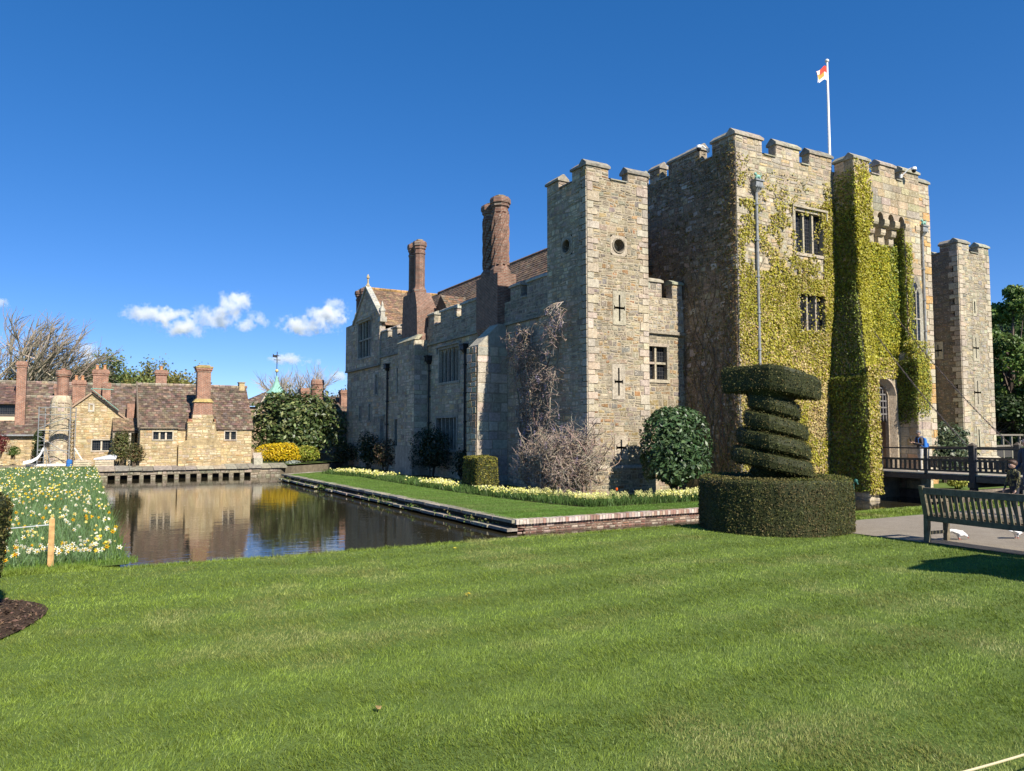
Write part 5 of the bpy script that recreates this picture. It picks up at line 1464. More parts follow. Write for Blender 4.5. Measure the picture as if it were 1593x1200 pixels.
# the range behind, seen above the lean-to
rg_ = empty('tiled_range', (3.2, 66.0, -0.4), 'long tiled roof rising behind the gabled house and cottage', 'house')
house(rg_, -6.0, 7.5, 64.2, 70.5, -0.5, 3.0, 5.5, 'u', (), mside=False, tsz=(0.3, 0.26))
brick_stack(rg_, 4.55, 5.35, 66.4, 67.0, 4.8, 6.75, pots=1, cap=0.12, label='small brick chimney peeping over the cottage ridge')
dm = MB(); dm.box((2.45, 63.2, 2.2), (3.1, 64.4, 3.9), (1, 1, 1)); dm.build('dormer_cheek', BRICK, rg_)

# ---- long low house at the left edge
lh = empty('long_house', (-5.0, 60.0, -0.3), 'long low stone house with mossy tiled roof and timbered upper window at the left edge', 'house')
house(lh, -14.0, -1.3, 60.0, 66.6, -0.5, 1.75, 4.25, 'u', (), over=0.3)
mb = MB(); mb.box((-14, 59.68, 1.5), (-1.2, 59.74, 1.6), (1, 1, 1)); mb.tube([(-2.95, 59.7, -0.4), (-2.95, 59.7, 1.5)], 0.045, 8); mb.build('gutter', LEAD, lh)
mb = MB()
mb.box((-9.0, 61.0, 2.1), (-4.25, 64.0, 3.7), (0.62, 0.5, 0.34)); dor = mb.build('upper_storey', PAINT, lh)
mb = MB()
mb.face([(-9, 60.985, 2.95), (-4.35, 60.985, 2.95), (-4.35, 60.985, 3.55), (-9, 60.985, 3.55)]); mb.build('window', GLASS, lh)
mb = MB()
for u in (-9.0, -8.1, -7.2, -6.3, -5.45, -4.35): mb.box((u, 60.93, 2.1), (u + 0.12, 61.0, 3.7), (0.12, 0.1, 0.085))
for z in (2.08, 2.85, 3.55): mb.box((-9.0, 60.94, z), (-4.23, 60.985, z + 0.12), (0.11, 0.095, 0.08))
mb.build('timber_frame', OAK, lh)
dr = MB(); P = Vector((-9.2, 60.7, 3.62)); S = Vector((0, 2.4, 1.35))
dr.face([P, P + Vector((5.2, 0, 0)), P + Vector((5.2, 0, 0)) + S, P + S], (0.1, 0.07, 0.05))
roof_tiles(dr, P + UPV * 0.02, (1, 0, 0), S, 5.2, S.length, 0.24, 0.2, [(0.15, 0.09, 0.075), (0.2, 0.12, 0.09), (0.12, 0.08, 0.07)], 0.3, 0.03)
dr.build('upper_roof', TILE, lh)['kind'] = 'stuff'
brick_stack(lh, -4.36, -3.8, 60.6, 61.2, 2.2, 6.55, cap=0.07, label='tall slim brick chimney')
brick_stack(lh, -2.3, -1.6, 65.0, 65.5, 3.9, 5.3)

# ---- houses glimpsed over the laurel
ch = empty('cupola_house', (14.7, 71.0, -0.4), 'hipped brown roof with green copper cupola and weathervane above the laurel', 'house')
mb = MB(); mb.box((11.0, 68.5, -0.5), (18.0, 75, 4.0), (0.4, 0.3, 0.2)); mb.build('wall', MORTAR, ch)
mb = MB(); apex = Vector((14.6, 71.3, 5.75))
for (a, b_) in (((11.2, 68.2, 4.05), (18.2, 68.2, 4.05)), ((18.2, 68.2, 4.05), (18.2, 75, 4.05)), ((11.2, 75, 4.05), (11.2, 68.2, 4.05))):
    mb.face([a, b_, apex], (0.13, 0.085, 0.06))
roof_tiles(mb, Vector((11.2, 68.2, 4.06)), (1, 0, 0), Vector((0, 3.1, 1.7)), 7.0, 3.53, 0.26, 0.22, RT2, 0.35, 0.03, inside=lambda x, y: abs(x - 3.4) < 3.4 * (1 - y / 3.6))
mb.build('roof', TILE, ch)['kind'] = 'stuff'
mb = MB(); ga0 = 12.5
mb.prism([(ga0, 67.6, 3.3), (ga0 + 1.7, 67.6, 3.3), (ga0 + 0.85, 67.6, 5.0)], (0, 2.5, 0), (0.35, 0.25, 0.17)); mb.build('timbered_gable', PAINT, ch)
mb = MB()
for sg in (-1, 1): mb.bar((ga0 + 0.85 + sg * 1.0, 67.5, 3.2), (ga0 + 0.85, 67.5, 5.1), 0.12, 0.13, (0.5, 0.42, 0.32))
mb.build('bargeboard', OAK, ch)
cu = MB()
cu.lathe([(0.75, 4.9), (0.75, 5.3), (0.95, 5.32), (0.72, 5.5), (0.42, 5.85), (0.2, 6.3), (0.1, 6.75), (0.06, 6.9)], (14.75, 70.2, 0), 8, (1, 1, 1))
cup = cu.build('cupola', COPPER, ch)
mb = MB(); mb.tube([(14.75, 70.2, 6.85), (14.75, 70.2, 9.1)], 0.035, 6); mb.tube([(14.45, 70.2, 8.35), (15.05, 70.2, 8.35)], 0.025, 5)
mb.prism([(14.35, 70.2, 8.6), (14.72, 70.2, 8.55), (14.72, 70.2, 8.82), (14.5, 70.2, 8.78), (14.38, 70.2, 8.9)], (0, 0.03, 0)); mb.prism([(14.78, 70.2, 8.68), (15.1, 70.2, 8.72), (14.78, 70.2, 8.78)], (0, 0.03, 0)); mb.build('weathervane', IRON, ch)
mb = MB(); mb.ball((14.75, 70.2, 7.35), 0.16, 10, 6, (0.6, 0.45, 0.2)); mb.build('gilt_ball', PAINT, ch, smooth=True)
bh = empty('brick_house', (17.0, 67.0, -0.4), 'brick chimneyed house half hidden behind the laurel', 'house')
mb = MB(); mb.box((15.6, 65.6, -0.5), (22, 70, 3.6), (0.35, 0.22, 0.15)); mb.build('wall', BRICK, bh)
mb = MB(); mb.face([(15.4, 65.4, 3.55), (22.2, 65.4, 3.55), (22.2, 67.8, 5.0), (15.4, 67.8, 5.0)], (0.13, 0.09, 0.065)); roof_tiles(mb, Vector((15.4, 65.4, 3.57)), (1, 0, 0), Vector((0, 2.4, 1.45)), 6.8, 2.8, 0.26, 0.22, RT2, 0.35, 0.03); mb.face([(15.4, 70.2, 3.55), (22.2, 70.2, 3.55), (22.2, 67.8, 5.0), (15.4, 67.8, 5.0)], (0.13, 0.09, 0.065)); mb.build('roof', TILE, bh)['kind'] = 'stuff'
brick_stack(bh, 15.95, 16.62, 65.9, 66.6, 3.5, 5.6, cap=0.07)
mb = MB(); mb.lathe([(0.56, 3.5), (0.56, 5.5), (0.6, 5.52), (0.6, 5.62), (0.54, 5.64), (0.54, 5.9), (0.6, 5.95), (0.58, 6.3), (0.5, 6.4)], (17.45, 66.3, 0), 14); mb.build('round_chimney', BRICK, bh)
brick_stack(bh, 19.55, 20.1, 66.2, 66.8, 3.6, 5.55, cap=0.09)

# ---- builders' things in front of the gabled house
sf = empty('scaffold_tower', (-1.8, 56.2, -0.4), 'aluminium scaffold tower standing round the stone chimney stack', 'scaffold')
for (u, v) in ((-2.75, 55.6), (-2.42, 56.0), (-1.05, 55.6), (-0.75, 56.0)):
    mb = MB(); mb.tube([(u, v, -0.4), (u, v, 3.35)], 0.03, 6); mb.build('upright', LEAD, sf)
for (a, b_) in (((-2.75, 55.6), (-2.42, 56.0)), ((-1.05, 55.6), (-0.75, 56.0))):
    for z in np.arange(-0.1, 3.3, 0.26):
        mb = MB(); mb.tube([(*a, z), (*b_, z)], 0.02, 5); mb.build('rung', LEAD, sf)
for z in (3.3, 2.85, 1.85, 0.6):
    mb = MB(); mb.tube([(-2.75, 55.6, z), (-1.05, 55.6, z)], 0.02, 5); mb.build('rail', LEAD, sf)
for (z0, z1, s) in ((2.0, 2.75, 1), (1.5, 0.35, 1)):
    mb = MB(); mb.tube([(-2.7, 55.6, z0), (-1.1, 55.6, z1)], 0.022, 5); mb.build('brace', LEAD, sf)
mb = MB(); mb.box((-2.7, 55.62, 1.9), (-1.1, 56.0, 1.95), (0.42, 0.34, 0.22)); mb.build('deck_board', OAK, sf)
cht = MB()
pts = [Vector((-2.4, 54.9, 0.62)), Vector((-2.5, 54.8, 0.36)), Vector((-2.65, 54.7, 0.1)), Vector((-2.95, 54.6, -0.1)), Vector((-3.4, 54.5, -0.2))]
for i in range(4):
    a, b_ = pts[i], pts[i + 1]
    for (o0, o1) in (((0, -0.22, 0.18), (0, -0.2, 0)), ((0, -0.2, 0), (0, 0.2, 0)), ((0, 0.2, 0), (0, 0.22, 0.18))):
        cht.face([a + Vector(o0), b_ + Vector(o0), b_ + Vector(o1), a + Vector(o1)])
cho = cht.build('rubble_chute', WHITE, at=(-3.0, 54.7, -0.4))
cho.modifiers.new('skin_depth', 'SOLIDIFY').thickness = 0.03
tag(cho, 'white curved plastic slide beside the scaffold tower', 'slide')
mb = MB()
for (u, v) in ((-2.2, 54.9), (-1.95, 55.1)): mb.bar((u, v, -0.4), (-2.3, 55.0, 0.8), 0.04, 0.04, (0.5, 0.5, 0.5))
mb.build('prop', LEAD, cho)
tm = MB(); tm.box((-3.3, 54.9, -0.35), (-1.2, 55.6, -0.22), (0.7, 0.68, 0.62)); tm.box((-3.3, 55.0, -0.42), (-3.1, 55.5, -0.352), (0.4, 0.3, 0.2)); tm.box((-1.5, 55.0, -0.42), (-1.3, 55.5, -0.352), (0.4, 0.3, 0.2))
tag(tm.build('timber_stack', PAINT, at=(-2.2, 55.2, -0.42)), 'pale boards lying under a sheet beneath the scaffold', 'boards')
br_l = MB(); br_l.lathe([(0.15, 0), (0.17, 0.05), (0.165, 0.22), (0.175, 0.24), (0.16, 0.42), (0.11, 0.45)], (-1.0, 55.0, -0.42), 12, (0.03, 0.15, 0.42)); br_l.lathe([(0.05, 0), (0.05, 0.05)], (-1.03, 55.0, 0.03), 8, (0.03, 0.1, 0.3))
tag(br_l.build('barrel', PAINT, at=(-1.0, 55.0, -0.42)), 'blue plastic barrel at the foot of the scaffold', 'barrel')
def crate(u0, u1, v0, v1, z0, label, tilt):
    c = empty('crate', ((u0 + u1) / 2, (v0 + v1) / 2, z0), label, 'crate', 'pallet crates by the gabled house')
    for k in range(3):
        mb = MB(); z = z0 + 0.04 + k * 0.13; mb.box((u0, v0, z), (u1, v0 + 0.02, z + 0.1), vary((0.5, 0.42, 0.3), 0.15)); mb.build('slat', OAK, c)
        mb = MB(); mb.box((u0, v1 - 0.02, z), (u1, v1, z + 0.1), vary((0.5, 0.42, 0.3), 0.15)); mb.build('slat', OAK, c)
        for u in (u0 + 0.002, u1 - 0.022): mb = MB(); mb.box((u, v0 + 0.022, z), (u + 0.02, v1 - 0.022, z + 0.1), vary((0.45, 0.38, 0.28), 0.15)); mb.build('slat', OAK, c)
    for (u, v) in ((u0 + 0.03, v0 + 0.03), (u1 - 0.08, v0 + 0.03), (u0 + 0.03, v1 - 0.08), (u1 - 0.08, v1 - 0.08)): mb = MB(); mb.box((u, v, z0), (u + 0.05, v + 0.05, z0 + 0.42), (0.4, 0.33, 0.24)); mb.build('post', OAK, c)
    mb = MB()
    for k in range(14): mb.ball((RNG.uniform(u0 + 0.15, u1 - 0.15), RNG.uniform(v0 + 0.12, v1 - 0.12), z0 + RNG.uniform(0.25, 0.42)), RNG.uniform(0.07, 0.13), 6, 4, vary((0.5, 0.43, 0.32), 0.2))
    o = mb.build('rubble', STONE, c); o['kind'] = 'stuff'
crate(-0.75, 0.2, 54.3, 54.9, -0.42, 'slatted crate of rubble below the gable, nearer the scaffold', 0)
crate(0.4, 1.45, 54.2, 54.8, -0.42, 'slatted crate of rubble beside the climbing shrub', 0)
pl_ = MB(); pl_.bar((-0.3, 54.6, 0.0), (-0.75, 55.3, 0.75), 0.1, 0.03, (0.6, 0.55, 0.46)); tag(pl_.build('plank', OAK, at=(-0.4, 54.7, -0.1)), 'pale plank leaning out of a crate', 'plank')
ts = MB(); ts.hexa([(0.3, 54.25, 0.03), (1.55, 54.15, 0.03), (1.6, 54.85, 0.03), (0.35, 54.9, 0.03)], [(0.35, 54.3, 0.12), (1.2, 54.2, 0.14), (1.7, 54.8, 0.42), (0.4, 54.8, 0.1)], (0.45, 0.46, 0.48)); tag(ts.build('tarpaulin', PAINT, at=(1.0, 54.5, 0.03)), 'grey sheet thrown over the right crate', 'sheet')
# dark parked car, only its tail in view
car = empty('parked_car', (-6.3, 56.2, -0.42), 'dark car parked at the left edge by the long house', 'car')
prof = [(0, 0.35), (0.05, 0.75), (0.25, 0.88), (0.9, 0.95), (1.5, 1.4), (2.9, 1.42), (3.7, 0.98), (4.1, 0.9), (4.15, 0.4), (4.0, 0.28), (0.1, 0.28)]
mb = MB(); mb.prism([(-8.0 + x * 0.62, 55.6, -0.42 + z * 0.85) for x, z in prof], (0, 1.3, 0), (0.02, 0.022, 0.028)); mb.build('body', PAINT, car, bevel=0.05)
mb = MB(); mb.prism([(-8.0 + x * 0.62, 55.585, -0.42 + z * 0.85) for x, z in ((1.0, 0.98), (1.55, 1.35), (2.85, 1.36), (3.5, 1.0))], (0, 0.01, 0)); mb.build('window', GLASS, car)
for x in (0.85, 3.3):
    mb = MB(); mb.tube([(-8 + x * 0.62, 55.57, -0.16), (-8 + x * 0.62, 55.8, -0.16)], 0.26, 14, (0.015, 0.015, 0.015)); w = mb.build('wheel', PAINT, car)
    mb = MB(); mb.tube([(-8 + x * 0.62, 55.55, -0.16), (-8 + x * 0.62, 55.568, -0.16)], 0.15, 10, (0.4, 0.4, 0.42)); mb.build('rim', PAINT, w)
mb = MB(); mb.box((-5.46, 55.7, 0.22), (-5.42, 55.9, 0.32), (0.5, 0.02, 0.02)); mb.build('tail_light', PAINT, car)
# ------------------------------------------------------------------ planting
def cover(mb, n, rng=NPR, zmin=None):
    """points and normals spread evenly over a builder's faces"""
    V_ = np.array(mb.v); T = []
    for f in mb.f:
        for k in range(1, len(f) - 1): T.append((f[0], f[k], f[k + 1]))
    T = np.array(T)
    A, B, C_ = V_[T[:, 0]], V_[T[:, 1]], V_[T[:, 2]]
    cr = np.cross(B - A, C_ - A); ar = np.linalg.norm(cr, axis=1)
    if zmin is not None: ar = ar * (((A + B + C_)[:, 2] / 3) > zmin)
    i = rng.choice(len(T), n, p=ar / ar.sum())
    a, b_ = rng.random(n), rng.random(n); s = a + b_ > 1; a[s], b_[s] = 1 - a[s], 1 - b_[s]
    P = A[i] + (B[i] - A[i]) * a[:, None] + (C_[i] - A[i]) * b_[:, None]
    return P, unit(cr[i])

def leafmesh(name, P, N, size, cols, mat=None, parent=None, asp=0.55, jit=0.7, at=None, kind=None):
    v, f = leaf_quads(P, N, size, asp, jit)
    o = np_mesh(name, v, f, mat or LEAF, parent=parent, cols=cols, at=at)
    if kind: o['kind'] = kind
    return o

# ---- creeper on the gatehouse
cr = empty('creeper', (26.5, 22.5, GZ), 'yellow-green creeper climbing the gatehouse front and its centre bay', 'climbing plant')
def ivy_on(pl, a0, a1, z0, z1, n, dens, base, alt, altp, size=0.047, d=(0.02, 0.1), rng=NPR, seed=0):
    n = int(n * 1.55); a = rng.uniform(a0, a1, n); z = rng.uniform(z0, z1, n)
    k = rng.random(n) < np.clip(dens(a, z), 0, 1); a, z = a[k], z[k]; n = len(a)
    thick = fnoise(a * 1.6, z * 1.6, seed + 4)
    dd = rng.uniform(*d, n) * (0.5 + thick)
    P = np.array(pl.O[:])[None] + np.array(pl.e[:])[None] * a[:, None] + np.array(pl.n[:])[None] * dd[:, None]; P[:, 2] = pl.O.z + z
    N = np.tile(np.array(pl.n[:]) + np.array([0, 0, 0.35]), (n, 1))
    v, f = leaf_quads(P, N, size, 0.7, 0.55)
    tone = 0.72 + 0.56 * fnoise(a * 0.7, z * 0.7, seed + 8)
    ap = np.clip(altp(a, z) if callable(altp) else altp, 0, 1)
    c = np.where((rng.random(n) < ap)[:, None], np.array(alt)[None], np.array(base)[None]) * tone[:, None]
    c = c * rng.uniform(0.7, 1.3, (n, 1)) * rng.uniform(0.92, 1.08, (n, 3))
    return v, f, np.clip(c, 0.01, 0.8)
def merge(parts):
    vs, fs, cs, o = [], [], [], 0
    for v, f, c in parts: vs.append(v); fs.append(f + o); cs.append(c); o += len(v)
    return np.concatenate(vs), np.concatenate(fs), np.concatenate(cs)
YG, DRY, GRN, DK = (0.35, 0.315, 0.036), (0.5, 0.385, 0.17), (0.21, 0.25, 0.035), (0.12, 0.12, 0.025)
ss = lambda x, a, b_: np.clip((x - a) / (b_ - a), 0, 1)
def d_front(a, z):
    nz = fnoise(a * 0.75, z * 0.6, 1)
    base = ss(z, 10.4, 7.4)
    edgeR = ss(a, 28.3, 29.0) * ss(z, 13.2, 11.8)
    edgeL = ss(a, 24.6, 23.6) * ss(z, 13.8, 9.5) * 0.75
    mid = ss(z, 13.2, 10.5) * 0.34
    d = np.maximum(np.maximum(base, edgeR), np.maximum(edgeL, mid))
    lowdry = ss(z, 2.0, -0.5)
    d = d * (0.5 + 1.0 * nz) * np.where(d < 0.6, (fnoise(a * 2.2, z * 2.2, 12) > 0.5) * 1.2, 1.0) * (1 - 0.35 * lowdry)
    for w, cl in ((w_up, 0.55), (w_lo, 0.12)):   # windows stay mostly clear on their left lights
        inw = (a > w[0]) & (a < w[1] - cl) & (z > w[2]) & (z < w[3] - 0.15)
        d = np.where(inw, d * 0.05, d)
    return d * np.where(np.abs(a - 24.48) < 0.08, 0.25, 1)
parts = [ivy_on(gf, 23.42, 29.5, GZ, 13.6, 60000, d_front, YG, DRY, lambda a, z: 0.12 + 0.5 * ss(z, 6.5, 2.5) * (fnoise(a, z, 5) > 0.42) + 0.25 * (fnoise(a * 1.5, z * 1.5, 6) > 0.6), seed=1)]
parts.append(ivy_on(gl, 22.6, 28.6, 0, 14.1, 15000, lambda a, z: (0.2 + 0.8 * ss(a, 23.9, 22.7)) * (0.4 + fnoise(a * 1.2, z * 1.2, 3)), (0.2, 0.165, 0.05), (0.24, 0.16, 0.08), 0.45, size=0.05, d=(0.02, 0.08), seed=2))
BYG = (0.39, 0.36, 0.03)
full = lambda lo, hi: (lambda a, z: (0.45 + 0.9 * fnoise(a * 1.1, z * 1.1, 14)) * ss(z, hi, hi - 1.2) * ss(z, lo - 0.6, lo + 0.3))
parts.append(ivy_on(bf, BU0 - 0.08, 30.75, 10.9, 14.0, 3400, lambda a, z: ss(a, 31.0, 30.2) * (0.35 + 0.8 * fnoise(a * 2, z * 2, 7)) * ss(z, 14.2, 12.2), BYG, DRY, 0.15, seed=3))
parts.append(ivy_on(bl, BV - 0.1, 22.5, 4.0, 13.6, 6500, lambda a, z: (0.3 + fnoise(a * 2, z * 1.4, 8)) * ss(z, 14.4, 11), GRN, DK, 0.4, seed=4))  # shaded pier faces: shade put into darker leaf colours
parts.append(ivy_on(front(BV), 29.45, 30.3, 4.9, 11.2, 5200, full(4, 12.5), BYG, YG, 0.4, d=(0.03, 0.18), seed=5))
parts.append(ivy_on(front(LV), 28.9, 29.66, GZ - 0.1, 4.6, 3600, full(-0.9, 6), YG, DRY, 0.3, d=(0.03, 0.16), seed=6))
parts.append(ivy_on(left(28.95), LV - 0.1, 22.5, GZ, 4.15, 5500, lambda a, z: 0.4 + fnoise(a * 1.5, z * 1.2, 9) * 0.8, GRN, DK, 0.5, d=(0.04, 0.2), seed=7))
sl = PL((0, BV - 0.38, 0), (1, 0, 0), (0, -1, 0))
def ivy_quad(q, n, base, alt, altp):
    m_ = MB(); m_.face(q); P, N = cover(m_, n); P = P + N * NPR.uniform(-0.14, 0.14, (n, 1)) * 0.8
    N = np.tile([-0.2, -0.9, 0.4], (n, 1)); v_, f_ = leaf_quads(P, N, 0.047, 0.7, 0.55)
    c_ = np.where((NPR.random(n) < altp)[:, None], np.array(alt)[None], np.array(base)[None]) * (0.72 + 0.56 * fnoise(P[:, 0] * 1.4, P[:, 2] * 0.9, 5))[:, None] * NPR.uniform(0.7, 1.3, (n, 1))
    return v_, f_, np.clip(c_, 0.01, 0.8)
parts.append(ivy_quad([(28.95, LV, 4.0), (29.62, LV, 4.0), (30.26, BV, 8.4), (29.53, BV, 8.4)], 6500, BYG, YG, 0.4))
parts.append(ivy_quad([(28.95, LV, 4.0), (29.53, BV, 8.4), (29.53, 22.5, 8.4), (28.95, 22.5, 4.0)], 7500, GRN, DK, 0.4))
parts.append(ivy_on(ra, 29.6, 32.5, 4.15, 5.1, 2600, lambda a, z: 0.8 + 0 * a, BYG, DRY, 0.3, d=(-0.15, 0.12), seed=16))
parts.append(ivy_on(rf, 30.1, 33.1, 4.3, 10.45, 15000, full(4.3, 11.2), BYG, GRN, lambda a, z: 0.15 + 0.7 * ss(a, 31.9, 33.1) * ss(z, 5.5, 7.5), d=(0.03, 0.2), seed=9))
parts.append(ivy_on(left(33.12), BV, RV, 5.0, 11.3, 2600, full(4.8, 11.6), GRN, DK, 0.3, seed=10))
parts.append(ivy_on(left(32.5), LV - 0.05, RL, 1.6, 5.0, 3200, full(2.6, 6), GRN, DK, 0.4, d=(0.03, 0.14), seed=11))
parts.append(ivy_on(front(BV), 33.1, 33.62, 5.0, 10.6, 1800, lambda a, z: ss(a, 33.65, 33.3) * (0.3 + fnoise(a * 3, z * 1.5, 2)), YG, GRN, 0.4, seed=12))
parts.append(ivy_on(front(LV), 32.45, 33.4, 2.4, 5.2, 2000, lambda a, z: 0.8 * ss(z, 2.3, 3.4) * (0.5 + fnoise(a * 2, z * 2, 5)), YG, GRN, 0.3, seed=13))
parts.append(ivy_on(PL((0, 21.1, 0), (1, 0, 0), (0, -1, 0)), 32.5, 33.7, 4.7, 5.9, 1500, lambda a, z: 0.8, YG, GRN, 0.3, d=(-0.35, 0.35), seed=14))
v, f, c = merge(parts)
o = np_mesh('foliage', v, f, LEAF, parent=cr, cols=c); o['kind'] = 'stuff'
sm = MB()                                                     # woody stems on the dark side wall and the front
for i in range(66):
    side = i < 40
    a = RNG.uniform(22.8, 28.4) if side else RNG.uniform(23.5, 29.4); z = GZ; pts = []
    pl0 = gl if side else gf
    H = RNG.uniform(2, 10); dx = 0
    while z < H:
        pts.append(pl0.p(min(max(a + dx, 22.65 if side else 23.45), 28.6 if side else 29.45), z, 0.05)); z += RNG.uniform(0.3, 0.6); dx += RNG.uniform(-0.34, 0.34)
    if len(pts) > 2: sm.tube(pts, [0.022 * (1 - 0.8 * t / len(pts)) + 0.004 for t in range(len(pts))], 4, vary((0.16, 0.115, 0.075) if side else (0.24, 0.18, 0.11), 0.3))
sm.build('stems', BARK, cr)['kind'] = 'stuff'

# ---- generic shrub
def bush(name, c, rad, n, size, cols, label, cat, mat=None, lump=0.16, asp=0.5, flat=0.0, group=None, seed=0, power=2.0, stems=5, jit=0.7, depth=0.28):
    r = np.random.default_rng(seed + 100)
    root = empty(name, (c[0], c[1], c[2]), label, cat, group)
    D = unit(r.normal(size=(n, 3)))
    D[:, 2] = np.where(D[:, 2] < -0.55, -D[:, 2], D[:, 2])
    ph, th = np.arctan2(D[:, 1], D[:, 0]), D[:, 2]
    R_ = 1 + lump * 2 * (fnoise(ph * 1.6 + seed, th * 2.2 + seed, seed) - 0.5) + lump * (fnoise(ph * 4 + seed, th * 5, seed + 2) - 0.5)
    k = (np.abs(D) ** power).sum(1) ** (-1 / power)
    q = D * (k * R_ * (1 - depth * r.random(n) ** 2.2))[:, None]
    P = np.array(c)[None] + q * np.array(rad)[None]; P[:, 2] += rad[2] * 0.98
    P[:, 2] = np.maximum(P[:, 2], c[2] + 0.02)
    N = D / np.array(rad)[None]
    leafmesh('foliage', P, unit(N) + np.array([0, 0, 0.25]), size, cols(n, P), mat, root, asp, jit, kind='stuff')
    mb = MB()
    for i in range(stems):
        a = RNG.uniform(0, 6.28); e = Vector((c[0] + math.cos(a) * rad[0] * 0.4, c[1] + math.sin(a) * rad[1] * 0.4, c[2] + rad[2] * 1.1))
        mb.tube([(c[0] + math.cos(a) * 0.1, c[1] + math.sin(a) * 0.1, c[2] - 0.1), Vector(c).lerp(e, 0.5) + Vector((RNG.uniform(-.1, .1), RNG.uniform(-.1, .1), 0)), e], [0.05, 0.035, 0.015], 5, (0.12, 0.09, 0.06))
    # inner growth, so the shrub is not hollow
    m = n // 3
    D2 = unit(r.normal(size=(m, 3))); P2 = np.array(c)[None] + D2 * (0.72 * r.random(m) ** 0.4)[:, None] * np.array(rad)[None]; P2[:, 2] += rad[2] * 0.98; P2[:, 2] = np.maximum(P2[:, 2], c[2] + 0.02)
    leafmesh('inner_foliage', P2, D2, size * 1.7 if np.isscalar(size) else size, cols(m, P2), mat, root, 0.7, 1.0, kind='stuff')
    mb.build('stem', BARK, root)
    return root
one = lambda base, amt=0.3, alt=None, ap=0.0: (lambda n, P: cvar(base, n, amt, alt=alt, altp=ap))

bush('laurel_bush', (19.9, 22.6, GZ), (1.38, 1.1, 1.76), 4300, 0.1, one((0.045, 0.085, 0.028), 0.35, (0.10, 0.15, 0.06), 0.2), 'glossy dark evergreen bush at the foot of the nearest turret', 'bush', LEAF_GLOSS, 0.1, 0.42, seed=1, power=2.6)
bush('magnolia_bush', (14.4, 59.5, -0.5), (3.6, 2.2, 2.6), 7000, 0.165, one((0.055, 0.085, 0.025), 0.4, (0.17, 0.19, 0.07), 0.3), 'huge glossy evergreen shrub behind the yellow bush on the far bank', 'bush', LEAF_GLOSS, 0.42, 0.45, seed=2, power=2.3)
bush('golden_bush', (12.0, 56.1, -0.55), (1.5, 0.8, 0.76), 3000, 0.06, one((0.62, 0.44, 0.015), 0.25, (0.2, 0.25, 0.02), 0.08), 'bright yellow flowering bush at the water edge', 'bush', None, 0.2, 0.6, seed=3, power=3.0)
bush('variegated_bush', (14.2, 56.8, -0.55), (0.95, 0.7, 0.66), 1500, 0.055, one((0.22, 0.26, 0.03), 0.35, (0.4, 0.36, 0.06), 0.25), 'rounded light green bush right of the yellow one', 'bush', None, 0.12, 0.6, seed=4, power=2.4)
bush('silver_plant', (12.9, 55.3, -0.55), (0.5, 0.3, 0.14), 260, 0.05, one((0.34, 0.38, 0.33), 0.2), 'low silvery plant under the yellow bush', 'plant', seed=5, stems=2)
bush('wall_shrub', (1.85, 54.7, -0.42), (0.62, 0.45, 1.15), 1300, 0.06, one((0.10, 0.115, 0.035), 0.4, (0.17, 0.13, 0.06), 0.3), 'tall tangled shrub climbing by the porch of the gabled house', 'shrub', None, 0.35, 0.5, seed=6)
bush('wall_shrub', (2.6, 53.6, -0.42), (0.55, 0.35, 0.72), 900, 0.05, one((0.085, 0.09, 0.03), 0.4, (0.2, 0.13, 0.06), 0.3), 'lower brownish shrub at the left corner of the cottage', 'shrub', None, 0.35, 0.5, seed=7)
bush('cypress_bush', (-2.75, 58.6, -0.42), (0.48, 0.48, 1.25), 1500, 0.05, one((0.045, 0.075, 0.02), 0.3), 'narrow dark green conical bush left of the scaffold', 'bush', None, 0.12, 0.5, seed=8)
bush('clipped_ball', (-4.2, 58.4, 0.1), (0.4, 0.4, 0.38), 600, 0.04, one((0.09, 0.14, 0.03), 0.3), 'round green bush against the long house wall', 'bush', None, 0.08, 0.5, seed=9)
bush('red_maple', (-4.9, 57.4, 0.2), (0.55, 0.5, 0.75), 800, 0.05, one((0.15, 0.035, 0.03), 0.4), 'small dark red-leaved maple at the left edge', 'tree', None, 0.3, 0.5, seed=10)
bush('rhododendron', (37.9, 22.9, GZ), (1.75, 1.2, 1.5), 2400, 0.1, one((0.06, 0.085, 0.04), 0.35, (0.13, 0.15, 0.08), 0.25), 'broad evergreen shrub between the gatehouse and the far turret', 'bush', LEAF_GLOSS, 0.3, 0.4, seed=11)
bush('spurge_plant', (34.0, 19.9, GZ), (0.62, 0.4, 0.3), 700, 0.06, one((0.42, 0.44, 0.10), 0.25, (0.2, 0.26, 0.06), 0.3), 'yellow-green bushy plant seen beneath the bridge', 'plant', None, 0.2, 0.5, seed=12, stems=3)
bush('climbing_rose', (16.9, 50.6, GZ), (0.75, 1.6, 1.3), 1100, 0.07, one((0.022, 0.036, 0.014), 0.4), 'dark climber on the wing wall nearest the far corner', 'climbing plant', None, 0.4, 0.5, seed=13)
bush('climbing_rose', (16.6, 46.3, GZ), (0.75, 1.3, 1.05), 900, 0.06, one((0.05, 0.05, 0.02), 0.4, (0.16, 0.09, 0.05), 0.3), 'reddish-brown climber left of the first chimney breast', 'climbing plant', None, 0.4, 0.5, seed=14)
bush('climbing_rose', (16.9, 39.6, GZ), (0.7, 2.3, 1.4), 1700, 0.07, one((0.022, 0.038, 0.014), 0.4), 'broad dark climber under the tall lower window', 'climbing plant', None, 0.4, 0.5, seed=15)
bush('climbing_rose', (17.0, 35.6, GZ), (0.5, 1.1, 0.9), 600, 0.06, one((0.02, 0.034, 0.013), 0.4), 'dark climber beside the sunlit buttress', 'climbing plant', None, 0.4, 0.5, seed=16)
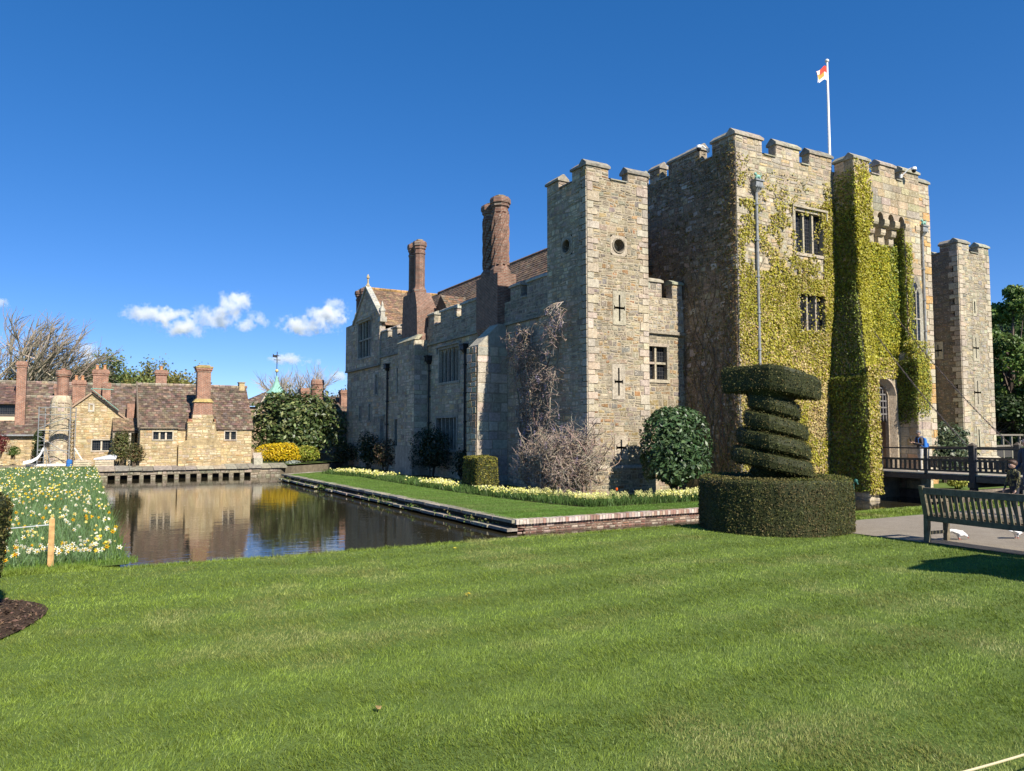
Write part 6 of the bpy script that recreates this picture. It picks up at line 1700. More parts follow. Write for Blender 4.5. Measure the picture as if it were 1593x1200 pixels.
bush('corner_shrub', (17.0, 56.2, GZ), (1.2, 1.4, 0.95), 800, 0.07, one((0.026, 0.04, 0.016), 0.4), 'dark shrub at the far corner of the castle', 'shrub', None, 0.35, 0.5, seed=17)

# ---- sheared yew
YC = lambda n, P: cvar((0.062, 0.066, 0.018), n, 0.45, alt=(0.125, 0.105, 0.035), altp=0.3)
def yew(name, mb, n, size, label, cat='topiary', group=None, at=None, colf=YC, asp=0.4):
    at = at or mb.v[0]
    root = empty(name, at, label, cat, group)
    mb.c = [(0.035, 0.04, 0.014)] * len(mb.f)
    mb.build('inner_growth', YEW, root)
    P, N = cover(mb, n)
    P = P + N * NPR.uniform(-0.01, 0.028, (n, 1)) + NPR.normal(0, 0.006, (n, 3))
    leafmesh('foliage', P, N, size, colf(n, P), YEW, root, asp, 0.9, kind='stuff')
    return root
dc = Vector((10.6, 9.48, 0))
mb = MB()
nR = 40
def drum_ring(r, z, w=0.0): return [Vector((dc.x + (r + w * math.sin(k * 2.7 + z * 5)) * math.cos(2 * math.pi * k / nR), dc.y + (r + w * math.sin(k * 1.9 + z * 3)) * math.sin(2 * math.pi * k / nR), z)) for k in range(nR)]
rings = [drum_ring(1.275, -0.02), drum_ring(1.275, 0.2, 0.014), drum_ring(1.275, 0.45, 0.016), drum_ring(1.27, 0.7, 0.014), drum_ring(1.26, 0.84, 0.01), drum_ring(1.22, 0.885, 0.008), drum_ring(0.95, 0.9, 0.008), drum_ring(0.9, 0.86), drum_ring(0.88, 0.5)]
for i in range(len(rings) - 1):
    for k in range(nR): mb.face([rings[i][k], rings[i][(k + 1) % nR], rings[i + 1][(k + 1) % nR], rings[i + 1][k]])
mb.face(rings[-1])
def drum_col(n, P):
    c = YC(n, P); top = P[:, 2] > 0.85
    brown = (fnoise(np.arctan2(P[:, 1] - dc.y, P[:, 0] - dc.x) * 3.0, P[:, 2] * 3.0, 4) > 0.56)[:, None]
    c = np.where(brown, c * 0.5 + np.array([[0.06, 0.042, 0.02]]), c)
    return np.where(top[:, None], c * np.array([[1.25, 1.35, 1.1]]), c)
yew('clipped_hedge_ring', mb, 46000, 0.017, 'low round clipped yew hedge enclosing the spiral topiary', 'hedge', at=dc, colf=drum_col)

sp_ = MB()
af = math.atan2(-0.66, -0.75); pit = 0.335; TH = 0.268
def helix_r(t):                         # t: turns counted upwards from the lowest
    pts = [(-0.5, 0.35), (-0.2, 0.66), (0.0, 0.68), (1.0, 0.62), (2.0, 0.52), (3.0, 0.43), (3.5, 0.36)]
    for (x0, y0), (x1, y1) in zip(pts, pts[1:]):
        if x0 <= t <= x1: return y0 + (y1 - y0) * (t - x0) / (x1 - x0)
    return 0.36
st_n = 28
prev = None
for i in range(int(st_n * 3.9) + 1):
    t = -0.45 + i / st_n
    a = af - 2 * math.pi * t
    zc = 1.14 + pit * t
    r = helix_r(t)
    d = Vector((math.cos(a), math.sin(a), 0))
    prof = [(0.08, -TH * 0.42), (r * 0.93, -TH * 0.5), (r * 0.995, -TH * 0.4), (r * 1.02, 0), (r * 0.99, TH * 0.4), (r * 0.92, TH * 0.5), (0.08, TH * 0.46)]
    wob_ = 1 + 0.06 * math.sin(3 * a + t * 2.0) + 0.03 * math.sin(7 * a); tilt = -0.13 * (d.x * 0.873 - d.y * 0.488)
    ring = [Vector((dc.x, dc.y, zc + z + tilt * q)) + d * q * wob_ for q, z in prof]
    if prev:
        for k in range(len(ring) - 1): sp_.face([prev[k], prev[k + 1], ring[k + 1], ring[k]])
    else: sp_.face(ring)
    prev = ring
sp_.face(prev)
rv, cv_ = Vector((0.66, -0.75, 0)), Vector((-0.75, -0.66, 0))
plan = [(-0.04, 0.5), (0.22, 0.52), (0.5, 0.45), (0.72, 0.28), (0.82, 0.02), (0.7, -0.28), (0.4, -0.5), (0.0, -0.55), (-0.5, -0.42), (-0.86, -0.18), (-0.84, 0.04)]
def tz(x): return 2.85 - 0.02 * max(0, -x) - 0.34 * max(0, x) ** 1.4
def bz(x): return 2.42 - 0.02 * max(0, -x) - 0.22 * max(0, x)
lower = [dc + rv * x * 0.97 + cv_ * y * 0.97 + UPV * bz(x) for x, y in plan]
low2 = [dc + rv * x + cv_ * y + UPV * (bz(x) + 0.07) for x, y in plan]
up2 = [dc + rv * x + cv_ * y + UPV * (tz(x) - 0.06) for x, y in plan]
upper = [dc + rv * x * 0.96 + cv_ * y * 0.96 + UPV * tz(x) for x, y in plan]
for A_, B_ in ((lower, low2), (low2, up2), (up2, upper)):
    for k in range(len(plan)): sp_.face([A_[k], A_[(k + 1) % len(plan)], B_[(k + 1) % len(plan)], B_[k]])
sp_.face(upper); sp_.face(lower[::-1])
sp_.lathe([(0.34, 2.1), (0.4, 2.3), (0.5, 2.44)], (dc.x, dc.y, 0), 10)
sp_.lathe([(0.1, 0.4), (0.3, 0.8), (0.42, 1.0), (0.3, 1.15)], (dc.x, dc.y, 0), 10)
tp = yew('spiral_topiary', sp_, 42000, 0.016, 'yew clipped into a leaning spiral with a flat top tier', at=dc)
mb = MB(); mb.tube([dc + UPV * 0.3, dc + UPV * 1.2, dc + UPV * 2.4], [0.09, 0.075, 0.06], 8, (0.12, 0.08, 0.05)); mb.build('trunk', BARK, tp)

# clipped yew at the left edge in its mulch bed
mb = MB(); lc_ = Vector((-1.62, 8.2, 0))
prof = [(0.78, 0.02), (0.86, 0.12), (0.95, 0.35), (1.0, 0.7), (1.02, 1.02), (0.98, 1.08), (0.6, 1.1)]
mb.lathe(prof, lc_, 30)
yew('clipped_yew', mb, 30000, 0.016, 'clipped yew drum standing in bare soil at the left edge', 'topiary', at=lc_)
mb = MB()
for k in range(40):
    a0, a1 = 2 * math.pi * k / 40, 2 * math.pi * (k + 1) / 40
    rr0, rr1 = 1.33 + 0.04 * math.sin(5 * a0), 1.33 + 0.04 * math.sin(5 * a1)
    mb.face([lc_ + Vector((0, 0, 0.06)), lc_ + Vector((rr0 * math.cos(a0), rr0 * math.sin(a0), 0.012)), lc_ + Vector((rr1 * math.cos(a1), rr1 * math.sin(a1), 0.012))])
structure(mb.build('mulch_bed', SOIL))
n = 2600; a = NPR.uniform(0, 6.28, n); rr = 1.32 * np.sqrt(NPR.random(n))
P = np.stack([lc_.x + rr * np.cos(a), lc_.y + rr * np.sin(a), 0.02 + 0.045 * (1 - rr / 1.33)], 1)
leafmesh('bark_mulch', P, np.tile([0, 0, 1.0], (n, 1)), 0.022, cvar((0.12, 0.075, 0.05), n, 0.5), BARK, None, 0.4, 0.5, kind='stuff')
# a second topiary just off to the right, whose shadow lies on the lawn
mb = MB(); oc = Vector((10.1, 2.65, 0))
mb.lathe([(0.45, 0.02), (0.55, 0.3), (0.5, 0.7), (0.3, 0.95), (0.22, 1.2), (0.4, 1.5)], oc, 20)
mb.hexa([oc + Vector(q) for q in ((-0.75, -0.4, 1.45), (1.0, -0.4, 1.4), (1.0, 0.4, 1.4), (-0.75, 0.4, 1.45))], [oc + Vector(q) for q in ((-0.35, -0.35, 2.62), (0.9, -0.35, 2.55), (0.9, 0.35, 2.55), (-0.35, 0.35, 2.62))])
mb.hexa([oc + Vector(q) for q in ((-0.95, -0.06, 2.58), (-0.3, -0.3, 2.05), (-0.3, 0.3, 2.05), (-0.95, 0.06, 2.58))], [oc + Vector(q) for q in ((-0.98, -0.05, 2.66), (-0.3, -0.3, 2.58), (-0.3, 0.3, 2.58), (-0.98, 0.05, 2.66))])
yew('bird_topiary', mb, 24000, 0.02, 'clipped yew figure casting its shadow across the lawn by the bench', at=oc)
# clipped hedge block by the wing
mb = MB(); mb.hexa([(14.45, 28.9, GZ), (15.5, 28.9, GZ), (15.5, 30.4, GZ), (14.45, 30.4, GZ)], [(14.5, 28.95, 0.6), (15.45, 28.95, 0.62), (15.45, 30.3, 0.68), (14.5, 30.3, 0.64)])
yew('clipped_hedge', mb, 5200, 0.045, 'square clipped hedge block in front of the moat wing', 'hedge', at=(15.1, 29.4, GZ), colf=lambda n, P: cvar((0.13, 0.125, 0.02), n, 0.4, alt=(0.22, 0.19, 0.04), altp=0.3), asp=0.5)

# ---- bare wisteria: tangled woody stems, a few mauve tassels
def tangle(mb, start, dirs, steps, step, r0, rng, grav=0.0, wig=0.5, col=(0.3, 0.24, 0.19), lim=None):
    p = Vector(start); d = Vector(dirs).normalized(); pts = [p.copy()]
    for i in range(steps):
        d = (d + Vector((rng.uniform(-wig, wig), rng.uniform(-wig, wig), rng.uniform(-wig, wig) + grav))).normalized()
        q = p + d * step
        if lim and not lim(q): d = Vector((-d.x * 0.4, d.y, d.z * 0.7 + 0.1)).normalized(); q = p + d * step * 0.6
        p = q; pts.append(p.copy())
    mb.tube(pts, [r0 * (1 - 0.8 * i / len(pts)) + 0.0025 for i in range(len(pts))], 4, vary(col, 0.3, rng), cap=False)
    return pts
def tassels(pts, n, parent):
    r = np.random.default_rng(5); Pn = []
    for k in range(n):
        p = pts[r.integers(len(pts))]; L = r.uniform(0.15, 0.4); m = r.integers(14, 30); t = r.random(m)
        Pn.append(np.stack([p[0] + r.normal(0, 0.045, m) * (1 - t * 0.7), p[1] + r.normal(0, 0.045, m) * (1 - t * 0.7), p[2] - L * t], 1))
    P = np.concatenate(Pn); N = r.normal(size=P.shape)
    leafmesh('blossom', P, N, 0.022, cvar((0.34, 0.27, 0.42), len(P), 0.3, alt=(0.45, 0.38, 0.48), altp=0.3), LEAF, parent, 0.7, 1.0, kind='stuff')
WR = random.Random(77)
wv = empty('wisteria_shrub', (15.9, 24.3, GZ), 'sprawling leafless wisteria of tangled pale stems at the turret foot', 'shrub')
mb = MB(); keep = []
inside = lambda q: ((q.x < 17.15 or q.y < 24.7) and q.z > GZ + 0.02 and q.z < 2.1 - 0.35 * abs(q.x - 16.2) and q.x > 15.0 and q.y < 26.6)
roots = [(16.8, 24.3, GZ), (16.0, 25.2, GZ), (15.6, 25.8, GZ), (16.5, 24.1, GZ)]
for b in roots:
    for k in range(4):
        main = tangle(mb, b, (WR.uniform(-0.5, 0.5), WR.uniform(-0.6, 0.6), 1), 7, 0.3, 0.05, WR, 0.02, 0.4, (0.26, 0.2, 0.15), inside)
        for j in range(16):
            p = main[WR.randint(2, 7)]
            br = tangle(mb, p, (WR.uniform(-1.0, 0.5), WR.uniform(-1, 1.0), WR.uniform(0.0, 0.9)), 7, 0.2, 0.02, WR, -0.04, 0.45, (0.29, 0.22, 0.165), inside)
            for t in range(9):
                q = br[WR.randint(1, 7)]
                tw = tangle(mb, q, (WR.uniform(-1, 0.6), WR.uniform(-1, 1), WR.uniform(-0.4, 0.8)), 5, 0.12, 0.009, WR, -0.03, 0.5, (0.33, 0.26, 0.2), inside)
                keep.append(tw[-1])
mb.build('branches', BARK, wv)['kind'] = 'stuff'
tassels(keep, 40, wv)
mb = MB()
for (u, v) in ((15.15, 24.9), (15.6, 24.2), (16.0, 26.2)): mb.tube([(u, v, GZ - 0.05), (u + 0.05, v, 0.9)], 0.035, 5, (0.3, 0.25, 0.2))
mb.build('stake', OAK, wv)
wc_ = empty('wisteria_climber', (17.3, 28.6, 1.0), 'leafless wisteria climbing the shaded wall beside the turret, mauve tassels hanging', 'climbing plant')
mb = MB(); keep = []
lim2 = lambda q: q.x < 17.7 and q.x > 16.7 and (q.y > 27.97 or q.x < 17.32)
for k in range(8):
    main = tangle(mb, (17.1 + WR.uniform(-0.15, 0.1), 28.5 + WR.uniform(-0.4, 0.3), 0.2), (0, WR.uniform(-0.1, 0.2), 1), 20, 0.33, 0.05, WR, 0.12, 0.3, (0.24, 0.18, 0.14), lim2)
    for j in range(34):
        p = main[WR.randint(3, 20)]
        br = tangle(mb, p, (WR.uniform(-1, 0.0), WR.uniform(-1, 1), WR.uniform(-0.4, 0.6)), 6, 0.15, 0.018, WR, -0.06, 0.5, (0.28, 0.21, 0.165), lim2)
        for t in range(5):
            keep.append(tangle(mb, br[WR.randint(1, 6)], (WR.uniform(-1, 0.2), WR.uniform(-1, 1), WR.uniform(-0.6, 0.6)), 5, 0.1, 0.008, WR, -0.08, 0.5, (0.32, 0.25, 0.2), lim2)[-1])
for k in range(9):                                  # the patch hanging on the turret itself
    main = tangle(mb, (17.25, 26.6 + WR.uniform(-0.3, 0.4), 7.2), (-0.5, WR.uniform(-0.6, 0.6), -0.3), 8, 0.16, 0.02, WR, -0.12, 0.4, (0.34, 0.28, 0.23), lim2)
    for t in range(6): keep.append(tangle(mb, main[WR.randint(1, 8)], (-0.5, WR.uniform(-1, 1), -0.6), 5, 0.1, 0.008, WR, -0.1, 0.5, (0.32, 0.25, 0.2), lim2)[-1])
    keep += main[3:]
mb.build('branches', BARK, wc_)['kind'] = 'stuff'
tassels(keep, 90, wc_)

# ---- spring flowers
def strap_blades(name, U, Vv, Z, hmin, hmax, w, base, rng, parent=None, lean=0.35):
    n = len(U); h = rng.uniform(hmin, hmax, n) * np.where(U < 1.5, 0.45 + 0.55 * np.clip((Vv - 11.2) / 2.0, 0, 1), 1.0); an = rng.uniform(0, 6.28, n); ww = w * rng.uniform(0.7, 1.3, n)
    sx, sy = np.cos(an) * ww, np.sin(an) * ww; tx, ty = rng.normal(0, lean, n) * h, rng.normal(0, lean, n) * h
    v = np.empty((n, 4, 3))
    v[:, 0] = np.stack([U - sx, Vv - sy, Z], 1); v[:, 1] = np.stack([U + sx, Vv + sy, Z], 1)
    v[:, 2] = np.stack([U + tx + sx * 0.35, Vv + ty + sy * 0.35, Z + h], 1); v[:, 3] = np.stack([U + tx - sx * 0.35, Vv + ty - sy * 0.35, Z + h], 1)
    o = np_mesh(name, v.reshape(-1, 3), np.arange(n * 4).reshape(n, 4), LEAF, parent=parent, cols=cvar(base, n, 0.35)); o['kind'] = 'stuff'
    return o
r = np.random.default_rng(21)
n = 90000
Vv = 11.4 + 42 * r.random(n) ** 1.7; U = r.uniform(-6.2, 0.46, n)
k = (U > -0.13 * Vv) & ((U + 1.62) ** 2 + (Vv - 8.2) ** 2 > 1.5 ** 2)
edge = ss(0.46 - U, 0.0, 0.5)
k &= r.random(n) < 0.3 + 0.7 * edge
U, Vv = U[k], Vv[k]
strap_blades('daffodil_leaves', U, Vv, mead_z(U, Vv) - 0.02, 0.12, 0.31, 0.006, (0.135, 0.215, 0.085), r)
n = 60000; Vg = 11.0 + 43 * r.random(n) ** 1.7; Ug = r.uniform(-6.2, 0.5, n); k = (Ug > -0.13 * Vg); Ug, Vg = Ug[k], Vg[k]
strap_blades('meadow_grass', Ug, Vg, mead_z(Ug, Vg) - 0.02, 0.06, 0.2, 0.005, (0.12, 0.2, 0.03), r)
n = 4000; Ug = r.uniform(-1.9, 0.62, n); Vg = r.uniform(11.2, 11.7, n)
strap_blades('meadow_edge_grass', Ug, Vg, mead_z(Ug, Vg) - 0.03, 0.04, 0.13, 0.0035, (0.14, 0.22, 0.035), r)
n = 2600; Ug = r.uniform(0.4, 1.25, n); Vg = BANKV - 0.05 + r.uniform(-0.35, 0.3, n); strap_blades('meadow_edge_grass', Ug, Vg, np.full(n, -0.14), 0.05, 0.2, 0.004, (0.14, 0.23, 0.03), r)
def flower_mesh(name, petal, cup):
    mb = MB()
    mb.tube([(0, 0, -0.3), (0.005, 0, -0.12), (0, 0.004, -0.02)], 0.004, 3, (0.1, 0.18, 0.05), cap=False)
    for k in range(6):
        a = k * math.pi / 3
        p = lambda r_, da, y: (r_ * math.cos(a + da), y, r_ * math.sin(a + da))
        mb.face([(0, 0, 0), p(0.026, -0.42, -0.004), p(0.046, 0, 0.002), p(0.026, 0.42, -0.004)], vary(petal, 0.06))
    for k in range(6):
        a0, a1 = k * math.pi / 3, (k + 1) * math.pi / 3
        mb.face([(0.008 * math.cos(a0), 0, 0.008 * math.sin(a0)), (0.008 * math.cos(a1), 0, 0.008 * math.sin(a1)), (0.017 * math.cos(a1), -0.03, 0.017 * math.sin(a1)), (0.017 * math.cos(a0), -0.03, 0.017 * math.sin(a0))], cup)
    me_o = mb.build(name, LEAF)
    return me_o
kinds = [flower_mesh('daffodil', (0.8, 0.56, 0.02), (0.78, 0.36, 0.01)), flower_mesh('daffodil', (0.8, 0.79, 0.66), (0.8, 0.62, 0.12)), flower_mesh('daffodil', (0.8, 0.72, 0.3), (0.8, 0.6, 0.1))]
lab = ['deep yellow daffodil in the meadow beside the moat', 'white daffodil in the meadow beside the moat', 'pale lemon daffodil in the meadow beside the moat']
used = [False] * 3
for i in range(262):
    v = 11.6 + 13.0 * r.random() ** 1.9 if i < 210 else r.uniform(11.12, 12.5)
    lo = max(-0.13 * v, -1.75)
    u = r.uniform(lo, 0.42)
    if (u + 1.62) ** 2 + (v - 8.2) ** 2 < 1.6 ** 2: continue
    kd = int(r.choice([0, 1, 2], p=[0.33, 0.45, 0.22]))
    if u > -0.9 and v < 13.5 and r.random() < 0.6: kd = 1
    o = kinds[kd] if not used[kd] else kinds[kd].copy()
    if used[kd]: COL.objects.link(o)
    used[kd] = True
    z = float(mead_z(np.array([u]), np.array([v]))[0])
    o.location = (u, v, z + r.uniform(0.26, 0.4) * (1.0 if v > 12.4 else 0.5)); s = r.uniform(0.55, 0.95)
    o.scale = (s, s, s)
    o.rotation_euler = (r.uniform(-0.3, 0.3), r.uniform(-0.2, 0.2), r.uniform(-0.9, 1.2))
    tag(o, lab[kd], 'daffodil', 'daffodils flowering in the meadow')
def blossom_field(name, U, Vv, Z, size, cols, rng):
    n = len(U); P = np.stack([U, Vv, Z], 1)
    vs, fs, cs = [], [], []
    for k in range(2):
        N = np.tile([-0.35, -0.8, 0.45], (n, 1)) + rng.normal(size=(n, 3)) * 0.3
        v_, f_ = leaf_quads(P + rng.normal(0, size * 0.3, (n, 3)), N, size, 0.9, 0.4)
        vs.append(v_); fs.append(f_ + k * n * 4); cs.append(cols)
    return tag(np_mesh(name, np.concatenate(vs), np.concatenate(fs), LEAF, cols=np.concatenate(cs)), kind='stuff')
n = 950; Vv = 21 + 31 * r.random(n); U = r.uniform(-6.2, 0.44, n); k = (U > -0.13 * Vv) & (fnoise(U * 0.6, Vv * 0.35, 3) > 0.42); U, Vv = U[k], Vv[k]
pal = np.array([(0.8, 0.56, 0.03), (0.8, 0.77, 0.55), (0.8, 0.72, 0.22)])
blossom_field('daffodils', U, Vv, mead_z(U, Vv) + r.uniform(0.2, 0.36, len(U)), 0.03, pal[r.choice(3, len(U), p=[0.25, 0.45, 0.3])] * r.uniform(0.85, 1.0, (len(U), 1)), r)
n = 1000; U = r.uniform(-6, 0.4, n); Vv = 11.6 + 20 * r.random(n) ** 1.5; k = (U > -0.13 * Vv) & (fnoise(U * 0.8 + 4, Vv * 0.5, 8) > 0.45); U, Vv = U[k], Vv[k]
blossom_field('small_daffodils', U, Vv, mead_z(U, Vv) + r.uniform(0.15, 0.32, len(U)), 0.022, pal[r.choice(3, len(U), p=[0.2, 0.55, 0.25])] * r.uniform(0.85, 1.0, (len(U), 1)), r)

# cream border along the castle foot
path_pts = [(12.7, 47.0), (13.6, 42.4), (13.6, 34.0), (13.65, 29.7), (13.9, 25.5), (14.3, 22.6), (14.8, 21.0), (16.2, 20.9), (20.6, 20.95)]
def along(n, rng, wid):
    P = [Vector((*p, 0)) for p in path_pts]; L = [(P[i + 1] - P[i]).length for i in range(len(P) - 1)]; tot = sum(L)
    out = []
    for _ in range(n):
        t = rng.random() * tot; i = 0
        while t > L[i] and i < len(L) - 1: t -= L[i]; i += 1
        q = P[i].lerp(P[i + 1], t / L[i]); d = (P[i + 1] - P[i]).normalized(); nn = Vector((-d.y, d.x, 0)); nn = nn if nn.x + nn.y > 0 else -nn
        q = q + nn * rng.random() * wid; out.append((q.x, q.y))
    return np.array(out)
bm = MB()
for i in range(len(path_pts) - 1):
    a, b_ = path_pts[i], path_pts[i + 1]
    bm.face([(a[0], a[1], GZ + 0.008 + i * 0.001), (b_[0], b_[1], GZ + 0.008 + i * 0.001), (max(b_[0], 17.3) if b_[1] > 23 else b_[0], b_[1] if b_[1] > 23 else 23.5, GZ + 0.008 + i * 0.001), (max(a[0], 17.3) if a[1] > 23 else a[0], a[1] if a[1] > 23 else 23.5, GZ + 0.008 + i * 0.001)])
structure(bm.build('flower_bed', SOIL))
q = along(15000, r, 1.15); strap_blades('border_leaves', q[:, 0], q[:, 1], np.full(len(q), GZ), 0.1, 0.32, 0.013, (0.085, 0.15, 0.035), r)
q = along(3000, r, 1.0); k = fnoise(q[:, 0] * 0.5 + q[:, 1] * 0.3, q[:, 1] * 0.35, 6) > np.where(q[:, 1] > 33, 0.57, 0.5); q = q[k]
pb = np.array([(0.72, 0.66, 0.2), (0.74, 0.7, 0.36), (0.62, 0.62, 0.16)])
blossom_field('border_flowers', q[:, 0], q[:, 1], GZ + r.uniform(0.2, 0.4, len(q)), 0.034, pb[r.choice(3, len(q))], r)
bfm = MB()
bfm.tube([(0, 0, 0), (0.01, 0, 0.16), (0.0, 0.01, 0.33)], 0.007, 3, (0.1, 0.18, 0.04), cap=False)
for k in range(10):
    a = k * 2.4; z = 0.27 + 0.012 * k; rr = 0.045 - 0.002 * k
    c = Vector((math.cos(a) * rr, math.sin(a) * rr, z)); t = Vector((-math.sin(a), math.cos(a), 0)) * 0.026; w = Vector((math.cos(a) * 0.02, math.sin(a) * 0.02, 0.03))
    bfm.face([c - t, c + w * 0.6 - UPV * 0.01, c + t, c + w], vary((0.76, 0.71, 0.27), 0.12))
for k in range(4): a = k * 1.6; bfm.face([(0, 0, 0), (math.cos(a) * 0.05 - math.sin(a) * 0.015, math.sin(a) * 0.05 + math.cos(a) * 0.015, 0.13), (math.cos(a) * 0.09, math.sin(a) * 0.09, 0.2), (math.cos(a) * 0.05 + math.sin(a) * 0.015, math.sin(a) * 0.05 - math.cos(a) * 0.015, 0.13)], (0.09, 0.16, 0.04))
proto = bfm.build('border_flower', LEAF)
q = [tuple(p) for p in along(900, r, 0.95) if p[1] < 25 and float(fnoise(np.array([p[0] * 1.3]), np.array([p[1] * 1.3]), 12)[0]) > 0.38][:220]
for i, (u, v) in enumerate(q):
    o = proto if i == 0 else proto.copy()
    if i: COL.objects.link(o)
    o.location = (u, v, GZ + 0.01); o.rotation_euler = (r.uniform(-0.15, 0.15), r.uniform(-0.15, 0.15), r.uniform(0, 6.28)); s = r.uniform(0.8, 1.25); o.scale = (s, s, s)
    tag(o, 'cream-yellow flower spike in the border below the nearest turret', 'flower', 'cream flowers edging the castle bed')
tl = MB(); tl.tube([(0, 0, 0), (0, 0, 0.42)], 0.006, 4, (0.1, 0.18, 0.04)); tl.lathe([(0.01, 0.4), (0.04, 0.43), (0.042, 0.48), (0.03, 0.52)], (0, 0, 0), 6, (0.7, 0.12, 0.01)); tl.face([(0, 0, 0), (0.03, 0.05, 0.15), (0.02, 0.1, 0.3), (-0.02, 0.05, 0.15)], (0.1, 0.18, 0.05))
o = tl.build('tulip', LEAF); o.location = (16.75, 22.2, GZ); tag(o, 'single orange tulip at the turret corner', 'tulip')

# ---- trees
def limb(mb, p, d, L, r, lev, rng, tips, spread=0.6, up=0.12, wind=(0, 0, 0), kids=(5, 4, 4, 4), segs=4, col=(0.14, 0.11, 0.085)):
    pts = [Vector(p)]; q = Vector(p); d = Vector(d).normalized()
    for i in range(segs):
        d = (d + Vector((rng.gauss(0, 0.13), rng.gauss(0, 0.13), rng.gauss(0, 0.1) + up * 0.5)) + Vector(wind) * 0.25).normalized(); q = q + d * L / segs; pts.append(q.copy())
    mb.tube(pts, [r * (1 - 0.62 * i / segs) for i in range(segs + 1)], 6 if lev < 2 else 3, vary(col, 0.2, rng), cap=False)
    if lev >= len(kids): tips.append((pts[-1], d)); tips.append((pts[-2], d)); return
    for k in range(kids[lev]):
        t = rng.uniform(0.3, 1.0) if k else 1.0; i = min(int(t * segs), segs - 1); b0 = pts[i].lerp(pts[i + 1], t * segs - i)
        nd_ = (d + Vector((rng.gauss(0, spread), rng.gauss(0, spread), rng.gauss(0.1, spread * 0.6))) + Vector(wind)).normalized()
        limb(mb, b0, nd_, L * rng.uniform(0.55, 0.78), max(r * 0.53, 0.013), lev + 1, rng, tips, spread, up, wind, kids, segs, col)
def bare_tree(base, H, label, seed, wind=(0, 0, 0), col=(0.36, 0.3, 0.22), kids=(6, 5, 5, 4), spread=0.6, group='leafless trees behind the houses', leaf=None, trunkh=0.25, r0=0.02):
    rng = random.Random(seed)
    root = empty('bare_tree', base, label, 'tree', group)
    tm_ = MB(); b0 = Vector(base); top = b0 + UPV * H * trunkh
    tm_.tube([b0 - UPV * 0.3, b0 + UPV * H * trunkh * 0.5, top], [H * r0 * 1.3, H * r0, H * r0 * 0.85], 8, col)
    tm_.build('trunk', BARK, root)
    cm_ = MB(); tips = []
    for k in range(5):
        a = k * 2 * math.pi / 5 + rng.uniform(-0.3, 0.3)
        limb(cm_, top - UPV * rng.uniform(0, H * 0.06), (math.cos(a) * 0.75 + wind[0], math.sin(a) * 0.75 + wind[1], 1.0 + wind[2]), H * 0.32, H * r0 * 0.55, 1, rng, tips, spread, 0.12, wind, kids, 4, col)
    cm_.build('crown', BARK, root)['kind'] = 'stuff'
    got = max(q[2] for q in cm_.v) - base[2]; root.scale = (H / got,) * 3
    if leaf:
        n = len(tips) * leaf[1]; r_ = np.random.default_rng(seed); T = np.array([t[0][:] for t in tips]); P = np.repeat(T, leaf[1], 0) + r_.normal(0, leaf[2], (n, 3))
        leafmesh('leaves', P, r_.normal(size=(n, 3)), leaf[3], cvar(leaf[0], n, 0.35), LEAF, root, 0.6, 1.0, kind='stuff')
    return root
bare_tree((-5.5, 90, -0.5), 15.2, 'big leafless tree leaning over the long house at the left edge', 31, (0.2, -0.05, 0.02), kids=(6, 6, 6, 5), r0=0.026, spread=0.55)
bare_tree((-8.6, 93, -0.5), 14.6, 'second leafless tree cut by the left edge of the view', 34, (0.1, 0, 0.02), kids=(6, 6, 6, 4), r0=0.022, spread=0.55)
bare_tree((22.3, 95, -0.5), 11.4, 'leafless tree behind the cupola and round chimney', 32, (0, 0, 0.05), kids=(6, 6, 6, 6), spread=0.55, r0=0.026)
bare_tree((27.6, 97, -0.5), 8.4, 'smaller thin leafless tree close to the castle corner', 33, (0, 0, 0.05), kids=(6, 6, 5, 4), spread=0.55)
OL, OL2 = ((0.2, 0.185, 0.05), 40, 0.4, 0.13), ((0.16, 0.2, 0.06), 40, 0.4, 0.13)
for i, (u, v, H, lb, lf_, sd) in enumerate(((-4.2, 95, 9.6, 'olive-brown budding tree left of the round chimney', OL, 41), (-1.4, 97, 9.7, 'budding tree between the round chimney and the brick stack', OL, 42), (2.4, 95, 10.6, 'airy round-headed tree right of the gable stack', OL2, 43), (7.4, 95, 10.1, 'broad olive tree crown over the cottage ridge', OL, 44), (5.0, 99, 8.8, 'low hazy tree top between the two crowns over the cottage', OL2, 45), (30, 98, 7.6, 'greenish tree crown beside the castle corner', OL, 46), (-9.5, 99, 8.5, 'budding tree behind the long house ridge', OL, 47))):
    bare_tree((u, v, -0.5), H, lb, sd, (0, 0, 0), (0.2, 0.16, 0.11), (6, 5, 5), 0.7, 'budding trees behind the houses', lf_, 0.3)
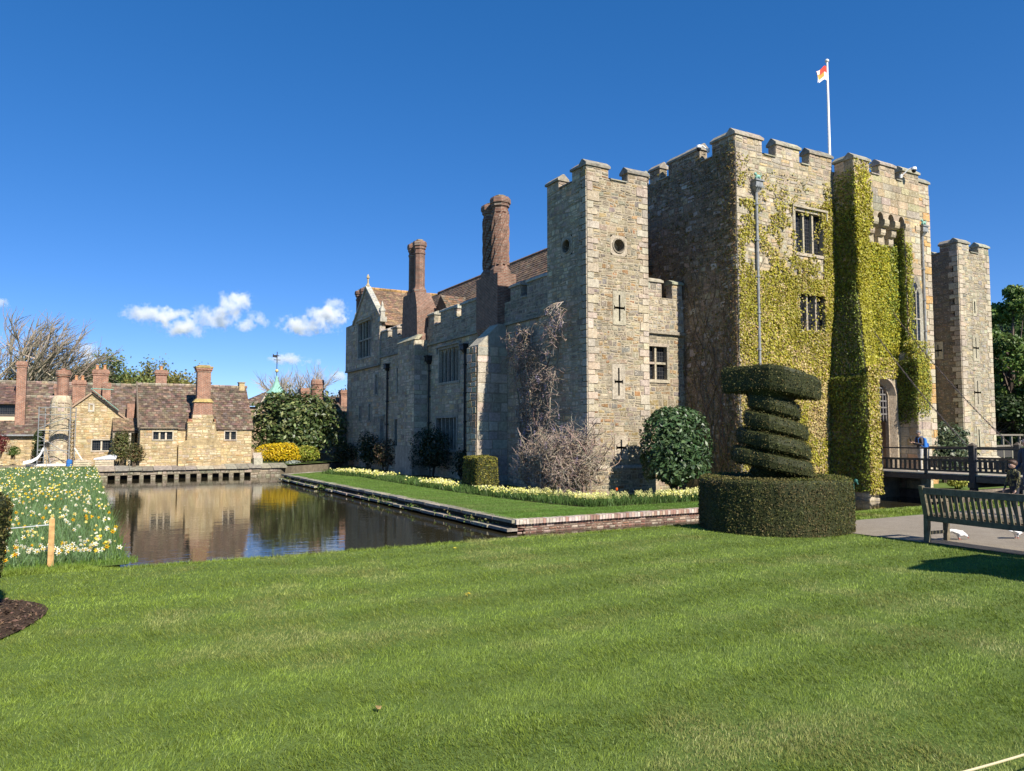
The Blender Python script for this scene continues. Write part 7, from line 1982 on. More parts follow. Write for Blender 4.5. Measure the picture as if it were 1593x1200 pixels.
def leafy_tree(base, H, R_, n, label, seed, col, alt, size=0.16, group=None, cat='tree'):
    rng = random.Random(seed); r_ = np.random.default_rng(seed)
    root = empty('leafy_tree', base, label, cat, group); b0 = Vector(base)
    tm_ = MB(); tm_.tube([b0 - UPV * 0.3, b0 + UPV * H * 0.3, b0 + UPV * H * 0.75], [H * 0.03, H * 0.022, H * 0.008], 8, (0.12, 0.09, 0.07))
    cl = []
    for k in range(46):
        d = unit(r_.normal(size=3)); rad = r_.uniform(0.45, 1.0) ** 0.5
        c = np.array([b0.x + d[0] * R_ * rad, b0.y + d[1] * R_ * rad, b0.z + H * 0.56 + d[2] * H * 0.42 * rad]); c[2] = max(c[2], b0.z + 0.8)
        cl.append(c); s = b0 + UPV * H * rng.uniform(0.25, 0.6)
        tm_.tube([s, s.lerp(Vector(c), 0.55) + UPV * 0.2, Vector(c)], [H * 0.009, H * 0.005, 0.02], 4, (0.12, 0.09, 0.07), cap=False)
    tm_.build('trunk', BARK, root)
    cl = np.array(cl); idx = r_.integers(len(cl), size=n); rr = r_.uniform(0.6, 1.25, len(cl)) * R_ * 0.34
    dd = unit(r_.normal(size=(n, 3))); P = cl[idx] + dd * (rr[idx] * (r_.random(n) ** 0.4))[:, None] * np.array([[1, 1, 0.75]])
    tone = r_.uniform(0.75, 1.3, len(cl))[idx]
    leafmesh('crown', P, dd + np.array([0, 0, 0.4]), size, cvar(col, n, 0.3, alt=alt, altp=0.25) * tone[:, None], LEAF, root, 0.6, 0.8, kind='stuff')
    return root
leafy_tree((64.5, 33.2, -0.3), 13.6, 3.6, 22000, 'tall dense green tree at the right edge beyond the far turret', 51, (0.10, 0.165, 0.035), (0.18, 0.24, 0.05), 0.17)
leafy_tree((70.5, 34.5, -0.3), 13.0, 4.2, 14000, 'dark green tree just outside the right edge', 52, (0.065, 0.115, 0.03), (0.12, 0.17, 0.04), 0.19)
leafy_tree((62.0, 33.5, -0.3), 5.0, 3.2, 6000, 'low dense thicket under the tall tree at the right edge', 53, (0.035, 0.06, 0.018), (0.06, 0.09, 0.03), 0.15, cat='bush')
leafy_tree((84, 44, -0.3), 15.0, 5.5, 9000, 'farther broad green tree at the right edge', 54, (0.07, 0.12, 0.035), (0.12, 0.17, 0.05), 0.22)
# far wood that reads as one mass along the horizon
r_ = np.random.default_rng(66); n = 9000
x = r_.uniform(-160, 190, n); y = r_.uniform(150, 172, n); hh = 5.0 + 3.0 * fnoise(x * 0.08, y * 0.02, 3)
P = np.stack([x, y, -0.5 + hh * r_.random(n) ** 0.6], 1)
leafmesh('distant_wood', P, np.tile([0, -0.7, 0.7], (n, 1)), 0.9, cvar((0.085, 0.095, 0.035), n, 0.3), LEAF, None, 0.8, 0.8, kind='stuff')
# ------------------------------------------------------------------ bench, bridge, people, birds, small things
# ---- bench seen from behind
bd = Vector((-0.09, -1, 0)).normalized(); bfv = Vector((1, -0.09, 0)).normalized(); bo = Vector((11.2, 7.12, 0))
bench = empty('garden_bench', bo + bd * 1.2 + bfv * 0.25, 'weathered grey wooden bench with slatted back, turned towards the path', 'bench')
BC = (0.15, 0.122, 0.08)
def B(l, f, z): return bo + bd * l + bfv * f + UPV * z
def bbar(name, a, b_, w, h, parent=bench, up=UPV):
    mb = MB(); mb.bar(a, b_, w, h, vary(BC, 0.15), 0, up); return mb.build(name, OAK, parent, bevel=0.004)
BL = 2.42
for l in (0.035, BL - 0.035):
    mb = MB(); c_ = vary(BC, 0.12)
    mb.hexa([B(l - 0.035, -0.02, -0.01), B(l + 0.035, -0.02, -0.01), B(l + 0.035, 0.06, -0.01), B(l - 0.035, 0.06, -0.01)], [B(l - 0.035, -0.01, 0.4), B(l + 0.035, -0.01, 0.4), B(l + 0.035, 0.065, 0.4), B(l - 0.035, 0.065, 0.4)], c_)
    mb.hexa([B(l - 0.035, -0.01, 0.401), B(l + 0.035, -0.01, 0.401), B(l + 0.035, 0.065, 0.401), B(l - 0.035, 0.065, 0.401)], [B(l - 0.035, -0.11, 0.86), B(l + 0.035, -0.11, 0.86), B(l + 0.035, -0.05, 0.86), B(l - 0.035, -0.05, 0.86)], c_)
    mb.build('leg', OAK, bench, bevel=0.004)
    mb = MB(); mb.hexa([B(l - 0.035, 0.42, -0.01), B(l + 0.035, 0.42, -0.01), B(l + 0.035, 0.49, -0.01), B(l - 0.035, 0.49, -0.01)], [B(l - 0.035, 0.42, 0.6), B(l + 0.035, 0.42, 0.6), B(l + 0.035, 0.49, 0.6), B(l - 0.035, 0.49, 0.6)], vary(BC, 0.12)); mb.build('leg', OAK, bench, bevel=0.004)
    bbar('armrest', B(l, -0.03, 0.625), B(l, 0.52, 0.625), 0.085, 0.04)
    bbar('side_rail', B(l, 0.06, 0.14), B(l, 0.42, 0.14), 0.03, 0.05)
    bbar('side_rail', B(l, 0.06, 0.37), B(l, 0.42, 0.37), 0.04, 0.07)
bbar('top_rail', B(0.07, -0.067, 0.785), B(BL - 0.07, -0.067, 0.785), 0.04, 0.1)
bbar('bottom_rail', B(0.07, 0.02, 0.365), B(BL - 0.07, 0.02, 0.365), 0.045, 0.08)
bbar('front_rail', B(0.07, 0.455, 0.37), B(BL - 0.07, 0.455, 0.37), 0.03, 0.07)
n = 26
for i in range(n):
    l = 0.07 + (BL - 0.14) * (i + 0.7) / (n + 0.4)
    mb = MB(); mb.bar(B(l, 0.015, 0.404), B(l, -0.058, 0.736), 0.046, 0.018, vary(BC, 0.2), 0, bfv); mb.build('back_slat', OAK, bench)
for k in range(6): bbar('seat_slat', B(0.0, 0.07 + k * 0.078, 0.42), B(BL, 0.07 + k * 0.078, 0.42), 0.06, 0.022)

# ---- timber bridge to the gate
bridge = empty('footbridge', (31.5, 17.0, 0.0), 'dark timber bridge with plank deck and balustrade leading to the castle gate', 'bridge')
DK_ = (0.1, 0.083, 0.064)
def tb(name, a, b_, w, h, col=DK_, parent=bridge, up=UPV):
    mb = MB(); mb.bar(a, b_, w, h, vary(col, 0.18), 0, up); return mb.build(name, OAK, parent)
v = 13.2
while v < 21.9:
    mb = MB(); mb.box((29.95, v + 0.006, 0.01), (33.3, v + 0.214, 0.06), vary((0.3, 0.27, 0.225), 0.2)); mb.build('plank', OAK, bridge); v += 0.22
for u in (30.0, 33.2):
    for (a, b_) in ((13.0, 16.88), (17.12, 20.85)):
        tb('handrail', (u, a, 1.06), (u, b_, 1.06), 0.1, 0.06)
        tb('middle_rail', (u, a, 0.6), (u, b_, 0.6), 0.07, 0.09)
        tb('foot_rail', (u, a, 0.17), (u, b_, 0.17), 0.07, 0.07)
        k = a + 0.16
        while k < b_ - 0.1:
            tb('baluster', (u, k, 0.206), (u, k, 0.554), 0.1, 0.025, (0.085, 0.074, 0.06), up=Vector((1, 0, 0))); k += 0.21
    for v_, zt_ in ((17.0, 1.16), (18.9, 1.03), (20.9, 1.12), (15.0, 1.03), (13.0, 1.15)):
        big = v_ in (17.0, 13.0)
        tb('post', (u, v_, -2.3 if big else 0.0), (u, v_, zt_), 0.22 if big else 0.1, 0.22 if big else 0.1, (0.07, 0.066, 0.062), up=Vector((0, 1, 0)))
        if big: mb = MB(); mb.lathe([(0.17, 0), (0.17, 0.03), (0.02, 0.14)], (u, v_, zt_ + 0.001), 4, DK_, rot=math.pi / 4); mb.build('post_cap', OAK, bridge)
    tb('beam', (u, 12.6, -0.12), (u, 16.85, -0.12), 0.2, 0.22); tb('beam', (u, 17.13, -0.1), (u, 20.9, -0.1), 0.18, 0.18)
    tb('brace', (u, 16.7, -0.75), (u, 14.9, -0.25), 0.14, 0.14)
tb('cross_beam', (29.8, 17.0, -0.34), (33.4, 17.0, -0.34), 0.24, 0.2)
mb = MB(); mb.box((29.6, 12.2, -2.0), (33.6, 13.05, -0.02), (0.25, 0.21, 0.16)); mb.build('abutment', MORTAR, bridge)
def chain(a, b_, sag, label):
    mb = MB(); a, b_ = Vector(a), Vector(b_); pts = []
    for i in range(41): t = i / 40; pts.append(a.lerp(b_, t) - UPV * sag * 4 * t * (1 - t))
    for i in range(40):
        d = pts[i + 1] - pts[i]; side = d.cross(UPV).normalized() if i % 2 else d.cross(d.cross(UPV)).normalized()
        for s in (-1, 1): mb.tube([pts[i] - d * 0.1 + side * 0.02 * s, pts[i + 1] + d * 0.1 + side * 0.02 * s], 0.012, 4, (0.13, 0.1, 0.085))
    tag(mb.build('drawbridge_chain', IRON if False else PAINT, at=a), label, 'chain', 'chains of the drawbridge')
chain((30.2, 21.9, 7.2), (30.05, 17.15, 1.1), 0.25, 'rusty drawbridge chain running from the creeper to the near bridge rail')
chain((32.6, 21.9, 7.3), (33.15, 17.15, 1.1), 0.25, 'rusty drawbridge chain crossing the right gate pier to the far bridge rail')

# ---- people
SKINC, = (mat_plain('skin_tone', (0.46, 0.29, 0.21), 0.55, 0, 0.06, 8, 0),)
def cloth(name, col): return mat_plain(name, col, 0.85, 0, 0.22, 14, 0.25)
def skinned(name, J, E, mats, parent=None, loc=(0, 0, 0), yaw=0.0, sub=1, root='pelvis'):
    """one continuous body grown over a skeleton; J: joint -> (x,y,z,radius); E: (a,b,material)"""
    names = list(J); idx = {k: i for i, k in enumerate(names)}
    me = bpy.data.meshes.new(name)
    me.from_pydata([J[k][:3] for k in names], [(idx[a], idx[b_]) for a, b_, _ in E], [])
    o = bpy.data.objects.new(name, me); COL.objects.link(o)
    md = o.modifiers.new('skin', 'SKIN'); md.use_smooth_shade = True
    for i, k in enumerate(names):
        sv = me.skin_vertices[0].data[i]; sv.radius = (J[k][3], J[k][4] if len(J[k]) > 4 else J[k][3]); sv.use_root = (k == root)
    ms = o.modifiers.new('smooth', 'SUBSURF'); ms.levels = sub; ms.render_levels = sub
    dg = bpy.context.evaluated_depsgraph_get(); dg.update()
    m2 = bpy.data.meshes.new_from_object(o.evaluated_get(dg))
    bpy.data.objects.remove(o); bpy.data.meshes.remove(me)
    m2.name = name
    m2.materials.clear()
    for mt in mats: m2.materials.append(mt)
    nP = len(m2.polygons); C3 = np.empty(nP * 3, np.float32); m2.polygons.foreach_get('center', C3); C3 = C3.reshape(-1, 3)
    bd_ = np.full(nP, 1e9); bi = np.zeros(nP, np.int32)
    for a_, b__, mi in E:
        a, b_ = np.array(J[a_][:3]), np.array(J[b__][:3]); ab = b_ - a
        t = np.clip(((C3 - a) @ ab) / max(ab @ ab, 1e-9), 0, 1); d_ = np.linalg.norm(C3 - a - t[:, None] * ab, axis=1) - max(J[a_][3], J[b__][3])
        k_ = d_ < bd_; bd_[k_] = d_[k_]; bi[k_] = mi
    m2.polygons.foreach_set('material_index', bi); m2.polygons.foreach_set('use_smooth', np.ones(nP, bool))
    at_ = m2.attributes.get('col') or m2.attributes.new('col', 'FLOAT_COLOR', 'FACE')
    at_.data.foreach_set('color', np.ones(len(at_.data) * 4, np.float32))
    o = bpy.data.objects.new(name, m2); COL.objects.link(o)
    o.parent = parent
    if parent is None: o.location = loc; o.rotation_euler = (0, 0, yaw)
    return o
def hand(J, E, base, tag_, d, side, mat, s=1.0):
    """palm, four curled fingers and a thumb"""
    bx = Vector(J[base][:3]); d = Vector(d).normalized(); sd = Vector(side).normalized(); nrm = d.cross(sd)
    pm = bx + d * 0.065 * s; J[tag_ + 'palm'] = (*pm, 0.03 * s, 0.02 * s); E.append((base, tag_ + 'palm', mat))
    for i, (o, L) in enumerate(((-0.03, 0.062), (-0.01, 0.072), (0.01, 0.068), (0.03, 0.054))):
        k0 = pm + d * 0.025 * s + sd * o * s; k1 = k0 + (d + nrm * 0.25) * L * 0.55 * s; k2 = k1 + (d * 0.7 + nrm * 0.7) * L * 0.5 * s
        for j, q in enumerate((k0, k1, k2)): J[f'{tag_}f{i}{j}'] = (*q, 0.0095 * s - 0.001 * j)
        E += [(tag_ + 'palm', f'{tag_}f{i}0', mat), (f'{tag_}f{i}0', f'{tag_}f{i}1', mat), (f'{tag_}f{i}1', f'{tag_}f{i}2', mat)]
    t0 = bx + d * 0.03 * s - sd * 0.035 * s; t1 = t0 + (d * 0.7 - sd * 0.5 + nrm * 0.3) * 0.04 * s; t2 = t1 + d * 0.028 * s
    for j, q in enumerate((t0, t1, t2)): J[f'{tag_}t{j}'] = (*q, 0.011 * s)
    E += [(tag_ + 'palm', f'{tag_}t0', mat), (f'{tag_}t0', f'{tag_}t1', mat), (f'{tag_}t1', f'{tag_}t2', mat)]
def body(H, arms, step=0.0, head=(0.03, 0), lean=0.0, slim=1.0):
    """joint table for a standing figure, x forward, y left; arms: dict side -> (elbow, wrist, hand dir)"""
    k = H / 1.72; w = slim
    J = {'pelvis': (0, 0, 0.93 * k, 0.135 * k * w, 0.11 * k), 'waist': (0.01 + lean * 0.1, 0, 1.08 * k, 0.125 * k * w, 0.1 * k), 'chest': (0.01 + lean * 0.3, 0, 1.27 * k, 0.15 * k * w, 0.115 * k), 'collar': (0.0 + lean * 0.45, 0, 1.41 * k, 0.1 * k, 0.085 * k),
         'neck': (0.015 + lean * 0.5, 0, 1.48 * k, 0.05 * k), 'jaw': (0.035 + lean * 0.55, 0, 1.545 * k, 0.062 * k, 0.066 * k), 'head': (0.025 + lean * 0.58, 0, 1.61 * k, 0.075 * k, 0.088 * k), 'crown': (0.015 + lean * 0.58, 0, 1.675 * k, 0.062 * k, 0.075 * k)}
    J['nose'] = (J['head'][0] + 0.1 * k, 0, 1.585 * k, 0.013 * k)
    E = [('pelvis', 'waist', 0), ('waist', 'chest', 0), ('chest', 'collar', 0), ('collar', 'neck', 2), ('neck', 'jaw', 2), ('jaw', 'head', 2), ('head', 'crown', 2), ('head', 'nose', 2)]
    for s, sg in (('l', 1), ('r', -1)):
        J['ear' + s] = (J['head'][0] - 0.01, sg * 0.088 * k, 1.6 * k, 0.017 * k); E.append(('head', 'ear' + s, 2))
        fx = step * sg
        J['hip' + s] = (fx * 0.15, sg * 0.095 * k, 0.87 * k, 0.095 * k); J['knee' + s] = (fx * 0.6 + 0.02, sg * 0.1 * k, 0.49 * k, 0.06 * k); J['ankle' + s] = (fx - 0.02, sg * 0.1 * k, 0.09 * k, 0.042 * k); J['ball' + s] = (fx + 0.1 * k, sg * 0.115 * k, 0.04 * k, 0.038 * k); J['toe' + s] = (fx + 0.17 * k, sg * 0.12 * k, 0.032 * k, 0.03 * k)
        E += [('pelvis', 'hip' + s, 1), ('hip' + s, 'knee' + s, 1), ('knee' + s, 'ankle' + s, 1), ('ankle' + s, 'ball' + s, 3), ('ball' + s, 'toe' + s, 3)]
        el, wr, hd = arms[s]
        J['sho' + s] = (lean * 0.42, sg * 0.175 * k * w, 1.385 * k, 0.062 * k); J['elb' + s] = (el[0] * k, sg * el[1] * k, el[2] * k, 0.046 * k); J['wri' + s] = (wr[0] * k, sg * wr[1] * k, wr[2] * k, 0.03 * k)
        E += [('collar', 'sho' + s, 0), ('sho' + s, 'elb' + s, 0), ('elb' + s, 'wri' + s, 0)]
        hand(J, E, 'wri' + s, 'h' + s, hd, (0, sg, 0.2), 2, k)
    return J, E, k
def face_bits(root, J, k, hair, haircol, loc, yaw, cap=None):
    rot = Matrix.Rotation(yaw, 3, 'Z'); L = Vector(loc)
    W = lambda x, y, z: L + rot @ Vector((x, y, z))
    hx = J['head'][0]; hz = J['head'][2]
    for sg in (-1, 1):
        mb = MB(); mb.ball(W(hx + 0.078 * k, sg * 0.031 * k, hz + 0.005), 0.012 * k, 8, 5, (0.75, 0.73, 0.7)); e = mb.build('eye', PAINT, root)
        mb = MB(); mb.ball(W(hx + 0.087 * k, sg * 0.031 * k, hz + 0.005), 0.006 * k, 6, 4, (0.05, 0.03, 0.02)); mb.build('pupil', PAINT, e)
    mb = MB(); mb.ball(W(hx + 0.07 * k, 0, hz - 0.075 * k), (0.02 * k, 0.02 * k, 0.006 * k), 8, 4, (0.4, 0.16, 0.14)); mb.build('mouth', PAINT, root)
    mb = MB()
    for (dx, dy, dz, r_) in hair: mb.ball(W(hx + dx * k, dy * k, hz + dz * k), r_ * k if np.isscalar(r_) else tuple(q * k for q in r_), 12, 8, haircol)
    mb.build('hair', PAINT, root, smooth=True)
    if cap:
        mb = MB(); c0 = W(hx - 0.01, 0, hz + 0.035 * k)
        mb.lathe([(0.097 * k, 0), (0.1 * k, 0.03 * k), (0.085 * k, 0.07 * k), (0.04 * k, 0.092 * k)], c0, 14, cap)
        q = [W(hx + x, y, hz + 0.035 * k) for x, y in ((0.05, -0.08), (0.15, -0.06), (0.18, 0.0), (0.15, 0.06), (0.05, 0.08))]
        mb.prism(q, (0, 0, 0.012), cap); mb.build('cap', PAINT, root)
VL = math.atan2(0.488, -0.873)                           # facing picture-left
def person(loc, yaw, J, E, mats, label):
    o = skinned('person', J, E, mats, None, loc, yaw)
    return tag(o, label, 'person')
# man on the bridge, looking at his phone
arms = {'l': ((0.03, 0.24, 1.13), (0.26, 0.12, 1.2), (0.9, -0.35, 0.35)), 'r': ((0.03, 0.24, 1.13), (0.26, 0.12, 1.2), (0.9, 0.35, 0.35))}
J, E, k = body(1.72, arms, 0.05, lean=0.05)
ml = (30.75, 19.6, 0.06)
man = person(ml, VL, J, E, [cloth('brown_jacket', (0.085, 0.065, 0.055)), cloth('pale_trousers', (0.4, 0.38, 0.35)), SKINC, cloth('white_shoes', (0.6, 0.6, 0.58))], 'man in dark jacket, pale trousers and cap standing on the bridge with a phone')
def kid(root, loc, yaw):
    """children of a rotated body are built in world space, then re-expressed"""
    for ch in list(root.children): pass
def attach(root, fn):
    before = set(bpy.data.objects); h = bpy.data.objects.new('holder', None); COL.objects.link(h)
    fn(h)
    for ch in list(h.children):
        ch.parent = root; ch.matrix_parent_inverse = root.matrix_basis.inverted()
    bpy.data.objects.remove(h)
attach(man, lambda h: face_bits(h, J, k, [(-0.03, 0, 0.02, (0.085, 0.088, 0.085))], (0.2, 0.19, 0.18), ml, VL, (0.2, 0.185, 0.17)))
rot = Matrix.Rotation(VL, 3, 'Z'); W = lambda x, y, z: Vector(ml) + rot @ Vector((x, y, z))
mb = MB(); q = lambda x, y, z: W(x, y, z)
mb.hexa([q(0.36, -0.04, 1.24), q(0.36, 0.04, 1.24), q(0.375, 0.04, 1.235), q(0.375, -0.04, 1.235)], [q(0.4, -0.04, 1.38), q(0.4, 0.04, 1.38), q(0.415, 0.04, 1.375), q(0.415, -0.04, 1.375)], (0.015, 0.015, 0.018))
tag(mb.build('phone', PAINT, at=W(0.38, 0, 1.24)), 'dark phone held up by the man on the bridge', 'phone')
bp = empty('backpack', W(-0.2, 0, 0.98), 'bright blue backpack on the back of the man on the bridge', 'backpack')
mb = MB(); mb.hexa([q(-0.11, -0.15, 0.98), q(-0.11, 0.15, 0.98), q(-0.3, 0.13, 1.0), q(-0.3, -0.13, 1.0)], [q(-0.12, -0.13, 1.42), q(-0.12, 0.13, 1.42), q(-0.24, 0.1, 1.4), q(-0.24, -0.1, 1.4)], (0.03, 0.16, 0.5)); mb.build('body', PAINT, bp, bevel=0.04)
mb = MB(); mb.hexa([q(-0.302, -0.1, 1.02), q(-0.302, 0.1, 1.02), q(-0.35, 0.09, 1.04), q(-0.35, -0.09, 1.04)], [q(-0.285, -0.1, 1.2), q(-0.285, 0.1, 1.2), q(-0.33, 0.09, 1.19), q(-0.33, -0.09, 1.19)], (0.03, 0.13, 0.42)); mb.build('pocket', PAINT, bp, bevel=0.02)
for s in (-1, 1): mb = MB(); mb.tube([q(-0.12, s * 0.1, 1.4), q(-0.02, s * 0.12, 1.47), q(0.14, s * 0.12, 1.38), q(0.12, s * 0.13, 1.15), q(-0.1, s * 0.13, 1.02)], 0.018, 6, (0.03, 0.1, 0.3)); mb.build('strap', PAINT, bp)
# child behind the bench
cl_ = (15.75, 8.15, 0.0); cy_ = VL + 0.05
arms = {'l': ((0.02, 0.26, 1.1), (0.12, 0.22, 0.88), (0.5, 0, -0.8)), 'r': ((0.04, 0.26, 1.1), (0.16, 0.2, 0.9), (0.5, 0, -0.8))}
J, E, k = body(1.12, arms, 0.04, slim=1.05)
# a child's head is larger for the body
J.update({n_: (*J[n_][:3], *(x * 1.28 for x in J[n_][3:])) for n_ in ('jaw', 'head', 'crown')})
def camo():
    m, nt, b = base_mat('patterned_jacket')
    f = noise(nt, geo_pos(nt), 14.0, 2, 0.5)
    nt.links.new(ramp(nt, f, ((0.5, (0.015, 0.016, 0.015)), (0.56, (0.24, 0.21, 0.07)), (0.62, (0.02, 0.02, 0.018)))), b.inputs['Base Color']); b.inputs['Roughness'].default_value = 0.7
    return m
child = person(cl_, cy_, J, E, [camo(), cloth('dark_trousers', (0.02, 0.022, 0.03)), SKINC, cloth('child_shoes', (0.05, 0.05, 0.05))], 'child in a black and yellow patterned jacket beyond the bench')
attach(child, lambda h: face_bits(h, J, k, [(-0.03, 0, 0.045, (0.115, 0.118, 0.105)), (0.02, 0, 0.085, (0.09, 0.1, 0.06))], (0.075, 0.045, 0.03), cl_, cy_))
# woman at the right edge
wl2 = (16.35, 8.15, 0.0); wy = VL + 0.2
arms = {'l': ((-0.02, 0.25, 1.12), (0.16, 0.2, 0.98), (0.7, -0.2, -0.3)), 'r': ((0.0, 0.25, 1.12), (0.2, 0.18, 1.0), (0.7, 0.2, -0.3))}
J, E, k = body(1.6, arms, 0.06, lean=0.08, slim=1.1)
woman = person(wl2, wy, J, E, [cloth('navy_jacket', (0.05, 0.06, 0.085)), cloth('blue_jeans', (0.045, 0.07, 0.16)), SKINC, cloth('dark_shoes', (0.04, 0.035, 0.03))], 'woman with long brown hair and navy jacket at the right edge')
attach(woman, lambda h: face_bits(h, J, k, [(-0.03, 0, 0.03, (0.095, 0.1, 0.095)), (-0.07, 0, -0.07, (0.06, 0.095, 0.1)), (-0.075, 0, -0.17, (0.05, 0.085, 0.09))], (0.07, 0.04, 0.03), wl2, wy))

# ---- white doves pecking on the path
WHT = mat_plain('white_feather', (0.72, 0.71, 0.69), 0.7, 0, 0.08, 30, 0.2); PNK = mat_plain('dove_leg', (0.45, 0.14, 0.11), 0.6, 0, 0.1, 20, 0)
def dove(loc, yaw, label, s, peck):
    J = {'rump': (-0.07, 0, 0.13, 0.038, 0.036), 'belly': (-0.01, 0, 0.125, 0.055, 0.052), 'breast': (0.06, 0, 0.12 - 0.02 * peck, 0.05, 0.047), 'neck': (0.11, 0, 0.125 - 0.05 * peck, 0.03), 'head': (0.145, 0, 0.13 - 0.075 * peck, 0.024), 'beak': (0.165, 0, 0.125 - 0.09 * peck, 0.008), 'tip': (0.178, 0, 0.115 - 0.1 * peck, 0.004),
         'tail': (-0.13, 0, 0.135, 0.034, 0.014), 'tailend': (-0.2, 0, 0.14, 0.032, 0.006)}
    E = [('belly', 'rump', 0), ('rump', 'tail', 0), ('tail', 'tailend', 0), ('belly', 'breast', 0), ('breast', 'neck', 0), ('neck', 'head', 0), ('head', 'beak', 1), ('beak', 'tip', 1)]
    for n_, sg in (('l', 1), ('r', -1)):
        J['thigh' + n_] = (0.0, sg * 0.025, 0.08, 0.018); J['foot' + n_] = (0.005 + 0.02 * sg, sg * 0.028, 0.012, 0.005); J['toe' + n_] = (0.04 + 0.02 * sg, sg * 0.03, 0.006, 0.004)
        E += [('belly', 'thigh' + n_, 0), ('thigh' + n_, 'foot' + n_, 1), ('foot' + n_, 'toe' + n_, 1)]
    J = {k_: tuple(x * s for x in q_) for k_, q_ in J.items()}
    o = skinned('dove', J, E, [WHT, PNK], None, loc, yaw, root='belly')
    tag(o, label, 'dove', 'white doves on the path')
    def bits(h):
        rot = Matrix.Rotation(yaw, 3, 'Z')
        for sg in (-1, 1):
            mb = MB(); pr = [(-0.16, 0.02, 0.15), (-0.08, 0.05, 0.16), (0.03, 0.058, 0.15), (0.05, 0.056, 0.12), (-0.02, 0.062, 0.1), (-0.1, 0.05, 0.125)]
            mb.prism([Vector(loc) + rot @ Vector((x * s, sg * y * s, z * s)) for x, y, z in pr], rot @ Vector((0, sg * 0.006, 0)), (0.7, 0.69, 0.67)); mb.build('wing', WHT, h)
            mb = MB(); mb.ball(Vector(loc) + rot @ Vector((0.15 * s, sg * 0.022 * s, (0.137 - 0.075 * peck) * s)), 0.005 * s, 6, 4, (0.02, 0.01, 0.01)); mb.build('eye', PAINT, h)
    attach(o, bits)
dove((11.85, 6.98, 0.006), math.atan2(-0.488, 0.873) + 0.15, 'white dove pecking at the path nearer the bench leg', 1.0, 1.0)
dove((12.75, 6.6, 0.006), math.atan2(-0.488, 0.873) + 0.5, 'white dove farther along the path, seen under the bench', 0.95, 0.6)

# ---- flagpole
fp_ = empty('flagpole', (35.1, 27.0, 12.8), 'white flagpole with a small orange, red and white flag on the gatehouse roof', 'flagpole')
mb = MB(); mb.tube([(35.1, 27, 12.8), (35.1, 27, 18), (35.1, 27, 22.2)], [0.085, 0.075, 0.055], 10); mb.build('pole', WHITE, fp_)
mb = MB(); mb.ball((35.1, 27, 22.28), 0.11, 10, 6, (0.7, 0.68, 0.6)); mb.build('finial', PAINT, fp_)
nx, nz = 14, 9; vs, fs, cs = [], [], []
for i in range(nx + 1):
    for j in range(nz + 1):
        t, w_ = i / nx, j / nz
        vs.append((35.03 - 0.92 * t ** 0.9, 27 - 0.16 * math.sin(t * 7 + w_ * 1.5) * t, 21.95 - 0.8 * w_ * (1 - 0.25 * t) - 0.62 * t ** 1.3 + 0.05 * math.sin(t * 9)))
for i in range(nx):
    for j in range(nz):
        a = i * (nz + 1) + j; fs.append((a, a + nz + 1, a + nz + 2, a + 1))
        t, w_ = i / nx, j / nz
        if t < 0.45 and w_ < 0.35: c = (0.7, 0.06, 0.03)
        elif 0.15 < t < 0.8 and 0.3 < w_ < 0.68: c = (0.75, 0.3, 0.04)
        elif t > 0.7 and w_ < 0.3: c = (0.72, 0.1, 0.05)
        else: c = (0.75, 0.72, 0.68)
        cs.append(c)
fl = np_mesh('flag', vs, fs, PAINT, parent=fp_, cols=np.array(cs), smooth=True)
mb = MB(); mb.tube([(35.0, 26.95, 21.2), (34.98, 26.93, 17.0), (35.02, 26.95, 13.2)], 0.012, 4, (0.7, 0.7, 0.68)); mb.build('halyard', PAINT, fp_)

# ---- cameras on the battlements
def cctv(base, arm, label):
    r_ = empty('security_camera', base, label, 'camera', 'security cameras on the gatehouse battlements')
    base, e = Vector(base), Vector(arm)
    mb = MB(); mb.tube([base, base.lerp(e, 0.6) + UPV * 0.14, e + UPV * 0.1], 0.028, 8); mb.tube([base - UPV * 0.08, base + UPV * 0.08], 0.06, 8); mb.build('bracket', WHITE, r_)
    mb = MB(); mb.lathe([(0.04, 0.12), (0.11, 0.09), (0.125, 0.0), (0.12, -0.03)], e, 14); mb.build('housing', WHITE, r_)
    mb = MB(); mb.ball(e - UPV * 0.05, (0.1, 0.1, 0.12), 12, 8, (0.01, 0.01, 0.012)); mb.build('dome', PAINT, r_)
cctv((23.42, 24.2, 14.1), (23.2, 24.55, 14.3), 'white dome camera on the shaded side battlement')
cctv((32.9, 21.45, 13.7), (33.2, 21.0, 13.95), 'white dome camera on the centre bay battlement')

# ---- stakes, wire and rope
po = Vector((-0.37, 11.3, -0.05))
mb = MB(); mb.hexa([po + Vector(q) for q in ((-0.035, -0.035, -0.1), (0.035, -0.035, -0.1), (0.035, 0.035, -0.1), (-0.035, 0.035, -0.1))], [po + Vector(q) for q in ((-0.03, -0.03, 0.62), (0.03, -0.03, 0.62), (0.03, 0.03, 0.62), (-0.03, 0.03, 0.62))], (0.5, 0.3, 0.12)); mb.lathe([(0.03, 0), (0.012, 0.02)], po + UPV * 0.621, 8, (0.5, 0.32, 0.14))
tag(mb.build('wooden_stake', OAK, at=po), 'orange-brown wooden stake at the near corner of the daffodil meadow', 'stake')
p2 = Vector((-2.6, 10.6, -0.05))
mb = MB(); mb.hexa([p2 + Vector(q) for q in ((-0.035, -0.035, -0.1), (0.035, -0.035, -0.1), (0.035, 0.035, -0.1), (-0.035, 0.035, -0.1))], [p2 + Vector(q) for q in ((-0.03, -0.03, 0.62), (0.03, -0.03, 0.62), (0.03, 0.03, 0.62), (-0.03, 0.03, 0.62))], (0.5, 0.3, 0.12))
tag(mb.build('wooden_stake', OAK, at=p2), 'wooden stake hidden behind the clipped yew drum', 'stake')
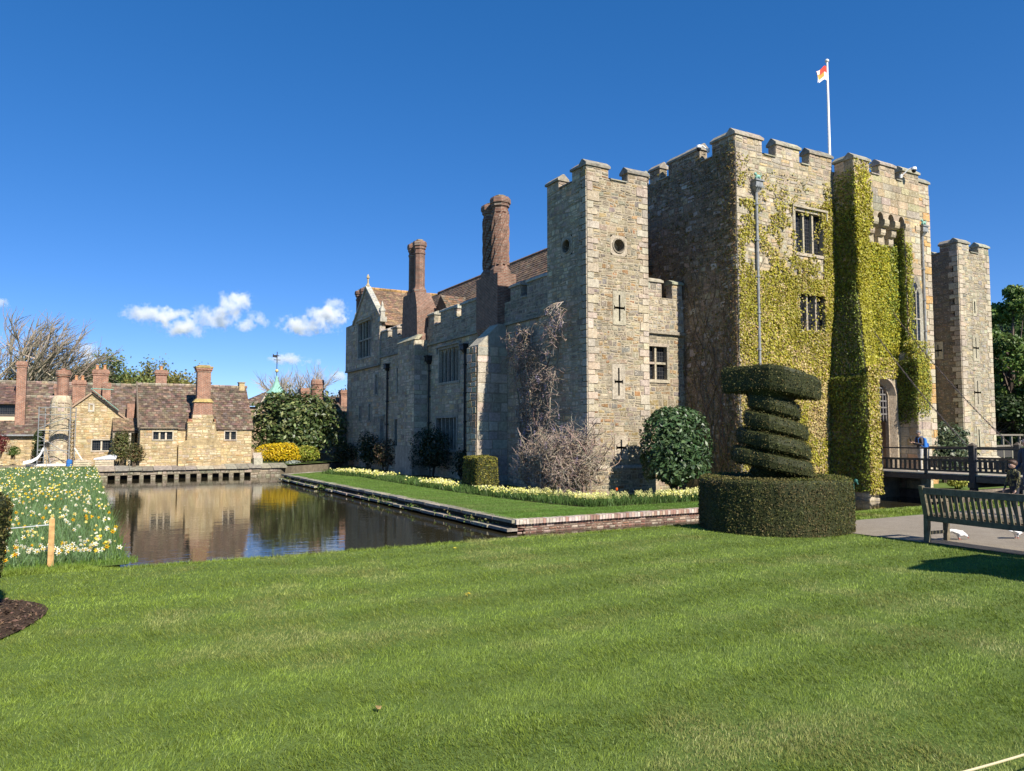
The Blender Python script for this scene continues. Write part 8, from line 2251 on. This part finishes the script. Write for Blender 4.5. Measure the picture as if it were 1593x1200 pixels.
mb = MB(); mb.tube([po + UPV * 0.55, (po + p2) / 2 + UPV * 0.53, p2 + UPV * 0.55], 0.006, 5, (0.5, 0.52, 0.53)); tag(mb.build('fence_wire', PAINT, at=po + UPV * 0.5), 'thin pale wire strung from the stake across the daffodils', 'wire')
ra, rb = Vector((1.7, 1.78, 0.42)), Vector((4.6, 1.55, 0.45))
mb = MB(); pts = [ra.lerp(rb, i / 24) - UPV * 0.07 * 4 * (i / 24) * (1 - i / 24) + UPV * 0.045 for i in range(25)]
mb.tube(pts, 0.0045, 6, (0.55, 0.46, 0.28)); tag(mb.build('barrier_rope', PAINT, at=ra), 'thin straw-coloured rope crossing the bottom right corner of the lawn', 'rope')
for p_, lb in ((ra, 'short stake holding the rope in front of the lawn'), (rb, 'short stake holding the far end of the rope')):
    mb = MB(); mb.tube([(p_.x, p_.y, -0.1), (p_.x, p_.y, p_.z + 0.08)], 0.02, 8, (0.4, 0.28, 0.15)); tag(mb.build('rope_stake', OAK, at=(p_.x, p_.y, 0)), lb, 'stake')
# hose standpipe clip on the hedge ring
mb = MB(); hc = dc + Vector((0.91, -0.92, 0)); mb.tube([hc + UPV * 0.25, hc + UPV * 0.8, hc + Vector((0.03, -0.03, 0.86)), hc + Vector((0.05, -0.05, 0.78))], 0.018, 6, (0.02, 0.09, 0.07)); mb.ball(hc + Vector((0.03, -0.03, 0.84)), 0.035, 8, 5, (0.02, 0.1, 0.08))
tag(mb.build('garden_hose', PAINT, at=hc), 'short green hose end hanging on the round hedge', 'hose')
# rail fence beyond the far turret
rf_ = empty('rail_fence', (57.5, 30.2, -0.2), 'grey timber rail fence at the right edge beyond the far turret', 'fence')
for k in range(6):
    a = Vector((54.5 + k * 1.6, 30 + k * 0.25, 0)); mb = MB(); mb.box((a.x, a.y, -0.3), (a.x + 0.14, a.y + 0.14, 1.62), vary((0.2, 0.175, 0.14), 0.15)); mb.build('post', OAK, rf_)
for z in (1.56, 0.78): mb = MB(); mb.bar((54.4, 29.95, z), (63, 31.3, z), 0.1, 0.12, (0.2, 0.175, 0.14)); mb.build('rail', OAK, rf_)
mb = MB(); mb.bar((54.4, 30.05, 0.2), (63, 31.4, 0.2), 0.1, 0.5, (0.06, 0.055, 0.05)); mb.build('dark_strip', OAK, rf_)  # dark strip filling the space under the rails

# ---- fair-weather clouds
cm_, nt, b = base_mat('cloud_vapour')
nt.nodes.remove(b)
pv = nd(nt, 'ShaderNodeVolumePrincipled')
pv.inputs['Color'].default_value = (0.99, 0.99, 0.995, 1)
pv.inputs['Anisotropy'].default_value = 0.0
tc = nd(nt, 'ShaderNodeTexCoord')
ln = nd(nt, 'ShaderNodeVectorMath', operation='LENGTH'); nt.links.new(tc.outputs['Object'], ln.inputs[0])
nz_ = nd(nt, 'ShaderNodeTexNoise'); nz_.inputs['Scale'].default_value = 0.05; nz_.inputs['Detail'].default_value = 7; nz_.inputs['Roughness'].default_value = 0.66
nt.links.new(geo_pos(nt), nz_.inputs['Vector'])
def mth(op, a, b_):
    m = nd(nt, 'ShaderNodeMath', operation=op)
    for i, v_ in enumerate((a, b_)):
        if isinstance(v_, (int, float)): m.inputs[i].default_value = v_
        else: nt.links.new(v_, m.inputs[i])
    return m.outputs[0]
inv = mth('SUBTRACT', 1.0, ln.outputs['Value'])
den = mth('ADD', mth('MULTIPLY', inv, 1.3), mth('MULTIPLY', mth('SUBTRACT', nz_.outputs[0], 0.6), 5.0))
den = mth('MULTIPLY', mth('MINIMUM', mth('MAXIMUM', den, 0.0), 1.0), mth('MINIMUM', mth('MULTIPLY', mth('MAXIMUM', inv, 0.0), 5.0), 1.0))
nt.links.new(mth('MULTIPLY', den, 0.085), pv.inputs['Density'])
nt.links.new(pv.outputs[0], nt.nodes['Material Output'].inputs['Volume'])
mb = MB(); mb.ball((0, 0, 0), 1.0, 20, 12); puff = mb.build('puff', cm_)
bm_ = bmesh.new(); bm_.from_mesh(puff.data); bmesh.ops.recalc_face_normals(bm_, faces=bm_.faces); bm_.to_mesh(puff.data); bm_.free()
first = [True]
def cloud(label, puffs):
    c = empty('cloud', puffs[0][:3], label, 'cloud', 'small white clouds low in the sky')
    for (x, y, z, rx, rz) in puffs:
        o = puff if first[0] else puff.copy()
        if not first[0]: COL.objects.link(o)
        first[0] = False
        o.parent = c; o.location = Vector((x, y, z)) - c.location; o.scale = (rx * 1.15, rx, rz * 1.3); o.rotation_euler = (0, 0, -0.1)
cloud('long ragged white cloud stepping up to the right over the cottages', [(144, 1481, 194, 54, 17), (197, 1471, 214, 48, 22), (225, 1462, 240, 34, 24), (244, 1460, 252, 26, 14)])
cloud('thin drawn-out cloud left of the long ragged one', [(88, 1482, 214, 48, 18), (128, 1480, 216, 40, 12)])
cloud('small torn cloud right of the long ragged one', [(250, 1463, 205, 26, 12), (270, 1460, 216, 22, 18)])
cloud('large white cloud touching the castle gable', [(350, 1443, 208, 50, 18), (390, 1430, 222, 46, 28), (405, 1425, 236, 34, 26), (338, 1446, 203, 26, 12)])
cloud('small round cloud over the brick chimney stack', [(-7, 1493, 144, 24, 19), (-4, 1490, 132, 18, 10)])
cloud('tiny cloud strip behind the broad brick stack', [(2, 1496, 114, 22, 9)])
cloud('faint cloud behind the leafless tree by the cupola', [(330, 1454, 142, 40, 11), (383, 1444, 141, 8, 10)])
cloud('small cloud low beside the castle corner', [(420, 1436, 112, 24, 10)])
cloud('sliver of cloud at the left edge', [(-136, 1479, 214, 20, 12)])
